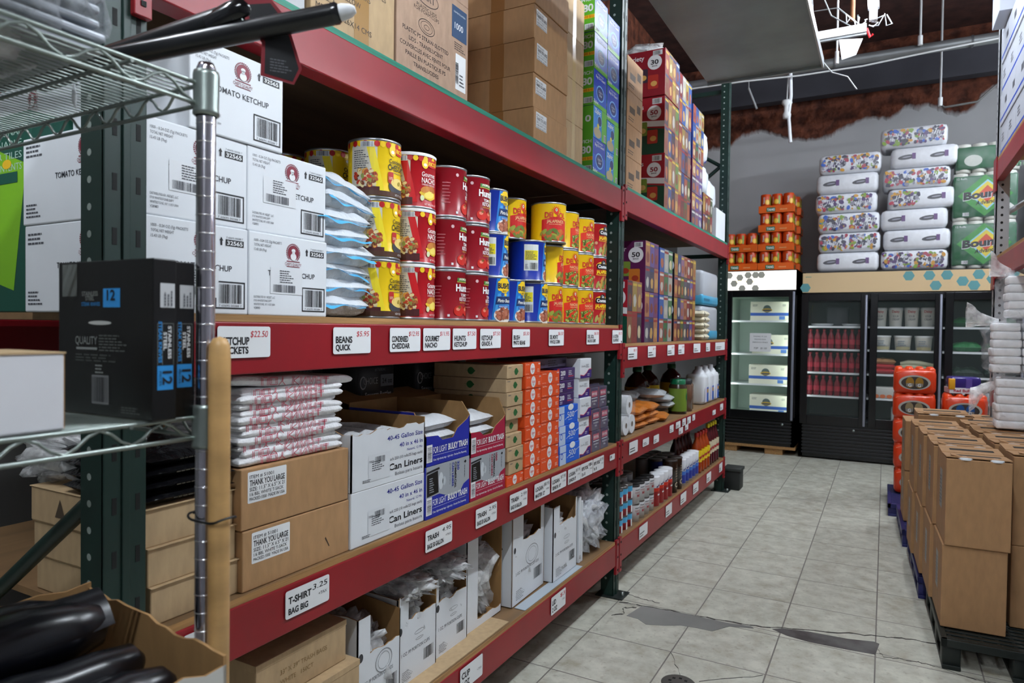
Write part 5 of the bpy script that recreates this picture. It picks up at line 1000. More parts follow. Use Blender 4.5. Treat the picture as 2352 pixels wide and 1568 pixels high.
# ================================================================== BAY TWO
def chipbox(name, lb, w, d, h, front, side, loc, group, num='50', word='', side2=None, rz=0):
    """variety carton: side towards the entrance is plain with a round number, aisle side carries many small bag pictures"""
    rg = random.Random(int(h*1000)+len(lb))
    t = thing(name, lb, 'carton', loc, rz, group); b = MB(); b.box(-d/2, d/2, -w/2, w/2, 0, h, M(side, .4), .002)
    fl = fL(d, w); fr = fF(d, w)
    if side2: b.dec(fl, [(0, 0), (d, 0), (d, h*.42), (d*.5, h*.5), (0, h*.42)], M(side2, .4), 1); b.dec(fl, [(d*.35, h*.56), (d*.62, h*.50), (d, h*.46), (d, h*.56), (d*.6, h*.60)], PAPER, 2)
    b.ell(fl, d*.83, h*.72, .048, .048, PAPER, 3, 24); b.txt(fl, num, d*.83, h*.72-.012, .028, M('#8e1226', .4) if side2 else INK, 4, w=.052, al='c', bold=.03); b.txt(fl, 'BAGS', d*.83, h*.72-.028, .009, INK, 4, w=.035, al='c', bold=.02)
    b.rect(fl, d*.80, h*.87, d*.95, h*.97, PAPER, 3); b.bar(fl, d*.81, h*.88, d*.13, h*.08, INK, 4, 14); b.txt(fl, word, d*.66, h*.80, .030, PAPER, 3, al='r', bold=.01)
    for k in range(4): cx, cy = d*(.30+.17*k), h*(.45-.15*(k % 2)); b.rect(fl, cx-.035, cy-.045, cx+.035, cy+.045, M(rg.choice(['#c8782a', '#3a2a3c', '#b8342a', '#7a9a3a', '#2c4a94', '#c8a04a']), .35), 5+k*.3, .008); b.ell(fl, cx+.005, cy-.012, .022, .018, M(rg.choice(['#d8a85a', '#a83a22', '#e0c070']), .4), 6+k*.3, 10)
    cols = front; n = max(2, int(w/.085)); m_ = max(2, int(h/.125))
    for i in range(n):
        for j in range(m_):
            x0, x1, z0, z1 = w*i/n+.002, w*(i+1)/n-.002, h*j/m_+.002, h*(j+1)/m_-.002; c = cols[(i*2+j*3+rg.randint(0, 1)) % len(cols)]
            b.rect(fr, x0, z0, x1, z1, M(c, .4), 1); b.ell(fr, (x0+x1)/2, z0+(z1-z0)*.36, (x1-x0)*.32, (z1-z0)*.22, M(rg.choice(['#b08a50', '#95583a', '#b8aa88', '#743a30', '#a8a49c']), .45), 2, 12, 0, .15); b.rect(fr, x0+.006, z1-.026, x1-.006, z1-.012, M(rg.choice(['#b8b6b0', '#8a2a2a', '#b89a3c', '#2c3c66']), .4), 2)
    b.build('box_body', t); return t
MIX = ['#74503a', '#5d7440', '#3f4a70', '#7c3a36', '#40343a', '#8a7440', '#3f5a48', '#7c5c4c']
RDX = ['#7c2e30', '#8a4a36', '#5c2e2e', '#94743a', '#4a5636', '#363f66']
PUX = ['#4e4a58', '#6b3a5e', '#7a5a72', '#3f3a4a', '#9a6a4a', '#5a4a80']
BLX = ['#8c4a34', '#94803e', '#3f6640', '#33508a', '#6e3030', '#98948a']
ZU, ZM, ZK, ZW = S2[3], S2[2], S2[1], S2[0]
for k in range(4): carton('kraft_carton', 'printed kraft carton just past the green post on the upper shelf, %s' % ['bottom', 'second', 'third', 'topmost'][k], 'carton', .30, .27, .185, KRAFT3, (-.03-.15, 3.655+.135, ZU+k*.186), 0, 'printed kraft cartons past the green post', lambda b, d, w, h: (b.rect(fF(d, w), w*.15, h*.35, w*.5, h*.55, M('#4d3c2c', .7), 1), b.rect(fF(d, w), w*.62, h*.5, w*.86, h*.75, M('#4d3c2c', .7), 1), b.lines(fF(d, w), w*.1, h*.1, w*.5, h*.15, 2, M('#4d3c2c', .7), 1)))
G1 = 'snack variety cartons on the upper far shelf'; G2 = 'snack variety cartons on the middle far shelf'
chipbox('snack_carton', 'red and green 50 bag carton at the bottom of the tallest stack', .34, .42, .372, MIX, '#a01226', (-.03-.21, 4.40+.17, ZU), G1, '50', 'Favorites', '#0d4a38')
chipbox('snack_carton', 'red and green 50 bag carton in the middle of the tallest stack', .34, .42, .372, MIX, '#a01226', (-.035-.21, 4.40+.17, ZU+.373), G1, '50', 'Favorites', '#0d4a38')
chipbox('snack_carton', 'all red 30 bag variety carton on top of the tallest stack', .34, .42, .30, MIX, '#8c1224', (-.03-.21, 4.38+.17, ZU+.746), G1, '30', 'variety')
q = MB(); q.blob((0, 0, .03), (.17, .15, .035), FILM, .5, 12, 20, 12, 5, .7); q.blob((0, 0, .03), (.16, .14, .028), M('#c3c6c8', .3, kind='crinkle'), .5, 12, 20, 12, 8, .6); one('snack_tray', 'crumpled clear-wrapped tray on top of the red variety carton', 'tray', q, (-.25, 4.56, ZU+1.047))
for k in range(3): chipbox('snack_carton', 'narrow mixed snack carton behind the red ones, %s' % LV3[k], .34, .36, .34, [RDX, MIX, BLX][k], ['#7a1a24', '#8a2030', '#2d67b0'][k], (-.04-.18, 4.765+.17, ZU+k*.341), G1, '50', '')
for k in range(2): chipbox('snack_carton', 'purple 50 bag carton on the upper far shelf, %s' % ['lower', 'upper'][k], .32, .34, .25, PUX, '#5e1c52', (-.03-.17, 5.12+.16, ZU+k*.251), G1, '50', '')
chipbox('snack_carton', 'bright blue 50 bag carton on top of the purple ones', .34, .36, .40, BLX, '#20408f', (-.03-.18, 5.12+.17, ZU+.503), G1, '50', '')
chipbox('snack_carton', 'orange-red snack carton standing on the upper far shelf', .34, .30, .31, RDX, '#231a1c', (-.03-.15, 5.47+.17, ZU), G1, '30', '')
carton('detergent_carton', 'white carton with grey barcode at the far end of the upper shelf', 'carton', .30, .36, .25, WHITE, (-.01-.15, 5.87+.18, ZU), 0, None, lambda b, d, w, h: (b.bar(fL(d, w), d*.2, h*.2, d*.35, h*.16, INK2, 2), b.lines(fL(d, w), d*.1, h*.8, d*.7, .03, 1, M('#b83a4a', .5), 2)))
def detergent(lb, x, y, z, k):
    t = thing('detergent_pack', lb, 'detergent pack', (x, y, z), 0, 'blue and white detergent packs'); b = MB(); b.box(-.15, .0, -.13, .13, 0, .27, M('#2430a0', .35), .02); b.build('blue_front', t)
    c = MB(); c.blob((.05, 0, .125), (.10, .125, .13), M('#d5dae0', .35), .12, 5, 20, 12, k, .6); c.build('white_jugs', t); c = MB(); c.box(-.152, .12, -.132, .132, .02, .10, M('#2a3cc0', .35), .01); c.build('blue_band', t)
for k, (x, y, z, lb) in enumerate(((-.20, 5.66, ZU+.311, 'lower blue and white detergent pack on the orange-red carton'), (-.20, 5.64, ZU+.583, 'upper blue and white detergent pack above the other'), (-.22, 6.02, ZU+.252, 'blue and white detergent pack on the white carton'))): detergent(lb, x, y, z, k)
# middle shelf
chipbox('snack_carton', 'red and green snack carton right beside the green post', .26, .34, .36, MIX, '#a01226', (-.03-.17, 3.71+.13, ZM), G2, '50', '', '#0d4a38')
for k in range(2): chipbox('snack_carton', 'purple 50 bag carton on the middle far shelf, %s' % ['lower', 'upper'][k], .27, .36, .31, PUX, '#5a1a4e', (-.03-.18, 4.03+.135, ZM+k*.311), G2, '50', 'flavor')
for k in range(2): chipbox('snack_carton', 'blue-sided snack carton on the middle far shelf, %s' % ['lower', 'upper'][k], .30, .36, .305, BLX, '#2142a0', (-.03-.18, 4.33+.15, ZM+k*.306), G2, '50', '')
for k in range(2): chipbox('snack_carton', 'black and red 30 bag carton on the middle far shelf, %s' % ['lower', 'upper'][k], .60, .30, .305, RDX+PUX, '#1c1214', (-.03-.15, 4.68+.30, ZM+k*.306), G2, '30', '')
for k in range(2):
    t = thing('tissue_pack', 'grey and sky-blue tissue pack at the far end, %s' % ['lower', 'upper'][k], 'tissue pack', (-.13, 5.80, ZM+k*.285), 0, 'grey and sky-blue tissue packs'); b = MB(); b.box(-.12, .10, -.28, .28, 0, .28, M('#a9adb4', .35), .03); b.build('pack_body', t)
    c = MB(); c.box(-.122, .103, -.282, .282, .0, .09, M('#3f9dc4', .35), .02); c.lines(Fl((.1035, -.25, .02), (0, 1, 0), (0, 0, 1)), 0, 0, .3, .05, 1, M('#1f6a8c', .4), 1); c.build('blue_band', t)
for k in range(5):
    t = thing('sugar_bag', 'cream bag tied with dark cord, %s of the little pile' % ['bottom', 'second', 'third', 'fourth', 'topmost'][k], 'bag', (.0+.0-.05, 5.54+.015*(k % 2), ZM+k*.046), .0, 'cream tied bags at the end of the middle shelf')
    b = MB(); b.pillow(.24, .10, .052, M('#cfc6ad', .5), 90+k, .2, 14, 10, 4); b.build('bag_body', t); c = MB(); c.tube([(.052*math.cos(a), -.06, .026+.026*math.sin(a)) for a in [i*PI/5 for i in range(11)]], .003, BLK, 5); c.build('dark_cord', t)
# third shelf: kitchen rolls, orange and white bags, jars, bottles, jugs
t = thing('paper_roll_pack', 'wrapped stack of white paper rolls standing beside the green post', 'roll pack', (-.09, 3.775, ZK), 0)
b = MB()
for y, z in ((-.0, .175), (-.052, .06), (.052, .06)):
    b.tube([(-.06, y, z), (.06, y, z)], [.055, .055], M('#dfe2e6', .5), 22); b.ell(Fl((.06, y, z), (0, 1, 0), (0, 0, 1)), 0, 0, .016, .016, M('#5a4a3c', .8), 2, 14)
b.build('paper_rolls', t); c = MB(); c.box(-.065, .066, -.11, .11, 0, .235, CLEAR, .02); c.build('clear_wrap', t)
q = MB(); q.lathe([(0, .0), (.06, 0), (.062, .12), (.06, .24), (.015, .24), (.015, .235), (0, .235)], M('#c9ccd0', .5)); one('paper_roll', 'tall white paper roll standing behind the orange bags', 'paper roll', q, (-.35, 3.95, ZK))
def orange_bag(k): b = MB(); b.pillow(.24, .22, .052, M('#c9762c', .28, kind='crinkle'), 110+k, .3, 18, 12, 3.5); return b
for c_ in range(2):
    for k in range(3+c_*0):
        one('orange_snack_bag', 'orange snack bag, %s of the pile %s' % (LV3[k], ['nearest the paper rolls', 'nearest the white bags'][c_]), 'bag', orange_bag(c_*4+k), (-.15+.01*k, 4.03+.25*c_-.01*k, ZK+k*.046), .1*(k-1), 'orange snack bags on the far shelf')
one('orange_snack_bag', 'flat orange snack bag lying at the very front of the white bags', 'bag', orange_bag(9), (-.13, 4.53, ZK), .2, 'orange snack bags on the far shelf')
for k in range(8):
    b = MB(); b.pillow(.30, .26, .055, M('#b9bdc0', .28, kind='crinkle'), 130+k, .35, 18, 12, 3)
    lv = k // 2; one('white_bag', 'grey-white bag of beans, level %s of the %s pile' % (['one', 'two', 'three', 'four'][lv], ['left', 'right'][k % 2]), 'bag', b, (-.20-.10*(k % 2 == 0)-(.1 if lv == 0 else 0), (4.30 if lv > 2 else 4.62)+.28*(k % 2)-.02*lv+(.12 if lv == 3 else 0), ZK+.0+lv*.047), .12*(lv-1), 'grey-white bags of beans on the far shelf')
def jar(name, lb, x, y, z, r, h, glass, lid, lab, group=None):
    t = thing(name, lb, 'jar', (x, y, z), 0, group); b = MB(); b.lathe([(0, 0), (r, 0), (r, h*.80), (r*.8, h*.87), (r*.8, h*.9), (0, h*.9)], glass, n=22); b.build('jar_body', t)
    c = MB(); c.lathe([(r*.84, h*.86), (r*.84, h*.985), (r*.78, h), (0, h)], lid, n=22); c.build('lid', t)
    if lab:
        l = MB(); l.lathe([(r*1.01, h*.08), (r*1.01, h*.74)], lab, n=22); l.ell(Cy(0, 0, 0, r*1.012, .15), 0, h*.5, r*.4, h*.12, M('#1c6a3c', .4), 3); l.build('paper_label', t)
jar('seasoning_jar', 'green-lidded jar with a lime label on the far shelf', -.07, 4.97, ZK, .065, .25, M('#3a2a1c', .25), M('#0f6b45', .35), M('#6f8a2c', .4))
jar('glass_jar', 'clear glass jar with brown contents beside the lime jar', -.07, 5.16, ZK, .06, .235, M('#6a4a38', .12, spec=.9), M('#1c1c1e', .4), None)
jar('glass_jar', 'clear glass jar with brown contents half behind the other jar', -.10, 5.31, ZK, .06, .235, M('#6f5240', .12, spec=.9), M('#1c1c1e', .4), None)
for k, (x, y) in enumerate(((-.34, 4.85), (-.34, 5.10), (-.26, 5.48))):
    t = thing('brown_bottle', 'large dark bottle with green cap, %s' % ['left one behind the jars', 'middle one behind the jars', 'right one with a yellow label'][k], 'bottle', (x, y, ZK), 0, 'large dark bottles behind the jars'); b = MB(); b.lathe([(0, 0), (.085, 0), (.09, .02), (.09, .20), (.07, .25), (.03, .29), (.03, .31)], M('#3c1510', .12), n=22); b.build('bottle_body', t)
    c = MB(); c.lathe([(.034, .30), (.034, .335), (0, .335)], M('#1d5a34', .4), n=14); c.build('cap', t); l = MB(); l.lathe([(.0915, .05), (.0915, .19)], M('#d8b51e', .4), n=22); l.build('paper_label', t)
for k in range(3):
    t = thing('bleach_jug', 'white bleach jug with a blue label, %s of three' % ['nearest', 'middle', 'farthest'][k], 'jug', (-.10, 5.72+.20*k, ZK), 0, 'white bleach jugs'); b = MB(); b.box(-.09, .07, -.085, .085, 0, .25, M('#d9dce0', .4), .03); b.lathe([(.075, .22), (.04, .28), (.03, .285), (.03, .31), (0, .31)], M('#d9dce0', .4), n=18); b.build('jug_body', t)
    l = MB(); fr = Fl((.0715, -.06, .02), (0, 1, 0), (0, 0, 1)); l.rect(fr, 0, .0, .12, .12, M('#d8d4e6', .4), 1); l.rect(fr, .06, 0, .12, .12, M('#1c57b8', .4), 2); l.ell(fr, .09, .09, .022, .018, M('#d89a24', .4), 3); l.build('paper_label', t)
q = MB(); q.box(-.10, .10, -.22, .22, 0, .20, M('#0f4d30', .35), .02); q.box(-.102, .102, -.222, .222, .17, .24, M('#c3c7ca', .4), .02); one('napkin_pack', 'dark green napkin pack with a white top behind the white bags', 'napkin pack', q, (-.55, 4.6, ZK))
# lowest shelf: milk cans, mixes, coffee, bottles
def tin(name, lb, r, h, side, lid, x, y, z, group, extra=None, cat='can'):
    t = thing(name, lb, cat, (x, y, z), 0, group); b = MB(); b.lathe([(0, .002), (r*.94, .002), (r, 0), (r, h-.003), (r*.97, h), (r*.9, h-.003)], side, n=20); b.build('can_body', t)
    c = MB(); c.lathe([(r*.97, h-.002), (r*.9, h-.004), (0, h-.004)] if lid is LIDM else [(r*1.02, h-.006), (r*1.02, h+.004), (r*.9, h+.006), (0, h+.006)], lid, n=20); c.build('lid', t)
    if extra: l = MB(); extra(l, Cy(0, 0, 0, r*1.0, -.1), r, h); l.build('paper_label', t)
    return t
GR_LID = M('#6e6a68', .3, .7)
def lred(l, fr, r, h): l.rect(fr, -r*.9, h*.02, r*1.2, h*.62, M('#8c1a1e', .4), 1); l.rect(fr, -r*.9, h*.52, r*1.2, h*.64, M('#c8301e', .4), 2); [l.ell(fr, -r*.4+r*.3*k, h*(.68+.035*k), r*.16, h*.03, M('#4a1a5a', .4), 3, 8, .6) for k in range(4)]; l.rect(fr, -r*.3, h*.38, r*.5, h*.43, PAPER, 3)
def lblu(l, fr, r, h): l.rect(fr, -r*.9, h*.10, r*1.2, h*.55, M('#27358f', .4), 1); l.rect(fr, -r*.9, h*.42, r*1.2, h*.56, M('#3f6fc0', .4), 2); [l.ell(fr, -r*.4+r*.3*k, h*(.62+.035*k), r*.16, h*.03, M('#20208a', .4), 3, 8, .6) for k in range(4)]
def lmilk(l, fr, r, h): l.txt(fr, 'EVAPORATED', -r*.7, h*.58, h*.10, M('#a8323e', .4), 2, w=r*1.3); l.txt(fr, 'MILK', -r*.4, h*.38, h*.15, M('#a8323e', .4), 2, bold=.02); l.rect(fr, -r*.7, h*.76, r*.6, h*.80, INK2, 2)
def lcof(l, fr, r, h): l.ring(fr, 0, h*.25, r*.4, h*.08, .006, M('#c9b79a', .4), 2, 14); l.lines(fr, -r*.3, h*.4, r*.6, h*.4, 5, M('#8c7a68', .4), 2)
def lcar(l, fr, r, h): l.rect(fr, -r*1.3, h*.52, r*1.5, h*.95, M('#4aa6d4', .4), 1); l.rect(fr, -r*.2, 0, r*.7, h*.55, M('#e4e4e4', .4), 1); l.rect(fr, r*.7, 0, r*1.3, h, M('#b01c30', .4), 2)
ny = ['nearest the green post', 'second along', 'third along', 'fourth along', 'fifth along']
for j in range(3):
    for lv in range(3): tin('condensed_milk_can', 'small red, blue and white milk can, %s, %s' % (ny[j], ['bottom', 'middle', 'top'][lv]), .038, .078, M('#b32436', .35), GR_LID, -.06, 3.66+j*.082, ZW+lv*.0815, 'small red blue and white milk cans', lcar)
for j in range(4):
    for lv in range(2): tin('evaporated_milk_can', 'white milk can, %s of the row, %s' % (['first', 'second', 'third', 'fourth'][j], ['lower', 'upper with a black lid'][lv]), .043, .105, M('#dcdee2', .35), M('#161618', .35) if lv else GR_LID, -.058, 3.935+j*.097, ZW+lv*.1085, 'white milk cans with dark lids', lmilk)
for j in range(5):
    for i in range(2):
        for lv in range(2):
            tin('grey_lidded_can', 'grey-lidded can in the rows behind the milk cans', .048, .118, M('#7a2428' if i else '#a9abae', .4), GR_LID, -.175-i*.105, 3.72+j*.104, ZW+lv*.122, 'grey-lidded cans behind the milk cans')
for j in range(4): tin('drink_mix_canister', 'white-lidded canister with a red label, %s' % ['nearest', 'second', 'third', 'farthest'][j], .048, .19, M('#dfe0e4', .4), M('#e4e6ea', .4), -.062, 4.345+j*.102, ZW, 'white canisters with red labels', lred, 'canister')
for j in range(2): tin('coffee_jar', 'dark brown coffee jar, %s' % ['nearer', 'farther'][j], .052, .225, M('#2a1a12', .18), M('#2e2622', .4), -.066, 4.78+j*.13, ZW, 'dark brown coffee jars', lcof, 'jar')
for j in range(5): tin('creamer_canister', 'white-lidded canister with a blue label, %s' % ['nearest', 'second', 'third', 'fourth', 'farthest'][j], .045, .19, M('#dfe2ea', .4), M('#e4e6ea', .4), -.062, 5.03+j*.098, ZW, 'white canisters with blue labels', lblu, 'canister')
for j in range(4):
    for i in range(2): tin('grey_lidded_can', 'grey-lidded can in the rows behind the blue canisters', .048, .20, M('#2c3c8a' if i == 0 else '#8d8f92', .4), GR_LID, -.19-i*.105, 4.86+j*.104, ZW, 'grey-lidded cans behind the blue canisters')
def bottle(lb, x, y, z, body, cap, lab, group, r=.042, h=.33):
    t = thing('sauce_bottle', lb, 'bottle', (x, y, z), 0, group); b = MB(); b.lathe([(0, 0), (r, .003), (r*1.03, .02), (r*.97, h*.3), (r, h*.55), (r*.75, h*.7), (r*.38, h*.83), (r*.33, h*.93)], body, n=18); b.build('bottle_body', t)
    c = MB(); c.lathe([(r*.42, h*.90), (r*.42, h*.985), (r*.3, h), (0, h)], cap, n=12); c.build('cap', t)
    if lab: l = MB(); l.lathe([(r*1.035, h*.28), (r*1.05, h*.58)], lab, n=18); [l.ell(Cy(0, 0, 0, r*1.06, 0), -r*.6+r*.35*k, h*(.39+.02*k), r*.2, h*.035, M('#a8242a', .4), 2, 9, .5) for k in range(4)]; l.build('paper_label', t)
YL = M('#dfc018', .4)
for j in range(4): bottle('orange-brown bottle with a yellow label, %s of four' % ['nearest', 'second', 'third', 'farthest'][j], -.062, 5.535+j*.098, ZW, M('#9a3a12', .08), M('#b3261c', .4), YL, 'orange-brown bottles with yellow labels', .043, .32)
for j in range(4): bottle('dark red bottle with a yellow cap, %s of four' % ['nearest', 'second', 'third', 'farthest'][j], -.062, 5.925+j*.09, ZW, M('#4a1018', .1), M('#e0d018', .35), M('#c9bda0', .4), 'dark red bottles with yellow caps', .039, .35)
for j in range(5): bottle('dim red-capped bottle in the row behind the yellow labels', -.165, 5.15+j*.10+.12, ZW, M('#3a0f0e', .1), M('#9c2420', .4), None, 'dim red-capped bottles at the back', .042, .33)
# tags of bay two
def tg(y0, y1, zt, lb, a='', b='', p='', h=.068): price_tag(lb, y0, y1, zt, '~', '', p, h=h)
for i, (y0, y1, a_, b_, p_) in enumerate(((3.637, 3.797, 'TAKIS', 'MIX', '$23'), (4.0, 4.16, 'CHIPS', 'FLAVOR', '$19'), (4.42, 4.59, 'CHIPS', 'CLASSIC', '$19'), (4.69, 4.85, 'CHIPS', 'MIX 30', '$18'), (5.116, 5.33, 'TISSUE', 'BOX', ''), (5.52, 5.66, 'SUGAR', 'BAG', ''), (5.86, 6.24, 'TOWELS', 'PACK', ''))): tg(y0, y1, 1.358, 'white tag on the middle far beam, %s from the green post' % ORD[i], a_, b_, p_)
for i, (y0, y1, z_, h_) in enumerate(((3.685, 3.835, .82, .07), (3.93, 4.05, .805, .045), (4.147, 4.26, .797, .05), (4.507, 4.60, .818, .05), (4.66, 4.78, .822, .045), (4.83, 4.93, .826, .05), (4.74, 4.85, .772, .045), (4.97, 5.07, .824, .05), (4.91, 5.0, .775, .04), (5.12, 5.2, .826, .045), (5.80, 5.92, .79, .04), (6.10, 6.22, .815, .055))): tg(y0, y1, z_, 'small white tag below the orange and white bags, %s from the green post' % ORD[i], ['PAPER', 'CHEETO', 'CHEESE', 'BEAN', 'RICE', 'SPICE', 'SALT', 'GARLIC', 'PEPPER', 'JAR', 'OIL', 'JUG'][i], 'BAG' if i < 7 else '', '', h_)
for i, (y0, y1) in enumerate(((3.89, 4.05), (4.447, 4.594), (4.82, 4.976), (5.18, 5.346), (5.625, 5.785), (6.107, 6.235))): tg(y0, y1, .288, 'white tag on the lowest far beam, %s from the green post' % ORD[i], ['MILK', 'MILK', 'MIX', 'COFFEE', 'CREMA', 'SAUCE'][i], ['CAN', 'EVAP', 'JAR', '', '', ''][i], '', .075)
# ================================================================== REFRIGERATORS AT THE BACK
BK = M('#0b0c0f', .22); BK2 = M('#141519', .35); GREYH = M('#8d90a0', .35, .4); INW = M('#b9c4c0', .5)
GLASS = M('#8fa09c', .03, alpha=.05, spec=1.0); SHELFM = M('#c9ced2', .35, .4)
YC = 8.58
def cooler(lb, x0, x1, z0, z1, doors, header_fn, shelves, inside, lit, gz0, gz1):
    t = thing('glass_door_refrigerator', lb, 'refrigerator', ((x0+x1)/2, YC, 0), 0)
    w2 = (x1-x0)/2; D = .75
    b = MB(); b.box(-w2, -w2+.04, 0, D, z0, z1, BK); b.box(w2-.04, w2, 0, D, z0, z1, BK); b.box(-w2, w2, D-.03, D, z0, z1, BK); b.box(-w2, w2, 0, D, z1-.02, z1, BK2); b.box(-w2, w2, .0, D, z0, gz0-.06, BK); b.box(-w2, w2, 0, D, gz1+.02, z1-.02, BK)
    b.box(-w2+.04, -w2+.05, .05, D-.03, gz0-.06, gz1+.02, inside); b.box(w2-.05, w2-.04, .05, D-.03, gz0-.06, gz1+.02, inside); b.box(-w2+.04, w2-.04, D-.04, D-.03, gz0-.06, gz1+.02, inside); b.box(-w2+.04, w2-.04, .05, D-.03, gz0-.07, gz0-.055, inside); b.box(-w2+.04, w2-.04, .05, D-.03, gz1+.01, gz1+.025, inside)
    b.build('cabinet', t)
    h = MB(); h.box(-w2+.012, w2-.012, -.03, 0, z1-.235, z1-.012, M('#e9e6df', .35, emit=.9) if lit else M('#d9bc90', .45)); header_fn(h, Fl((-w2+.012, -.03, z1-.235), (1, 0, 0), (0, 0, 1)), 2*w2-.024, .223); h.build('header_sign', t)
    g = MB()
    for k in range(9): g.box(-w2+.03, w2-.03, -.022+.006*(k % 2), .0, z0+.04+k*.038, z0+.06+k*.038, BK2, .003)
    g.build('vent_grille', t)
    for s_ in shelves:
        q = MB(); q.box(-w2+.05, w2-.05, .10, D-.06, s_-.006, s_, SHELFM); q.box(-w2+.05, w2-.05, .095, .105, s_-.018, s_+.004, M('#dfe3e6', .3)); q.build('wire_shelf', t)
    for i, (dx0, dx1, hinge) in enumerate(doors):
        a0, a1 = dx0-(x0+x1)/2, dx1-(x0+x1)/2; d = MB(); fw = .075
        d.box(a0, a0+fw, -.035, .01, gz0-.10, gz1+.08, BK, .004); d.box(a1-fw, a1, -.035, .01, gz0-.10, gz1+.08, BK, .004); d.box(a0+fw, a1-fw, -.035, .01, gz0-.10, gz0, BK, .003); d.box(a0+fw, a1-fw, -.035, .01, gz1, gz1+.08, BK, .003)
        dd = d.build('glass_door', t)
        p = MB(); p.box(a0+fw-.005, a1-fw+.005, -.014, -.009, gz0-.005, gz1+.005, GLASS); p.build('door_glass', dd)
        hn = MB(); xx = a1-.02 if hinge else a0+.02; hn.box(xx-.012, xx+.012, -.06, -.035, gz0-.09, gz1+.06, GREYH, .006); hn.build('door_handle', dd)
        lk = MB(); lk.lathe([(.014, 0), (.014, .012), (0, .014)], STEEL, n=12); lk.v = [(a1-.12 + x, -.03 - z, gz0-.145+y) for x, y, z in lk.v]; lk.build('door_lock', t)
    lm = MB()
    for xx in (-w2+.06, w2-.06): lm.box(xx-.008, xx+.008, .03, .045, gz0, gz1, M('#f2fff8', .4, emit=CL if lit else CL2))
    lm.build('interior_light', t)
    return t
def hexa(b, fr, cx, cy, r, m, l): b.dec(fr, [(cx+r*math.cos(k*PI/3), cy+r*math.sin(k*PI/3)) for k in range(6)], m, l)
def head_l(b, fr, w, h):
    rg = random.Random(1)
    for cx, cy in ((.04, .19), (.10, .08), (.20, .02), (.17, .15), (.29, .10), (.36, .19), (.27, .22), (.36, .02), (.43, .20)):
        if cy < h and cx < w-.2: hexa(b, fr, cx*.95, min(cy, h-.045), .043, M('#8f9088', .4, emit=.25), 2); 
    for cx in (.07, .22): b.rect(fr, cx, h*.42, cx+.13, h*.50, M('#f6e3a8', .4, emit=1.2), 1)
def head_r(b, fr, w, h):
    for cx, cy in ((.0, .03), (1.03, .17), (1.22, .20), (1.28, .06), (1.38, .17), (1.52, .10), (1.62, .03), (1.66, .20), (1.78, .12), (1.90, .05), (1.95, .19), (2.10, .12), (2.30, .17), (2.5, .06), (2.62, .16)): hexa(b, fr, cx+.03, min(max(cy, .055), h-.055), .056, M('#5f9a9e', .45), 2)
    b.lines(fr, .03, h*.76, .09, .02, 1, M('#6a9a8a', .45), 2)
cooler('narrow black glass-door refrigerator with a lit honeycomb header', -.47, .345, .10, 2.185, [(-.455, .335, 1)], head_l, [1.585, 1.185, .82], M('#c3d6cc', .5), True, .51, 1.865)
cooler('wide black glass-door refrigerator with a beige hexagon header', .395, 3.27, .02, 2.145, [(.40, 1.085, 1), (1.105, 1.79, 1), (1.81, 2.50, 1), (2.52, 3.26, 1)], head_r, [1.525, 1.262, .992, .72], M('#4c5355', .5), False, .50, 1.815)
q = MB(); q.box(-.5, .36, .0, .72, .07, .10, PLY); q.box(.02, .22, .02, .7, 0, .07, PLY, .003); q.box(-.5, -.3, .02, .7, 0, .07, PLY, .003); one('wooden_riser', 'wooden riser under the narrow lit refrigerator', 'riser', q, (0, YC-.02, 0))
q = MB(); fr = Fl((0, 0, 0), (1, 0, 0), (0, 0, 1)); q.box(0, .24, .001, .003, 0, .22, PAPER); 
for k, (s_, w_) in enumerate((('PAPAS A LA', .15), ('FRANCESA', .13), ('FRENCH FRIES', .17))): q.txt(fr, s_, .12, .175-.035*k, .013, INK2, 2, w=w_, al='c')
q.txt(fr, 'TSP   $1.00', .12, .03, .022, INK2, 2, w=.15, al='c', sh=.2)
one('paper_notice', 'white FRENCH FRIES notice taped to the narrow refrigerator door', 'notice', q, (-.17, YC-.022, 1.215), 0)
q = MB(); q.box(0, .22, .001, .003, 0, .045, PAPER); q.lines(fr, .01, .008, .2, .03, 2, l=2); one('paper_notice', 'small white price strip on the third glass door', 'notice', q, (1.98, YC-.03, .90))
# boxes of fries
def fries(b, d, w, h):
    fr = Fl((-d/2, -w/2, 0), (1, 0, 0), (0, 0, 1)); BL_ = M('#3a62b8', .45); b.rect(fr, 0, h*.26, d, h*.42, BL_, 1); b.ell(fr, d*.42, h*.62, d*.10, h*.20, M('#5a6a6a', .45), 2, 18); b.ell(fr, d*.42, h*.56, d*.13, h*.09, M('#c8a23a', .45), 3, 16); b.rect(fr, d*.32, h*.50, d*.52, h*.58, INK2, 4); b.rect(fr, d*.72, h*.06, d*.86, h*.24, M('#5b86d0', .45), 2); b.lines(fr, d*.06, h*.75, d*.18, h*.12, 2); b.lines(fr, d*.8, h*.75, d*.12, h*.12, 2)
for k, (x, z, lb) in enumerate(((.035, 1.586, 'cream and blue box of fries on the top shelf of the lit refrigerator'), (.06, 1.186, 'cream and blue box of fries behind the paper notice'), (.03, .821, 'cream and blue box of fries on the third shelf of the lit refrigerator'), (.045, .456, 'cream and blue box of fries at the bottom of the lit refrigerator'))):
    carton('fries_box', lb, 'box', .46, .34, .23, M('#e6e4d2', .5), (x, YC+.31, z), 0, 'boxes of fries in the lit refrigerator', fries)
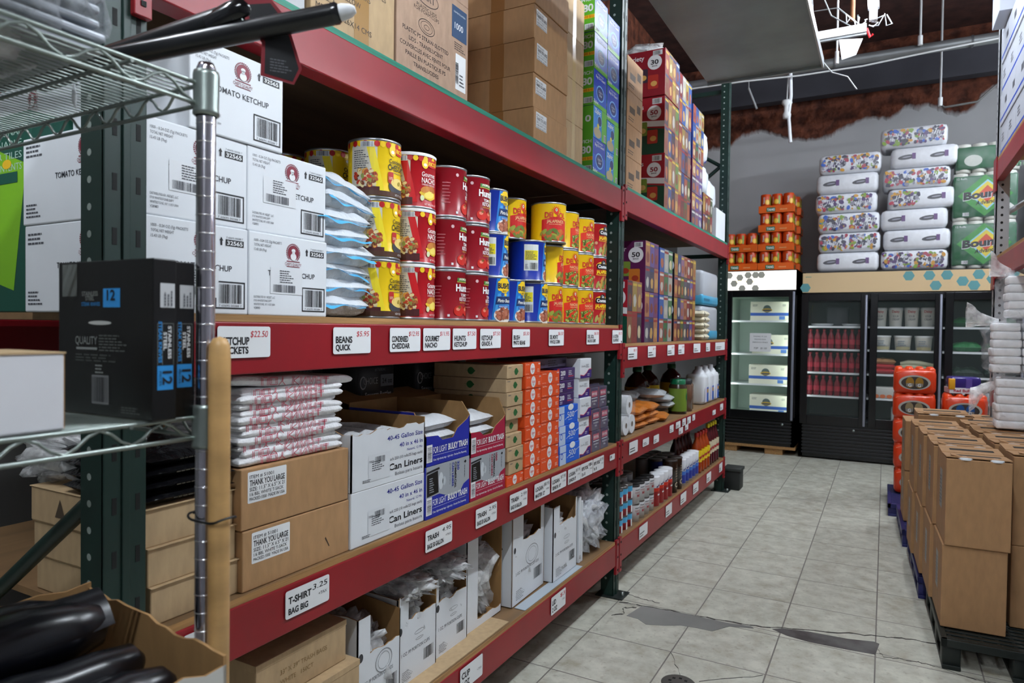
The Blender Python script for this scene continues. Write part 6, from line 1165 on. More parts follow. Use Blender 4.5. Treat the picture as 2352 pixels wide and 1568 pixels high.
# red soda bottles
sb = MB(); sb.lathe([(0, 0), (.030, 0), (.032, .02), (.028, .06), (.032, .10), (.030, .13), (.012, .175), (.012, .2), (0, .2)], M('#7c1a2a', .15), n=12, mats=None); sb.lathe([(.0325, .05), (.0325, .10)], M('#a82a3c', .3), n=12); sb.lathe([(.0145, .185), (.0145, .205), (0, .205)], M('#b0303c', .3), n=10)
SBM = sb.mesh('soda_bottle')
for si, (zz, nm) in enumerate(((1.263, 'upper'), (.993, 'middle'), (.721, 'lower'))):
    for i in range(8):
        for j in range(2):
            o = bpy.data.objects.new('soda_bottle', SBM); COL.objects.link(o); o.location = (.485+i*.073, YC+.15+j*.075, zz); o.scale = (1.05, 1.05, 1.12)
            tag(o, 'small red soda bottle on the %s bottle shelf behind the first glass door' % nm, 'bottle', 'red soda bottles on the %s bottle shelf' % nm)
for k in range(2): q = MB(); q.lathe([(0, 0), (.09, .0), (.12, .02), (.12, .03), (0, .03)], M('#c3c6c8', .4), n=18); one('foam_bowl', 'pale round dish on the top shelf behind the first glass door, %s' % ['left', 'right'][k], 'dish', q, (.60+.33*k, YC+.28, 1.526))
q = MB(); q.box(-.12, .12, -.1, .1, 0, .24, M('#5b5e64', .4), .02); one('grey_carton', 'grey wrapped carton in the dark top of the first glass door', 'carton', q, (.75, YC+.5, 1.526))
TUB = M('#d8d6cc', .45)
def tub(lb, x, z, r, h, group, red=True):
    t = thing('dairy_tub', lb, 'tub', (x, YC+.24, z), 0, group); b = MB(); b.lathe([(0, 0), (r*.86, 0), (r, h*.9), (r, h*.92)], TUB, n=18); fr = Cy(0, 0, 0, r*.98, -PI/2)
    if red: b.txt(fr, 'Daisy', 0, h*.74, h*.12, M('#b8222c', .4), 3, w=r*1.1, al='c', bold=.02); b.txt(fr, 'SOUR', 0, h*.5, h*.11, INK2, 3, w=r*.8, al='c'); b.txt(fr, 'CREAM', 0, h*.34, h*.11, INK2, 3, w=r*1.0, al='c')
    else: b.lines(fr, -r*.6, h*.3, r*1.2, h*.4, 3, M('#7a8c9a', .4), 3); b.rect(fr, -r*.9, h*.05, r*.9, h*.25, M('#a9a07a', .45), 2)
    b.build('tub_body', t); c = MB(); c.lathe([(r*1.05, h*.88), (r*1.05, h), (0, h)], M('#dfe0de', .4), n=18); c.build('lid', t)
for k in range(4): tub('white sour cream tub behind the second glass door, %s from the left' % ORD[k], 1.20+k*.155, 1.526, .070, .215, 'sour cream tubs behind the second glass door')
for k in range(3): tub('squat cream cheese tub behind the second glass door, %s from the left' % ORD[k], 1.23+k*.20, 1.263, .085, .165, 'squat tubs behind the second glass door', False)
def soft(name, lb, cat, w, d, h, loc, col, seed, group=None, kind='crinkle'): b = MB(); b.pillow(w, d, h, M(col, .35, kind=kind), seed, .3, 14, 10, 3); return one(name, lb, cat, b, loc, PI/2 if False else 0, group)
for k, (x, z, col, lb) in enumerate(((1.24, .993, '#b02a34', 'red bag on the lower shelf behind the second glass door'), (1.24, 1.045, '#b4323a', 'red bag lying on the other red bag'), (1.24, 1.10, '#b0835a', 'tan bag lying on the red bags'))): soft('sausage_bag', lb, 'bag', .2, .26, .07, (x, YC+.24, z), col, 200+k)
for k in range(3): q = MB(); q.tube([(-.16, 0, 0), (-.08, 0, .012), (.02, 0, .008), (.16, 0, -.01)], [.018, .032, .032, .016], M('#b9b89a', .4), 12); one('cheese_log', 'pale long packet behind the second glass door, %s' % LV3[k], 'packet', q, (1.53+.02*k, YC+.2, 1.028+k*.045), 0)
q = MB(); q.box(-.14, .14, -.1, .1, 0, .13, M('#bdbcb6', .45), .02); fr = Fl((-.14, -.1, 0), (1, 0, 0), (0, 0, 1)); 
for k in range(4): q.ell(fr, .04+.065*k, .025, .03, .022, M('#d06a3a', .4), 1, 10)
one('food_box', 'white and orange box low behind the second glass door', 'box', q, (1.28, YC+.22, .721)); 
q = MB(); q.box(-.13, .13, -.1, .1, 0, .10, M('#8d8f90', .45), .02); one('food_box', 'grey box beside the orange dotted box behind the second glass door', 'box', q, (1.58, YC+.24, .721))
q = MB(); q.box(-.09, .09, -.1, .1, 0, .17, M('#c2c5c3', .45), .02); one('food_box', 'white box on the floor of the wide refrigerator behind the second door', 'box', q, (1.42, YC+.3, .446))
for k in range(6): soft('greens_bag', 'green bag behind the third glass door, %s' % ['left on the top shelf', 'right on the top shelf', 'left on the second shelf', 'right on the second shelf', 'left on the third shelf', 'right on the third shelf'][k], 'bag', .25, .28, .10, (2.02+.30*(k % 2), YC+.24, (1.526, 1.263, .993)[k // 2]), ['#1f5a30', '#2a6a34', '#2c7040', '#1d4f2c', '#1a2c22', '#20302a'][k], 220+k, 'green bags behind the third glass door')
for k in range(6): q = MB(); q.lathe([(0, 0), (.03, 0), (.03, .11), (0, .11)], M('#b9bcc0', .4), n=12); one('small_jar', 'small pale jar on the lower shelf behind the third glass door', 'jar', q, (2.0+.075*k, YC+.15, .721), 0, 'small pale jars behind the third glass door')
# ------------------------------------------------------------------ on top of the refrigerators
ORG = M('#dc5e12', .4); TANG = M('#c9420e', .35)
def tang_case(lb, x, y, z):
    t = thing('drink_can_case', lb, 'drink case', (x, y, z), 0, 'orange drink mix cases'); b = MB(); b.box(-.20, .20, -.14, .14, 0, .085, ORG, .003); fr = Fl((-.20, -.14, 0), (1, 0, 0), (0, 0, 1))
    b.rect(fr, .09, .012, .19, .062, M('#0d6a4a', .4), 1, .008); b.txt(fr, 'TANG', .14, .024, .026, PAPER, 3, w=.085, al='c', bold=.04); b.txt(fr, 'ORANGE', .24, .028, .014, M('#f2d9a0', .4), 3, w=.08); fs = Fl((.20, -.14, 0), (0, 1, 0), (0, 0, 1)); b.rect(fs, .09, .012, .19, .062, M('#0d6a4a', .4), 1, .008); b.build('tray', t)
    for i in range(3):
        for j in range(2):
            c = MB(); c.lathe([(0, .006), (.060, .006), (.060, .218), (.055, .225), (0, .225)], TANG, n=20); fc = Cy(0, 0, 0, .0602, -PI/2+[.3, -.2, .5][i]); c.ell(fc, 0.01, .13, .028, .032, M('#e2a81c', .35), 1, 16); c.ell(fc, .012, .13, .019, .022, M('#edc24a', .35), 2, 12); c.txt(Fl(fc.P(-.03, .11, 0), fc.P(-.03, .2, 0)-fc.P(-.03, .11, 0), fc.P(-.05, .11, 0)-fc.P(-.03, .11, 0)), 'TANG', 0, -.012, .020, PAPER, 6, bold=.04); c.rect(fc, .035, .10, .055, .20, M('#7a9a3a', .4), 1)
            c.v = [(vx-.128+i*.128, vy-.07+j*.135, vz) for vx, vy, vz in c.v]; c.build('drink_can', t)
    return t
tz = 2.187
for k in range(4): tang_case('orange drink mix case, %s of the tall front stack' % ['bottom', 'second', 'third', 'top'][k], .095, YC+.16, tz+k*.2262)
for k in range(2): tang_case('orange drink mix case, %s of the short stack at the left' % ['bottom', 'top'][k], -.31, YC+.16, tz+k*.2262)
for k in range(4): tang_case('orange drink mix case, %s of the second stack further back' % ['bottom', 'second', 'third', 'top'][k], .135, YC+.455, tz+k*.2262)
rgT = random.Random(11)
def tissue(lb, x, y, z, face):
    t = thing('napkin_pack', lb, 'napkin pack', (x, y, z), rgT.uniform(-.03, .03), 'white napkin packs stacked on the wide refrigerator'); b = MB(); b.box(-.315, .315, -.2, .2, 0, .218, M('#e2e4ea', .45), .05); b.build('napkin_stack', t)
    p = MB(); fr = Fl((-.315, -.2, 0), (1, 0, 0), (0, 0, 1)); cl = ['#3a2a6a', '#6a2a7a', '#c8901f', '#2f5fc0', '#a8324a', '#7a9a2c', '#2a2a34', '#4a4a58']
    for h_ in range(2):
        if face[h_] == 'p':
            for k in range(90):
                r_ = rgT.uniform(.012, .028); px = .03+.30*h_+rgT.uniform(0, .26); pz = rgT.uniform(.035, .185); edge = pz > .14 or px < .08+.3*h_ or pz < .07
                p.ell(fr, px, pz, r_, r_*.7, M(rgT.choice(cl[2:6] if edge and rgT.random() < .6 else ['#2a2440', '#3c3a4c', '#8a8a98', '#4a2c6a', '#c9c9d4']), .35), 1+k*.04, 9, rgT.uniform(0, 3))
            for k in range(9): x_ = .06+.3*h_+k*.022; p.dec(fr, [(x_, .06), (x_+.006, .06), (x_+.03, .15), (x_+.022, .15)], PAPER, 3.2)
        else:
            p.ell(fr, .15+.30*h_, .11, .085, .026, M('#34343f', .4), 1, 14, .1); p.ell(fr, .15+.30*h_, .112, .045, .007, M('#9a9aa8', .4), 2, 12, .1); p.rect(fr, .20+.30*h_, .085, .235+.30*h_, .150, M('#5a2c74', .4), 2)
    p.build('printed_pattern', t)
    w_ = MB(); w_.box(-.322, .322, -.206, .206, -.0, .222, CLEAR, .05); w_.build('clear_wrap', t)
zc = 2.148
facesL = ['dd', 'pp', 'pp', 'pp', 'dd', 'pp']; facesR = ['pp', 'dd', 'dd', 'pd', 'pp', 'dd', 'pp']
for k in range(6): tissue('white napkin pack, %s in the left stack' % ['bottom', 'second up', 'third up', 'fourth up', 'fifth up', 'topmost'][k], .86+[0, .01, .0, -.03, -.02, .0][k], YC+.24, zc+k*.2235, facesL[k])
for k in range(7): tissue('white napkin pack, %s in the right stack' % ['bottom', 'second up', 'third up', 'fourth up', 'fifth up', 'sixth up', 'topmost'][k], 1.515+[0, .02, -.01, .05, -.0, .07, -.03][k], YC+.24, zc+k*.2235, facesR[k])
def bounty(lb, x, y, z, top=False, rz=0):
    t = thing('paper_towel_pack', lb, 'paper towel pack', (x, y, z), rz, 'green paper towel packs'); w_ = .56; h_ = .50 if not top else .30
    for i in range(4):
        for j in range(2): c = MB(); c.lathe([(.02, 0), (.065, 0), (.068, .02), (.068, h_/2-.02), (.065, h_/2), (.02, h_/2)], M('#cfcfc6', .55), -w_/2+.07+i*.14, -.07+j*.0, j*h_/2, 16); c.build('towel_roll', t)
    b = MB(); g_ = M('#0f5a34', .35); b.box(-w_/2, w_/2, -.145, .145, .03, h_-.03, g_, .02); fr = Fl((-w_/2, -.145, .0), (1, 0, 0), (0, 0, 1))
    if not top:
        b.dec(fr, [(.28, .04), (.52, .26), (.28, .47), (.04, .26)], M('#2a8a2a', .35), 1); b.dec(fr, [(.30, .10), (.46, .27), (.30, .42), (.14, .27)], M('#8fc6d8', .35), 2); b.dec(fr, [(.30, .12), (.44, .27), (.30, .40), (.16, .27)], M('#d8c21e', .35), 3); b.dec(fr, [(.30, .18), (.38, .27), (.30, .36), (.22, .27)], M('#c8461c', .35), 4)
        for off, m_, l_ in ((.006, PAPER, 5), (0, M('#14141a', .35), 6)): b.txt(fr, 'Bounty', .09-off*.5, .215-off, .075+off, m_, l_, w=.40+off*2, bold=.05, sh=.12, rot=.10)
        b.txt(fr, 'Advanced', .20, .155, .042, M('#14141a', .35), 6, w=.22, bold=.02, sh=.2, rot=.12); b.txt(fr, '12 Rolls', .03, .43, .020, PAPER, 3, w=.09); b.dec(fr, [(.44, .03), (.56, .10), (.50, .16), (.44, .18), (.36, .10)], M('#cfd2cc', .35), 4); b.txt(fr, 'MOST', .46, .10, .022, INK, 6, w=.07, al='c', bold=.03); b.txt(fr, 'STRENGTH &', .46, .078, .013, INK, 6, w=.09, al='c', bold=.02); b.txt(fr, 'ABSORBENCY', .46, .058, .013, INK, 6, w=.09, al='c', bold=.02); b.bar(fr, .09, .05, .05, .03, INK, 4, 10, back=PAPER)
    else: b.txt(fr, '12 Rolls', .45, .06, .03, M('#9abf9a', .35), 2, al='r', rot=PI) ; b.ell(fr, .15, .12, .08, .06, M('#b9bdb4', .4), 1)
    b.build('green_wrap', t)
    w2 = MB(); w2.box(-w_/2-.006, w_/2+.006, -.151, .151, .0, h_, CLEAR, .03); w2.build('clear_wrap', t)
for k in range(2): bounty('green paper towel pack on the wide refrigerator, %s left of the white post' % ['lower', 'upper'][k], 2.14, YC+.20, zc+k*.505)
bounty('green topped towel pack lying on the two large ones', 2.16, YC+.20, zc+1.01, True)
for k in range(3): bounty('green paper towel pack seen right of the white post, %s' % ['lowest', 'middle', 'highest'][k], 2.80+.02*k, YC+.20, zc+k*.505)

# ================================================================== RIGHT SIDE OF THE AISLE
def gator(lb, x, y, z, wc, seed):
    t = thing('sports_drink_pack', lb, 'drink pack', (x, y, z), 0, 'orange wrapped sports drink packs'); b = MB(); b.box(-.155, .155, -.13, .13, 0, .205, M('#d23a12', .25), .035)
    fr = Fl((-.155, -.13, 0), (1, 0, 0), (0, 0, 1)); b.ell(fr, .155, .095, .115, .062, M('#a8a49c', .25), 1, 26); b.ell(fr, .155, .092, .098, .052, M('#3a3432', .25), 2, 26)
    for k in (-1, 1): b.ell(fr, .155+k*.034, .095, .030, .045, M(wc, .2), 3, 18); b.rect(fr, .155+k*.034-.026, .062, .155+k*.034+.026, .088, M('#77706a', .3), 4, .004); b.txt(fr, 'G', .155+k*.034, .060, .026, PAPER, 6, w=.022, al='c', bold=.01)
    for k in range(3): b.dec(fr, [(.02+.1*k, .17), (.06+.1*k, .185), (.055+.1*k, .19), (.018+.1*k, .176)], M('#f08060', .2), 1)
    b.build('orange_wrap', t); c = MB()
    for i in range(4):
        for j in range(3): c.lathe([(.036, .17), (.034, .205), (.02, .222), (.0, .224)], M('#e0481c', .25), -.115+i*.077, -.08+j*.08, 0, 12)
    c.build('bottle_tops', t)
    return t
for k in range(5): gator('orange wrapped sports drink pack, %s of the tall stack beside the floor tiles' % ['bottom', 'second up', 'third up', 'fourth up', 'topmost'][k], 1.49+[.02, .012, .004, 0, .0][k]-.01, 6.74, .105+k*.2155-(.004*k), ['#a87a2c', '#8a6a30', '#7a6438', '#8a7a5c', '#8f6a28'][k], k)
for k in range(4): gator('orange wrapped sports drink pack, %s of the shorter stack with blue windows' % ['bottom', 'second up', 'third up', 'topmost'][k], 1.84, 6.76, .105+k*.2115, '#24508a', k)
t = thing('energy_drink_pack', 'purple and white energy drink pack on the shorter orange stack', 'drink pack', (1.83, 6.76, .105+4*.2115+.018), .15)
b = MB(); b.box(-.115, .115, -.09, .09, 0, .045, M('#d9d2d6', .35), .002); b.txt(Fl((-.115, -.09, 0), (1, 0, 0), (0, 0, 1)), 'Red Bull', .03, .012, .022, M('#a8283a', .4), 2, w=.11, bold=.03); b.build('tray', t)
c = MB(); c.box(-.11, .11, -.085, .085, .03, .135, M('#32206e', .2), .02); c.box(-.118, -.075, -.095, -.05, .03, .12, M('#d89a1c', .3), .006); c.box(.0, .045, -.09, -.08, .04, .12, M('#5a4690', .2), .004); c.build('purple_wrap', t)
PBL = M('#20235e', .45); PGN = M('#101815', .5)
def pallet(lb, x0, x1, y0, y1, h, m, rz=0):
    t = thing('plastic_pallet', lb, 'pallet', ((x0+x1)/2, (y0+y1)/2, 0), rz, 'plastic pallets'); a, c_ = (x1-x0)/2, (y1-y0)/2
    b = MB(); n = int((y1-y0)/.045); b.box(-a, a, -c_, -c_+.02, h-.035, h, m, .003); b.box(-a, a, c_-.02, c_, h-.035, h, m, .003); b.box(-a, -a+.025, -c_, c_, h-.035, h, m, .003); b.box(a-.025, a, -c_, c_, h-.035, h, m, .003)
    for k in range(n): yy = -c_+.03+k*(y1-y0-.06)/n; b.box(-a+.01, a-.01, yy, yy+.022, h-.022, h-.002, m, .002)
    for k in range(int((x1-x0)/.06)): xx = -a+.03+k*.06; b.box(xx, xx+.012, -c_+.01, c_-.01, h-.026, h-.006, m)
    b.build('deck', t)
    for i in (-1, 0, 1):
        l = MB(); l.box(i*(a-.04)-.035, i*(a-.04)+.035, -c_, c_, 0, .02, m, .003)
        for j in (-1, -.33, .33, 1): l.box(i*(a-.04)-.035, i*(a-.04)+.035, j*(c_-.05)-.04, j*(c_-.05)+.04, .015, h-.03, m, .006)
        l.build('runner', t)
    return t
pallet('dark green plastic pallet under the nearest brown cartons', 1.485, 2.07, 3.50, 4.32, .132, PGN, .03)
pallet('blue plastic pallet under the middle brown cartons', 1.425, 2.02, 4.36, 5.32, .120, PBL, .03)
pallet('blue plastic pallet under the orange drink packs', 1.30, 2.06, 6.20, 7.0, .10, PBL, .0)
pallet('blue plastic pallet between the cartons and the orange packs', 1.37, 1.97, 5.36, 6.16, .115, PBL, .03)
pallet('blue plastic pallet at the lower right, nearest the camera', 1.80, 2.55, 2.55, 3.44, .135, PBL, .0)
def jugcarton(lb, x, y, z, w, d, h, top, rz=.035, g='brown jug cartons on the pallets', st=True):
    t = thing('jug_carton', lb, 'carton', (x, y, z), rz, g); K = M('#ab8259', .75, kind='kraft')
    b = MB(); b.box(-w/2, w/2, -d/2, d/2, 0, h-(.004 if top else 0), K, .004)
    if st: fr = Fl((-w/2, d/2, 0), (0, -1, 0), (0, 0, 1)); b.rect(fr, d*.38, h*.34, d*.62, h*.80, M('#9a9a98', .5), 1); b.lines(fr, d*.4, h*.38, d*.2, h*.35, 8, l=2)
    b.build('box_body', t)
    if top:
        for s_ in (-1, 1):
            f_ = MB(); f_.X = Matrix.Translation((0, s_*d*.26, h)) @ Matrix.Rotation(s_*.05, 4, 'X'); f_.box(-w/2, w/2, -d*.22, d*.22, -.002, .002, K); f_.box(-w*.34, w*.38, -s_*d*.02-.018, -s_*d*.02+.020, .0018, .0026, HOLE_SHADE); f_.ell(Fl((-w*.05, -s_*d*.02, .0022), (1, 0, 0), (0, 1, 0)), -w*.24, 0, .013, .015, HOLE_SHADE, 1); f_.build('top_flap', t)
        c = MB()
        for s_ in (-1, 1): c.lathe([(.028, 0), (.028, .010), (0, .011)], M('#d5dade', .4), s_*w*.24+.01, -d*.44, h-.006, 14)
        c.build('jug_cap', t)
        f2 = MB(); f2.X = Matrix.Translation((-w*.3, -d*.36, h+.004)) @ Matrix.Rotation(.2, 4, 'Y'); f2.box(-.03, .05, -.03, .01, 0, .003, K); f2.build('side_tab', t)
    return t
cols_ = ['nearest', 'second', 'third', 'fourth']
for j in range(4):
    y = 3.63+.185+j*.372; xo = 1.495-.028*j
    jugcarton('brown jug carton in the left row, lower level, %s' % cols_[j], xo+.122, y, .134, .245, .362, .372, False)
    jugcarton('brown jug carton in the left row, upper level, %s' % cols_[j], xo+.130, y-.01, .507, .245, .362, .395, True)
for j in range(4):
    y = 3.78+.185+j*.372; xo = 1.765-.028*j
    jugcarton('brown jug carton in the right row, lower level, %s' % cols_[j], xo+.14, y, .134, .27, .362, .372, False, st=False)
    jugcarton('brown jug carton in the right row, upper level, %s' % cols_[j], xo+.14, y, .507, .27, .362, .405, True, st=False)
for j in range(2):
    jugcarton('tall brown carton behind the left row, %s, with a handle slot' % ['lower', 'upper'][j], 1.60, 5.36, .134+j*.40, .30, .36, .398, j == 1, g='tall brown cartons behind the left row')
    jugcarton('narrow brown carton at the tiled side of the tall ones, %s' % ['lower', 'upper'][j], 1.45, 5.78, .120+j*.36, .12, .36, .355, False, g='narrow brown cartons at the tiled side', st=True)
    jugcarton('brown carton behind the right row, %s' % ['lower', 'upper'][j], 1.94, 5.45, .134+j*.385, .30, .36, .383, j == 1, g='brown cartons behind the right row', st=False)
# foam cup bags
FO = M('#f0f1f4', .5)
def foambag(lb, x, y, z, cols, hh, seed, tail):
    t = thing('foam_cup_bag', lb, 'bag', (x, y, z), 0, 'clear bags of white foam cups'); b = MB(); n = len(cols)
    for i, (dx, dy, r) in enumerate(cols):
        z_ = .006; k = 0
        while z_ < hh-.03: b.X = Matrix.Translation((dx+.003*math.sin(k*2.3+i), dy, 0)) @ Matrix.Rotation(.05*math.sin(k+i*2), 4, 'Z'); b.box(-r, r, -r, r, z_, z_+.046, FO, .010); z_ += .047; k += 1
        b.X = Matrix.Identity(4)
    b.build('foam_cups', t)
    c = MB(); xs = [q[0] for q in cols]; ys = [q[1] for q in cols]; cx, cy = sum(xs)/n, sum(ys)/n; rx, ry = (max(xs)-min(xs))/2+.075, (max(ys)-min(ys))/2+.075
    c.blob((cx, cy, hh/2), (rx, ry, hh/2+.003), CLEAR, .22, 11, 40, 28, seed, .4); c.build('clear_bag', t)
    if tail:
        e = MB(); tx, tz, hx_ = tail
        def fn(a, v):
            th = 2*PI*a; k = .018+.055*abs(v-.15)**1.2; return Vector((cx-rx*.7+tx*v+.01*math.sin(9*v), cy-.02+math.cos(th)*k*.8, hh*hx_+tz*v+math.sin(th)*k*(1+.3*math.sin(a*25))))
        e.grid(fn, 22, 8, FILM); e.build('twisted_end', t)
foambag('clear bag of white foam cups, bottom one on the brown cartons', 1.925, 4.78, .918, [(-.04, 0, .068), (.105, .0, .068), (.25, 0, .068), (-.02, .15, .068), (.13, .15, .068)], .305, 4, (-.16, -.13, .92))
foambag('clear bag of white foam cups, middle one with its end twisting left', 1.915, 4.79, 1.235, [(-.055, 0, .068), (.09, .0, .068), (.235, 0, .068), (0, .15, .068)], .30, 7, (-.16, .05, .95))
foambag('clear bag of white foam cups, top one beside the red beam', 1.945, 4.80, 1.548, [(-.02, 0, .068), (.125, .0, .068), (.27, 0, .068), (.05, .15, .068)], .27, 12, (-.12, .07, .92))
# right-hand rack
RWH = M('#b9bcc0', .4, .2, kind='dirt')
rr_ = thing('pallet_rack', 'rack with a white perforated post and red beams at the right', 'rack', (0, 0, 0))
def rpost(y0):
    b = MB(); b.box(1.885, 1.893, y0, y0+.075, 0, 3.7, RWH); b.box(1.885, 1.96, y0, y0+.006, 0, 3.7, RWH); b.box(1.885, 1.96, y0+.069, y0+.075, 0, 3.7, RWH)
    z = .1
    while z < 3.65: b.ell(Fl((1.90, y0, z), (1, 0, 0), (0, 0, 1)), .02, 0, .008, .009, HOLE_SHADE, 1, 10); b.ell(Fl((1.885, y0+.075, z), (0, -1, 0), (0, 0, 1)), .037, 0, .008, .009, HOLE_SHADE, 1, 10); z += .05
    b.build('front_post', rr_); b = MB(); b.box(2.9, 2.97, y0, y0+.075, 0, 3.7, RWH); b.build('rear_post', rr_)
rpost(5.55); rpost(2.70-.9)
b = MB(); b.tube([(1.93, 5.59, 1.95), (2.93, 5.59, 1.35)], .018, RWH, 6); b.tube([(1.93, 5.59, 2.25), (2.93, 5.59, 2.95)], .018, RWH, 6); b.build('side_brace', rr_)
for zt, h_ in ((2.60, .125), (1.95, .125), (.92, .11)):
    if zt > 1: b = MB(); b.box(1.882, 1.925, 1.875, 5.55, zt-h_, zt, RED, .003); b.build('shelf_beam', rr_); c = MB(); c.box(1.876, 1.884, 5.50, 5.63, zt-h_-.07, zt+.03, RED, .002); c.build('beam_connector', rr_)
for zt, lb in ((2.60, 'wooden board over the upper right beam under the white cartons'), (1.95, 'wooden board over the lower right beam')):
    b = MB(); b.box(1.885, 2.92, 1.88, 5.54, zt, zt+.02, PLY); one('shelf_board', lb, 'shelf board', b)
b = MB(); b.box(1.882, 1.93, 5.45, 5.54, .98, 1.14, RED, .003); b.build('red_guard', rr_)
WSH = M('#b4b8c2', .4, kind='white'); BST = M('#2446b0', .4)
for j in range(4):
    for k in range(4):
        y = 5.38-.30*j; d_ = .34; t = thing('white_carton', 'white blue-striped carton on the right rack, %s from the post, %s' % (['first', 'second', 'third', 'fourth'][j], ['bottom row', 'second row', 'third row', 'top row'][k]), 'carton', (1.90+d_/2-.006*(k % 2), y, 2.621+k*.205), 0, 'white blue-striped cartons on the right rack')
        b = MB(); b.box(-d_/2, d_/2, -.147, .147, 0, .203, WSH, .003); fr = Fl((-d_/2, .147, 0), (0, -1, 0), (0, 0, 1)); b.rect(fr, 0, .030, .294, .045, BST, 1); b.rect(fr, .19, .10, .27, .14, INK2, 1) if k % 2 else b.lines(fr, .05, .09, .12, .06, 3); fq = Fl((-d_/2, -.147, 0), (1, 0, 0), (0, 0, 1)); b.rect(fq, 0, .030, d_, .045, BST, 1); b.lines(fq, .03, .09, .2, .06, 2, M('#20357a', .4), 2); b.build('box_body', t)
t = thing('white_carton', 'white carton with blue stripe jutting out highest on the right rack', 'carton', (1.99, 5.30, 3.445), 0); b = MB(); b.box(-.16, .16, -.16, .16, 0, .24, WSH, .003); fr = Fl((-.16, .16, 0), (0, -1, 0), (0, 0, 1)); b.rect(fr, 0, .19, .32, .21, BST, 1); fr = Fl((-.16, -.16, 0), (1, 0, 0), (0, 0, 1)); b.rect(fr, 0, .19, .32, .21, BST, 1); b.build('box_body', t)
# ================================================================== FOREGROUND WIRE SHELVING
ws = thing('wire_shelving', 'chrome wire shelving unit in the left foreground', 'shelving', (0, 0, 0))
WX0, WX1, WY0, WY1 = -.245, .415, -.75, .637
def wpost(x, y):
    b = MB(); b.lathe([(.0127, .03), (.0127, 1.815), (.010, 1.822), (0, 1.822)], CHROME, x, y, 0, 20); z = .06
    while z < 1.79: b.lathe([(.0128, 0), (.0133, .0004), (.0133, .0012), (.0128, .0016)], M('#f2f2f4', .25, 1.0), x, y, z, 20); z += .0254
    b.lathe([(0, 0), (.018, 0), (.018, .012), (.008, .03)], BLK, x, y, 0, 12); b.build('chrome_post', ws)
for x, y in ((WX1, WY1), (WX0, WY1), (WX1, WY0), (WX0, WY0)): wpost(x, y)
WM = M('#909a95', .34, .8)
def wshelf(z):
    b = MB(); r = .0032
    for zz in (z, z-.028):
        b.tube([(WX1-.004, WY0+.02, zz), (WX1-.004, WY1-.015, zz)], r, WM, 8); b.tube([(WX0+.004, WY0+.02, zz), (WX0+.004, WY1-.015, zz)], r, WM, 8)
        b.tube([(WX0+.02, WY1-.004, zz), (WX1-.015, WY1-.004, zz)], r, WM, 8); b.tube([(WX0+.02, WY0+.004, zz), (WX1-.015, WY0+.004, zz)], r, WM, 8)
    b.build('edge_rods', ws)
    n = int((WX1-WX0)/.0135); b = MB()
    for k in range(1, n): x = WX0+(WX1-WX0)*k/n; b.tube([(x, WY0+.004, z+.002), (x, WY1-.004, z+.002)], .0013, WM, 5, False)
    b.build('wire_deck', ws)
    b = MB()
    for y in (-.55, -.32, -.10, .12, .34, .53): b.tube([(WX0, y, z-.0025), (WX1, y, z-.0025)], .0028, WM, 6)
    b.build('cross_rods', ws)
    b = MB()
    def zig(p0, p1, n_):
        pts = []; p0, p1 = Vector(p0), Vector(p1)
        for i in range(n_*6+1):
            s_ = i/6; fr_ = s_-math.floor(s_); tri = 1-abs(fr_*2-1); p = p0.lerp(p1, i/(n_*6)); pts.append((p.x, p.y, z-.026+.024*(.5-.5*math.cos(PI*2*fr_))))
        b.tube(pts, .0022, WM, 6)
    zig((WX1-.004, WY0+.03, 0), (WX1-.004, WY1-.02, 0), 16); zig((WX0+.02, WY1-.004, 0), (WX1-.02, WY1-.004, 0), 9); b.build('zigzag_truss', ws)
    for x, y in ((WX1, WY1), (WX0, WY1), (WX1, WY0), (WX0, WY0)): c = MB(); c.lathe([(.0145, -.044), (.0175, -.042), (.0175, -.038), (.0165, -.034), (.0175, .012), (.0165, .018), (.0135, .018)], WM, x, y, z, 20); c.build('corner_collar', ws)
WZ = (1.792, 1.327, .78)
for z in WZ: wshelf(z)
# stick leaning at the post with a cord
q = MB(); q.lathe([(0, .018), (.0145, .018), (.0145, 1.43), (.0135, 1.447), (.009, 1.456), (0, 1.459)], M('#dcae70', .45, kind='wood'), 0, 0, -.018, 20); one('wooden_stick', 'round-topped wooden stick standing against the chrome post', 'stick', q, (.449, .634, .0))
q = MB(); q.tube([(.4325+.0345*math.copysign(abs(math.cos(a))**.45, math.cos(a)), .6355+.0185*math.copysign(abs(math.sin(a))**.45, math.sin(a)), 1.188+.003*math.cos(a*2)) for a in [i*2*PI/24 for i in range(25)]], .0017, BLK, 6); q.tube([(.40, .63, 1.19), (.40, .645, 1.196)], .0022, BLK, 6); one('cable_tie', 'thin black cord tying the wooden stick to the chrome post', 'cable tie', q)
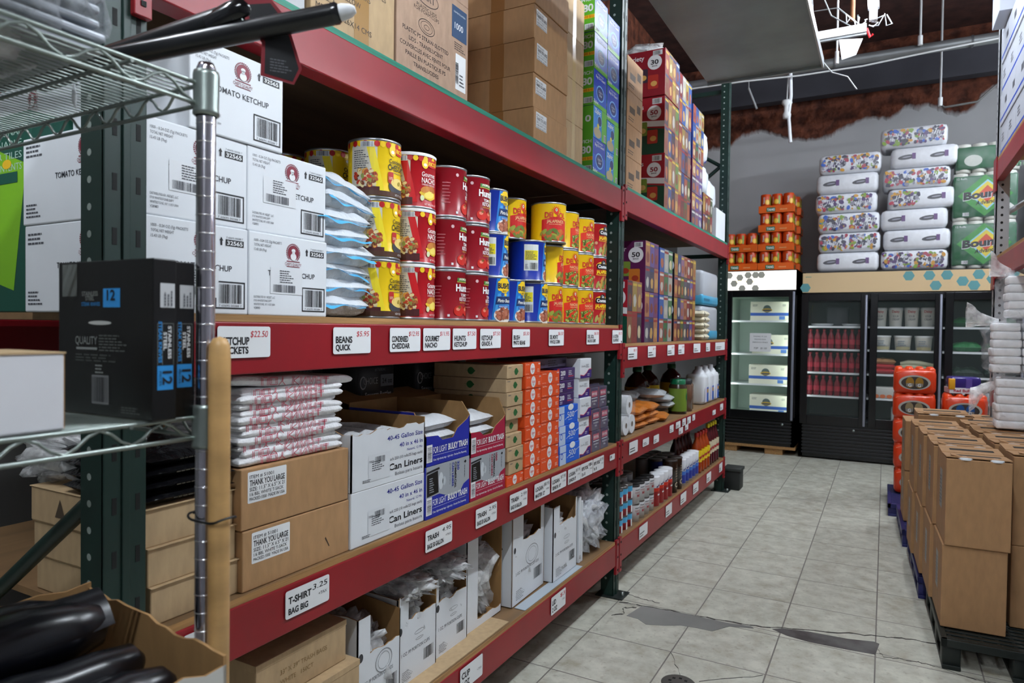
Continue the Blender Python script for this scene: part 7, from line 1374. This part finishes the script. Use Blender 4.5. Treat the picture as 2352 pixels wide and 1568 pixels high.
# steak knife boxes
def knives(lb, x0, x1, y, h, rz):
    w_ = .034; d = x1-x0; t = thing('knife_box', lb, 'box', ((x0+x1)/2, y, WZ[1]+.0035), rz, 'black steak knife boxes'); b = MB(); b.box(-d/2, d/2, -w_/2, w_/2, 0, h, M('#07080a', .35), .0015)
    fl = Fl((-d/2, -w_/2, 0), (1, 0, 0), (0, 0, 1)); SKY = M('#2e8fd6', .4); G_ = M('#8a8f8c', .5)
    b.rect(fl, .01, h-.048, .045, h-.003, M('#6d7270', .5), 1); b.rect(fl, .055, h*.70, .105, h*.82, BLK, 1); b.rect(fl, .105, h*.70, .142, h*.82, SKY, 1); b.txt(fl, '12', .123, h*.745, .014, INK, 3, w=.018, al='c', bold=.02); b.txt(fl, 'STAINLESS', .076, h*.775, .006, G_, 3, w=.036, al='c'); b.txt(fl, 'STEEL', .076, h*.745, .006, G_, 3, w=.02, al='c'); b.txt(fl, 'STEAK KNIVES', .078, h*.71, .005, SKY, 3, w=.042, al='c')
    b.ell(fl, .098, h*.60, .026, .0028, M('#b9bcb9', .4), 2); b.txt(fl, 'QUALITY', .042, h*.46, .011, G_, 2, w=.05); b.rect(fl, .044, h*.425, .092, h*.44, G_, 2); b.lines(fl, .096, h*.415, .064, .024, 6, M('#5a5f5c', .5), 2); b.lines(fl, .042, h*.345, .115, .012, 3, M('#4a4f4c', .5), 2); b.bar(fl, .082, h*.09, .034, .034, INK, 3, 14, back=M('#77797a', .5)); b.lines(fl, .088, h*.27, .022, .014, 3, G_, 2); b.lines(fl, .145, h*.03, .05, .01, 3, M('#5a5f5c', .5), 2)
    fr = Fl((d/2, -w_/2, 0), (0, 1, 0), (0, 0, 1)); b.rect(fr, .010, h*.70, .031, h*.85, M('#c5c7ca', .5), 1); b.lines(Fl(fr.P(.012, h*.71, 0), (0, 0, 1), (0, -1, 0)), 0, -.016, h*.12, .014, 3, l=3)
    b.rect(fr, .006, h*.19, .029, h*.34, SKY, 1); f2 = Fl(fr.P(.0, h*.335, 0), (0, 0, -1), (0, 1, 0)); b.txt(f2, '12', .006, .0135, .0135, INK, 3, w=.018, bold=.02); b.txt(f2, 'PIECES', .006, .0085, .003, INK, 3, w=.019)
    f3 = Fl(fr.P(0, h*.585, 0), (0, 0, -1), (0, 1, 0)); b.txt(f3, 'STAINLESS', .0, .021, .0046, PAPER, 3, w=.043, bold=.02); b.txt(f3, 'STEEL', .008, .0145, .0046, PAPER, 3, w=.024, bold=.02); b.txt(f3, 'STEAK KNIVES', -.006, .0075, .0046, SKY, 3, w=.054, bold=.02); b.rect(fr, .006, h*.345, .0065, h*.60, G_, 2); b.rect(fr, .0128, h*.345, .0132, h*.60, G_, 2); b.rect(fr, .0288, h*.345, .0292, h*.60, G_, 2); b.rect(fr, .006, h*.60, .0292, h*.602, G_, 2)
    b.build('box_body', t)
knives('black steak knife box showing its broad face, in front', .216, .426, .566, .212, .02)
knives('black steak knife box behind, mostly its blue-marked spine showing', .203, .412, .604, .212, .02)
q = MB(); q.box(-.14, .0, -.17, .17, 0, .092, M('#d9d9de', .5, kind='white'), .003); q.box(-.14, -.001, .168, .1705, .002, .092, KEDGE); q.box(-.13, .001, -.171, .171, .0905, .0925, KRAFT2)
one('white_box', 'plain white box on the middle wire shelf at the left edge', 'box', q, (.408, .283, WZ[1]+.0035))
# wrapped bundle on the top wire shelf
t = thing('wrapped_tray_bundle', 'silvery plastic-wrapped bundle of trays on the top wire shelf', 'bundle', (.16, .22, WZ[0]+.0035), 0)
b = MB()
for k in range(20): b.box(-.205+.004*math.sin(k), .208+.003*math.sin(k*2.3), -.26, .30+.004*math.sin(k*1.7), .004+k*.017, .004+k*.017+.010, M('#a6abb2', .3, .4), .003)
b.build('trays', t); c = MB(); c.blob((0, .02, .175), (.235, .30, .182), M('#dfe4ec', .18, kind='film', alpha=.4, spec=.8), .12, 16, 44, 28, 3, .32); c.build('clear_wrap', t)
# black handles lying across the top wire shelf
HB = M('#101113', .28)
def rod(p0, p1, r, n=14): return [Vector(p0).lerp(Vector(p1), i/8) for i in range(9)]
t = thing('black_pole', 'long black pole with a white end cap jutting over the aisle', 'pole', (0, 0, 0), 0, 'black poles on the wire shelving')
p = rod((.030, .52, WZ[0]+.022), (.506, .798, 1.938), 0); b = MB(); b.tube(p, .0158, HB, 18); b.build('pole_body', t)
b = MB(); b.tube([(.506, .798, 1.938), (.514, .8027, 1.9404), (.524, .8085, 1.943), (.530, .812, 1.9445)], [.012, .0125, .0095, .005], M('#dfe2e6', .4), 14); b.tube([(.500, .7945, 1.9368), (.5062, .7981, 1.9383), (.5095, .8, 1.9391)], [.0162, .0162, .013], M('#1c1d20', .2), 18); b.build('white_cap', t, 'white end cap')
t = thing('black_pole', 'short black pole with a rounded ball end and wire hook', 'pole', (0, 0, 0), 0, 'black poles on the wire shelving')
p = rod((.06, .60, WZ[0]+.05), (.372, .725, 1.936), 0); b = MB(); b.tube(p, .0175, HB, 18); b.build('pole_body', t); b = MB(); b.tube([(.33, .708, 1.918), (.365, .722, 1.933), (.380, .728, 1.9395), (.388, .7315, 1.943), (.392, .733, 1.945)], [.018, .0205, .019, .014, .005], M('#0c0c0e', .15), 18); b.build('rubber_grip', t); b = MB(); b.tube([(.385, .72, 1.925), (.395, .725, 1.91), (.41, .735, 1.912), (.415, .74, 1.925)], .0013, STEEL, 6); b.build('wire_hook', t)
t = thing('hang_tag', 'black and red product card hanging from the black poles', 'tag', (.432, .782, 1.842), .95); b = MB(); pl = [(-.05, .0), (.0, -.006), (.012, .02), (-.012, .095), (-.035, .12), (-.075, .11), (-.072, .08), (-.048, .05)]
ext(b, Fl((0, 0, 0), (1, 0, 0), (0, 0, 1)), pl, .0012, M('#7c1420', .4), M('#7c1420', .4)); fr = Fl((0, 0, 0), (1, 0, 0), (0, 0, 1)); b.dec(fr, [(-.044, .004), (-.002, -.002), (.007, .02), (-.014, .088), (-.036, .113), (-.068, .104), (-.066, .083), (-.043, .052)], M('#0d0d10', .4), 1); b.lines(fr, -.036, .008, .034, .022, 5, M('#55555a', .5), 2); b.build('card', t)
# carton of black bag rolls at the bottom left
t = thing('roll_carton', 'torn white and brown carton of black bag rolls in the lower left corner', 'carton', (.274, .253, WZ[2]+.0035), -.12)
d, w_, h = .39, .74, .232
b = open_box(d, w_, h, M('#c9c8c2', .5, kind='white'), CORR, front=torn(0, w_, h, .005, 8, 26), right=torn(0, d, h+.012, .006, 12, 16), left=[(0, h), (d, h)], back=torn(0, w_, h+.02, .01, 3, 20))
fr = Fl((d/2, -w_/2, 0), (0, 1, 0), (0, 0, 1)); b.txt(fr, 'Size', w_-.014, h-.052, .020, M('#9c2a44', .5), 2, al='r', bold=.03); b.build('box_body', t)
for x, z_, sc_, s_ in ((.15, .018, 1, 1), ): pass
BB_ = M('#0b0c12', .27, kind='soft')
RL = [(.170, .30, .032, .07, 'rolled black bags lying highest, left of the big fold'), (.262, .285, .044, .078, 'largest black bag roll with a glossy fold'), (.350, .25, .034, .040, 'black bag roll sunk beside the large one'), (.412, .235, .034, .028, 'black bag roll with a shiny round end'), (.440, .16, .030, -.028, 'black bag roll next to the printed side'), (.19, .25, .035, .02, 'black bag roll under the highest one'), (.30, .24, .035, -.035, 'black bag roll deep under the large one'), (.12, .25, .028, .0, 'black bag roll against the inner wall')]
for k, (x, y, r, dz, lb) in enumerate(RL):
    q = MB(); L_ = .33; y1 = .585-y
    pts = [(0, -L_+i*(L_+y1-.02)/14, .002*math.sin(i*1.7+k)) for i in range(15)]; rr = [r*(1+.06*math.sin(i*2.1+k*2)) for i in range(15)]; rr[-1] *= .72; pts.append((0, y1-.008, 0)); rr.append(r*.3)
    q.tube(pts, rr, BB_, 22)
    if k == 1: q.grid(lambda a, v: Vector((-.02+.075*v-.02*a*v, -L_+.05+(L_+y1-.06)*a, r*1.02-.055*v*v*(1-.3*a)+.004*math.sin(a*12))), 20, 6, BB_)
    one('bag_roll', lb, 'bag roll', q, (x+.022-.12*(.585-y), y, WZ[2]+.175+dz), -.12+.01*(k % 3-1), 'black bag rolls in the torn carton')
q = MB(); q.blob((0, 0, 0), (.010, .018, .009), M('#d4d8e0', .3, kind='crinkle'), .4, 8, 14, 10, 2); one('plastic_scrap', 'crumpled white plastic scrap on the torn carton edge', 'scrap', q, (.500, .50, WZ[2]+.232))
# clear clips hanging under the wire shelves
for k, (x, y, z) in enumerate(((.10, .45, WZ[0]-.035), (.20, .47, WZ[0]-.03), (.25, .55, WZ[0]-.035), (-.02, .5, WZ[0]-.035))):
    q = MB(); q.tube([(0, 0, .034), (0, 0, .012), (.004, 0, 0)], [.0012, .003, .001], M('#e6ecf0', .15, alpha=.6), 6); q.blob((0, 0, .018), (.004, .003, .010), M('#e6ecf0', .15, alpha=.6), .2); one('plastic_hook', 'small clear plastic hook hanging under the top wire shelf', 'hook', q, (x, y, z), 0, 'clear plastic hooks under the top wire shelf')
# clear bag of fittings seen below the middle wire shelf, in the rack side
t = thing('fittings_bag', 'clear bag of plastic fittings seen under the middle wire shelf', 'bag', (-.42, .97, S1[1]+.243), 0); film_bundle(.22, .36, .12, 93).build('clear_bag', t); c = MB(); rg = random.Random(8)
for k in range(26): x, y, z = rg.uniform(-.15, .15), rg.uniform(-.09, .09), rg.uniform(.02, .09); c.tube([(x, y, z), (x+rg.uniform(-.02, .02), y, z+.025)], .006, M('#aeb2b6', .3, alpha=.7), 6)
c.build('plastic_fittings', t)
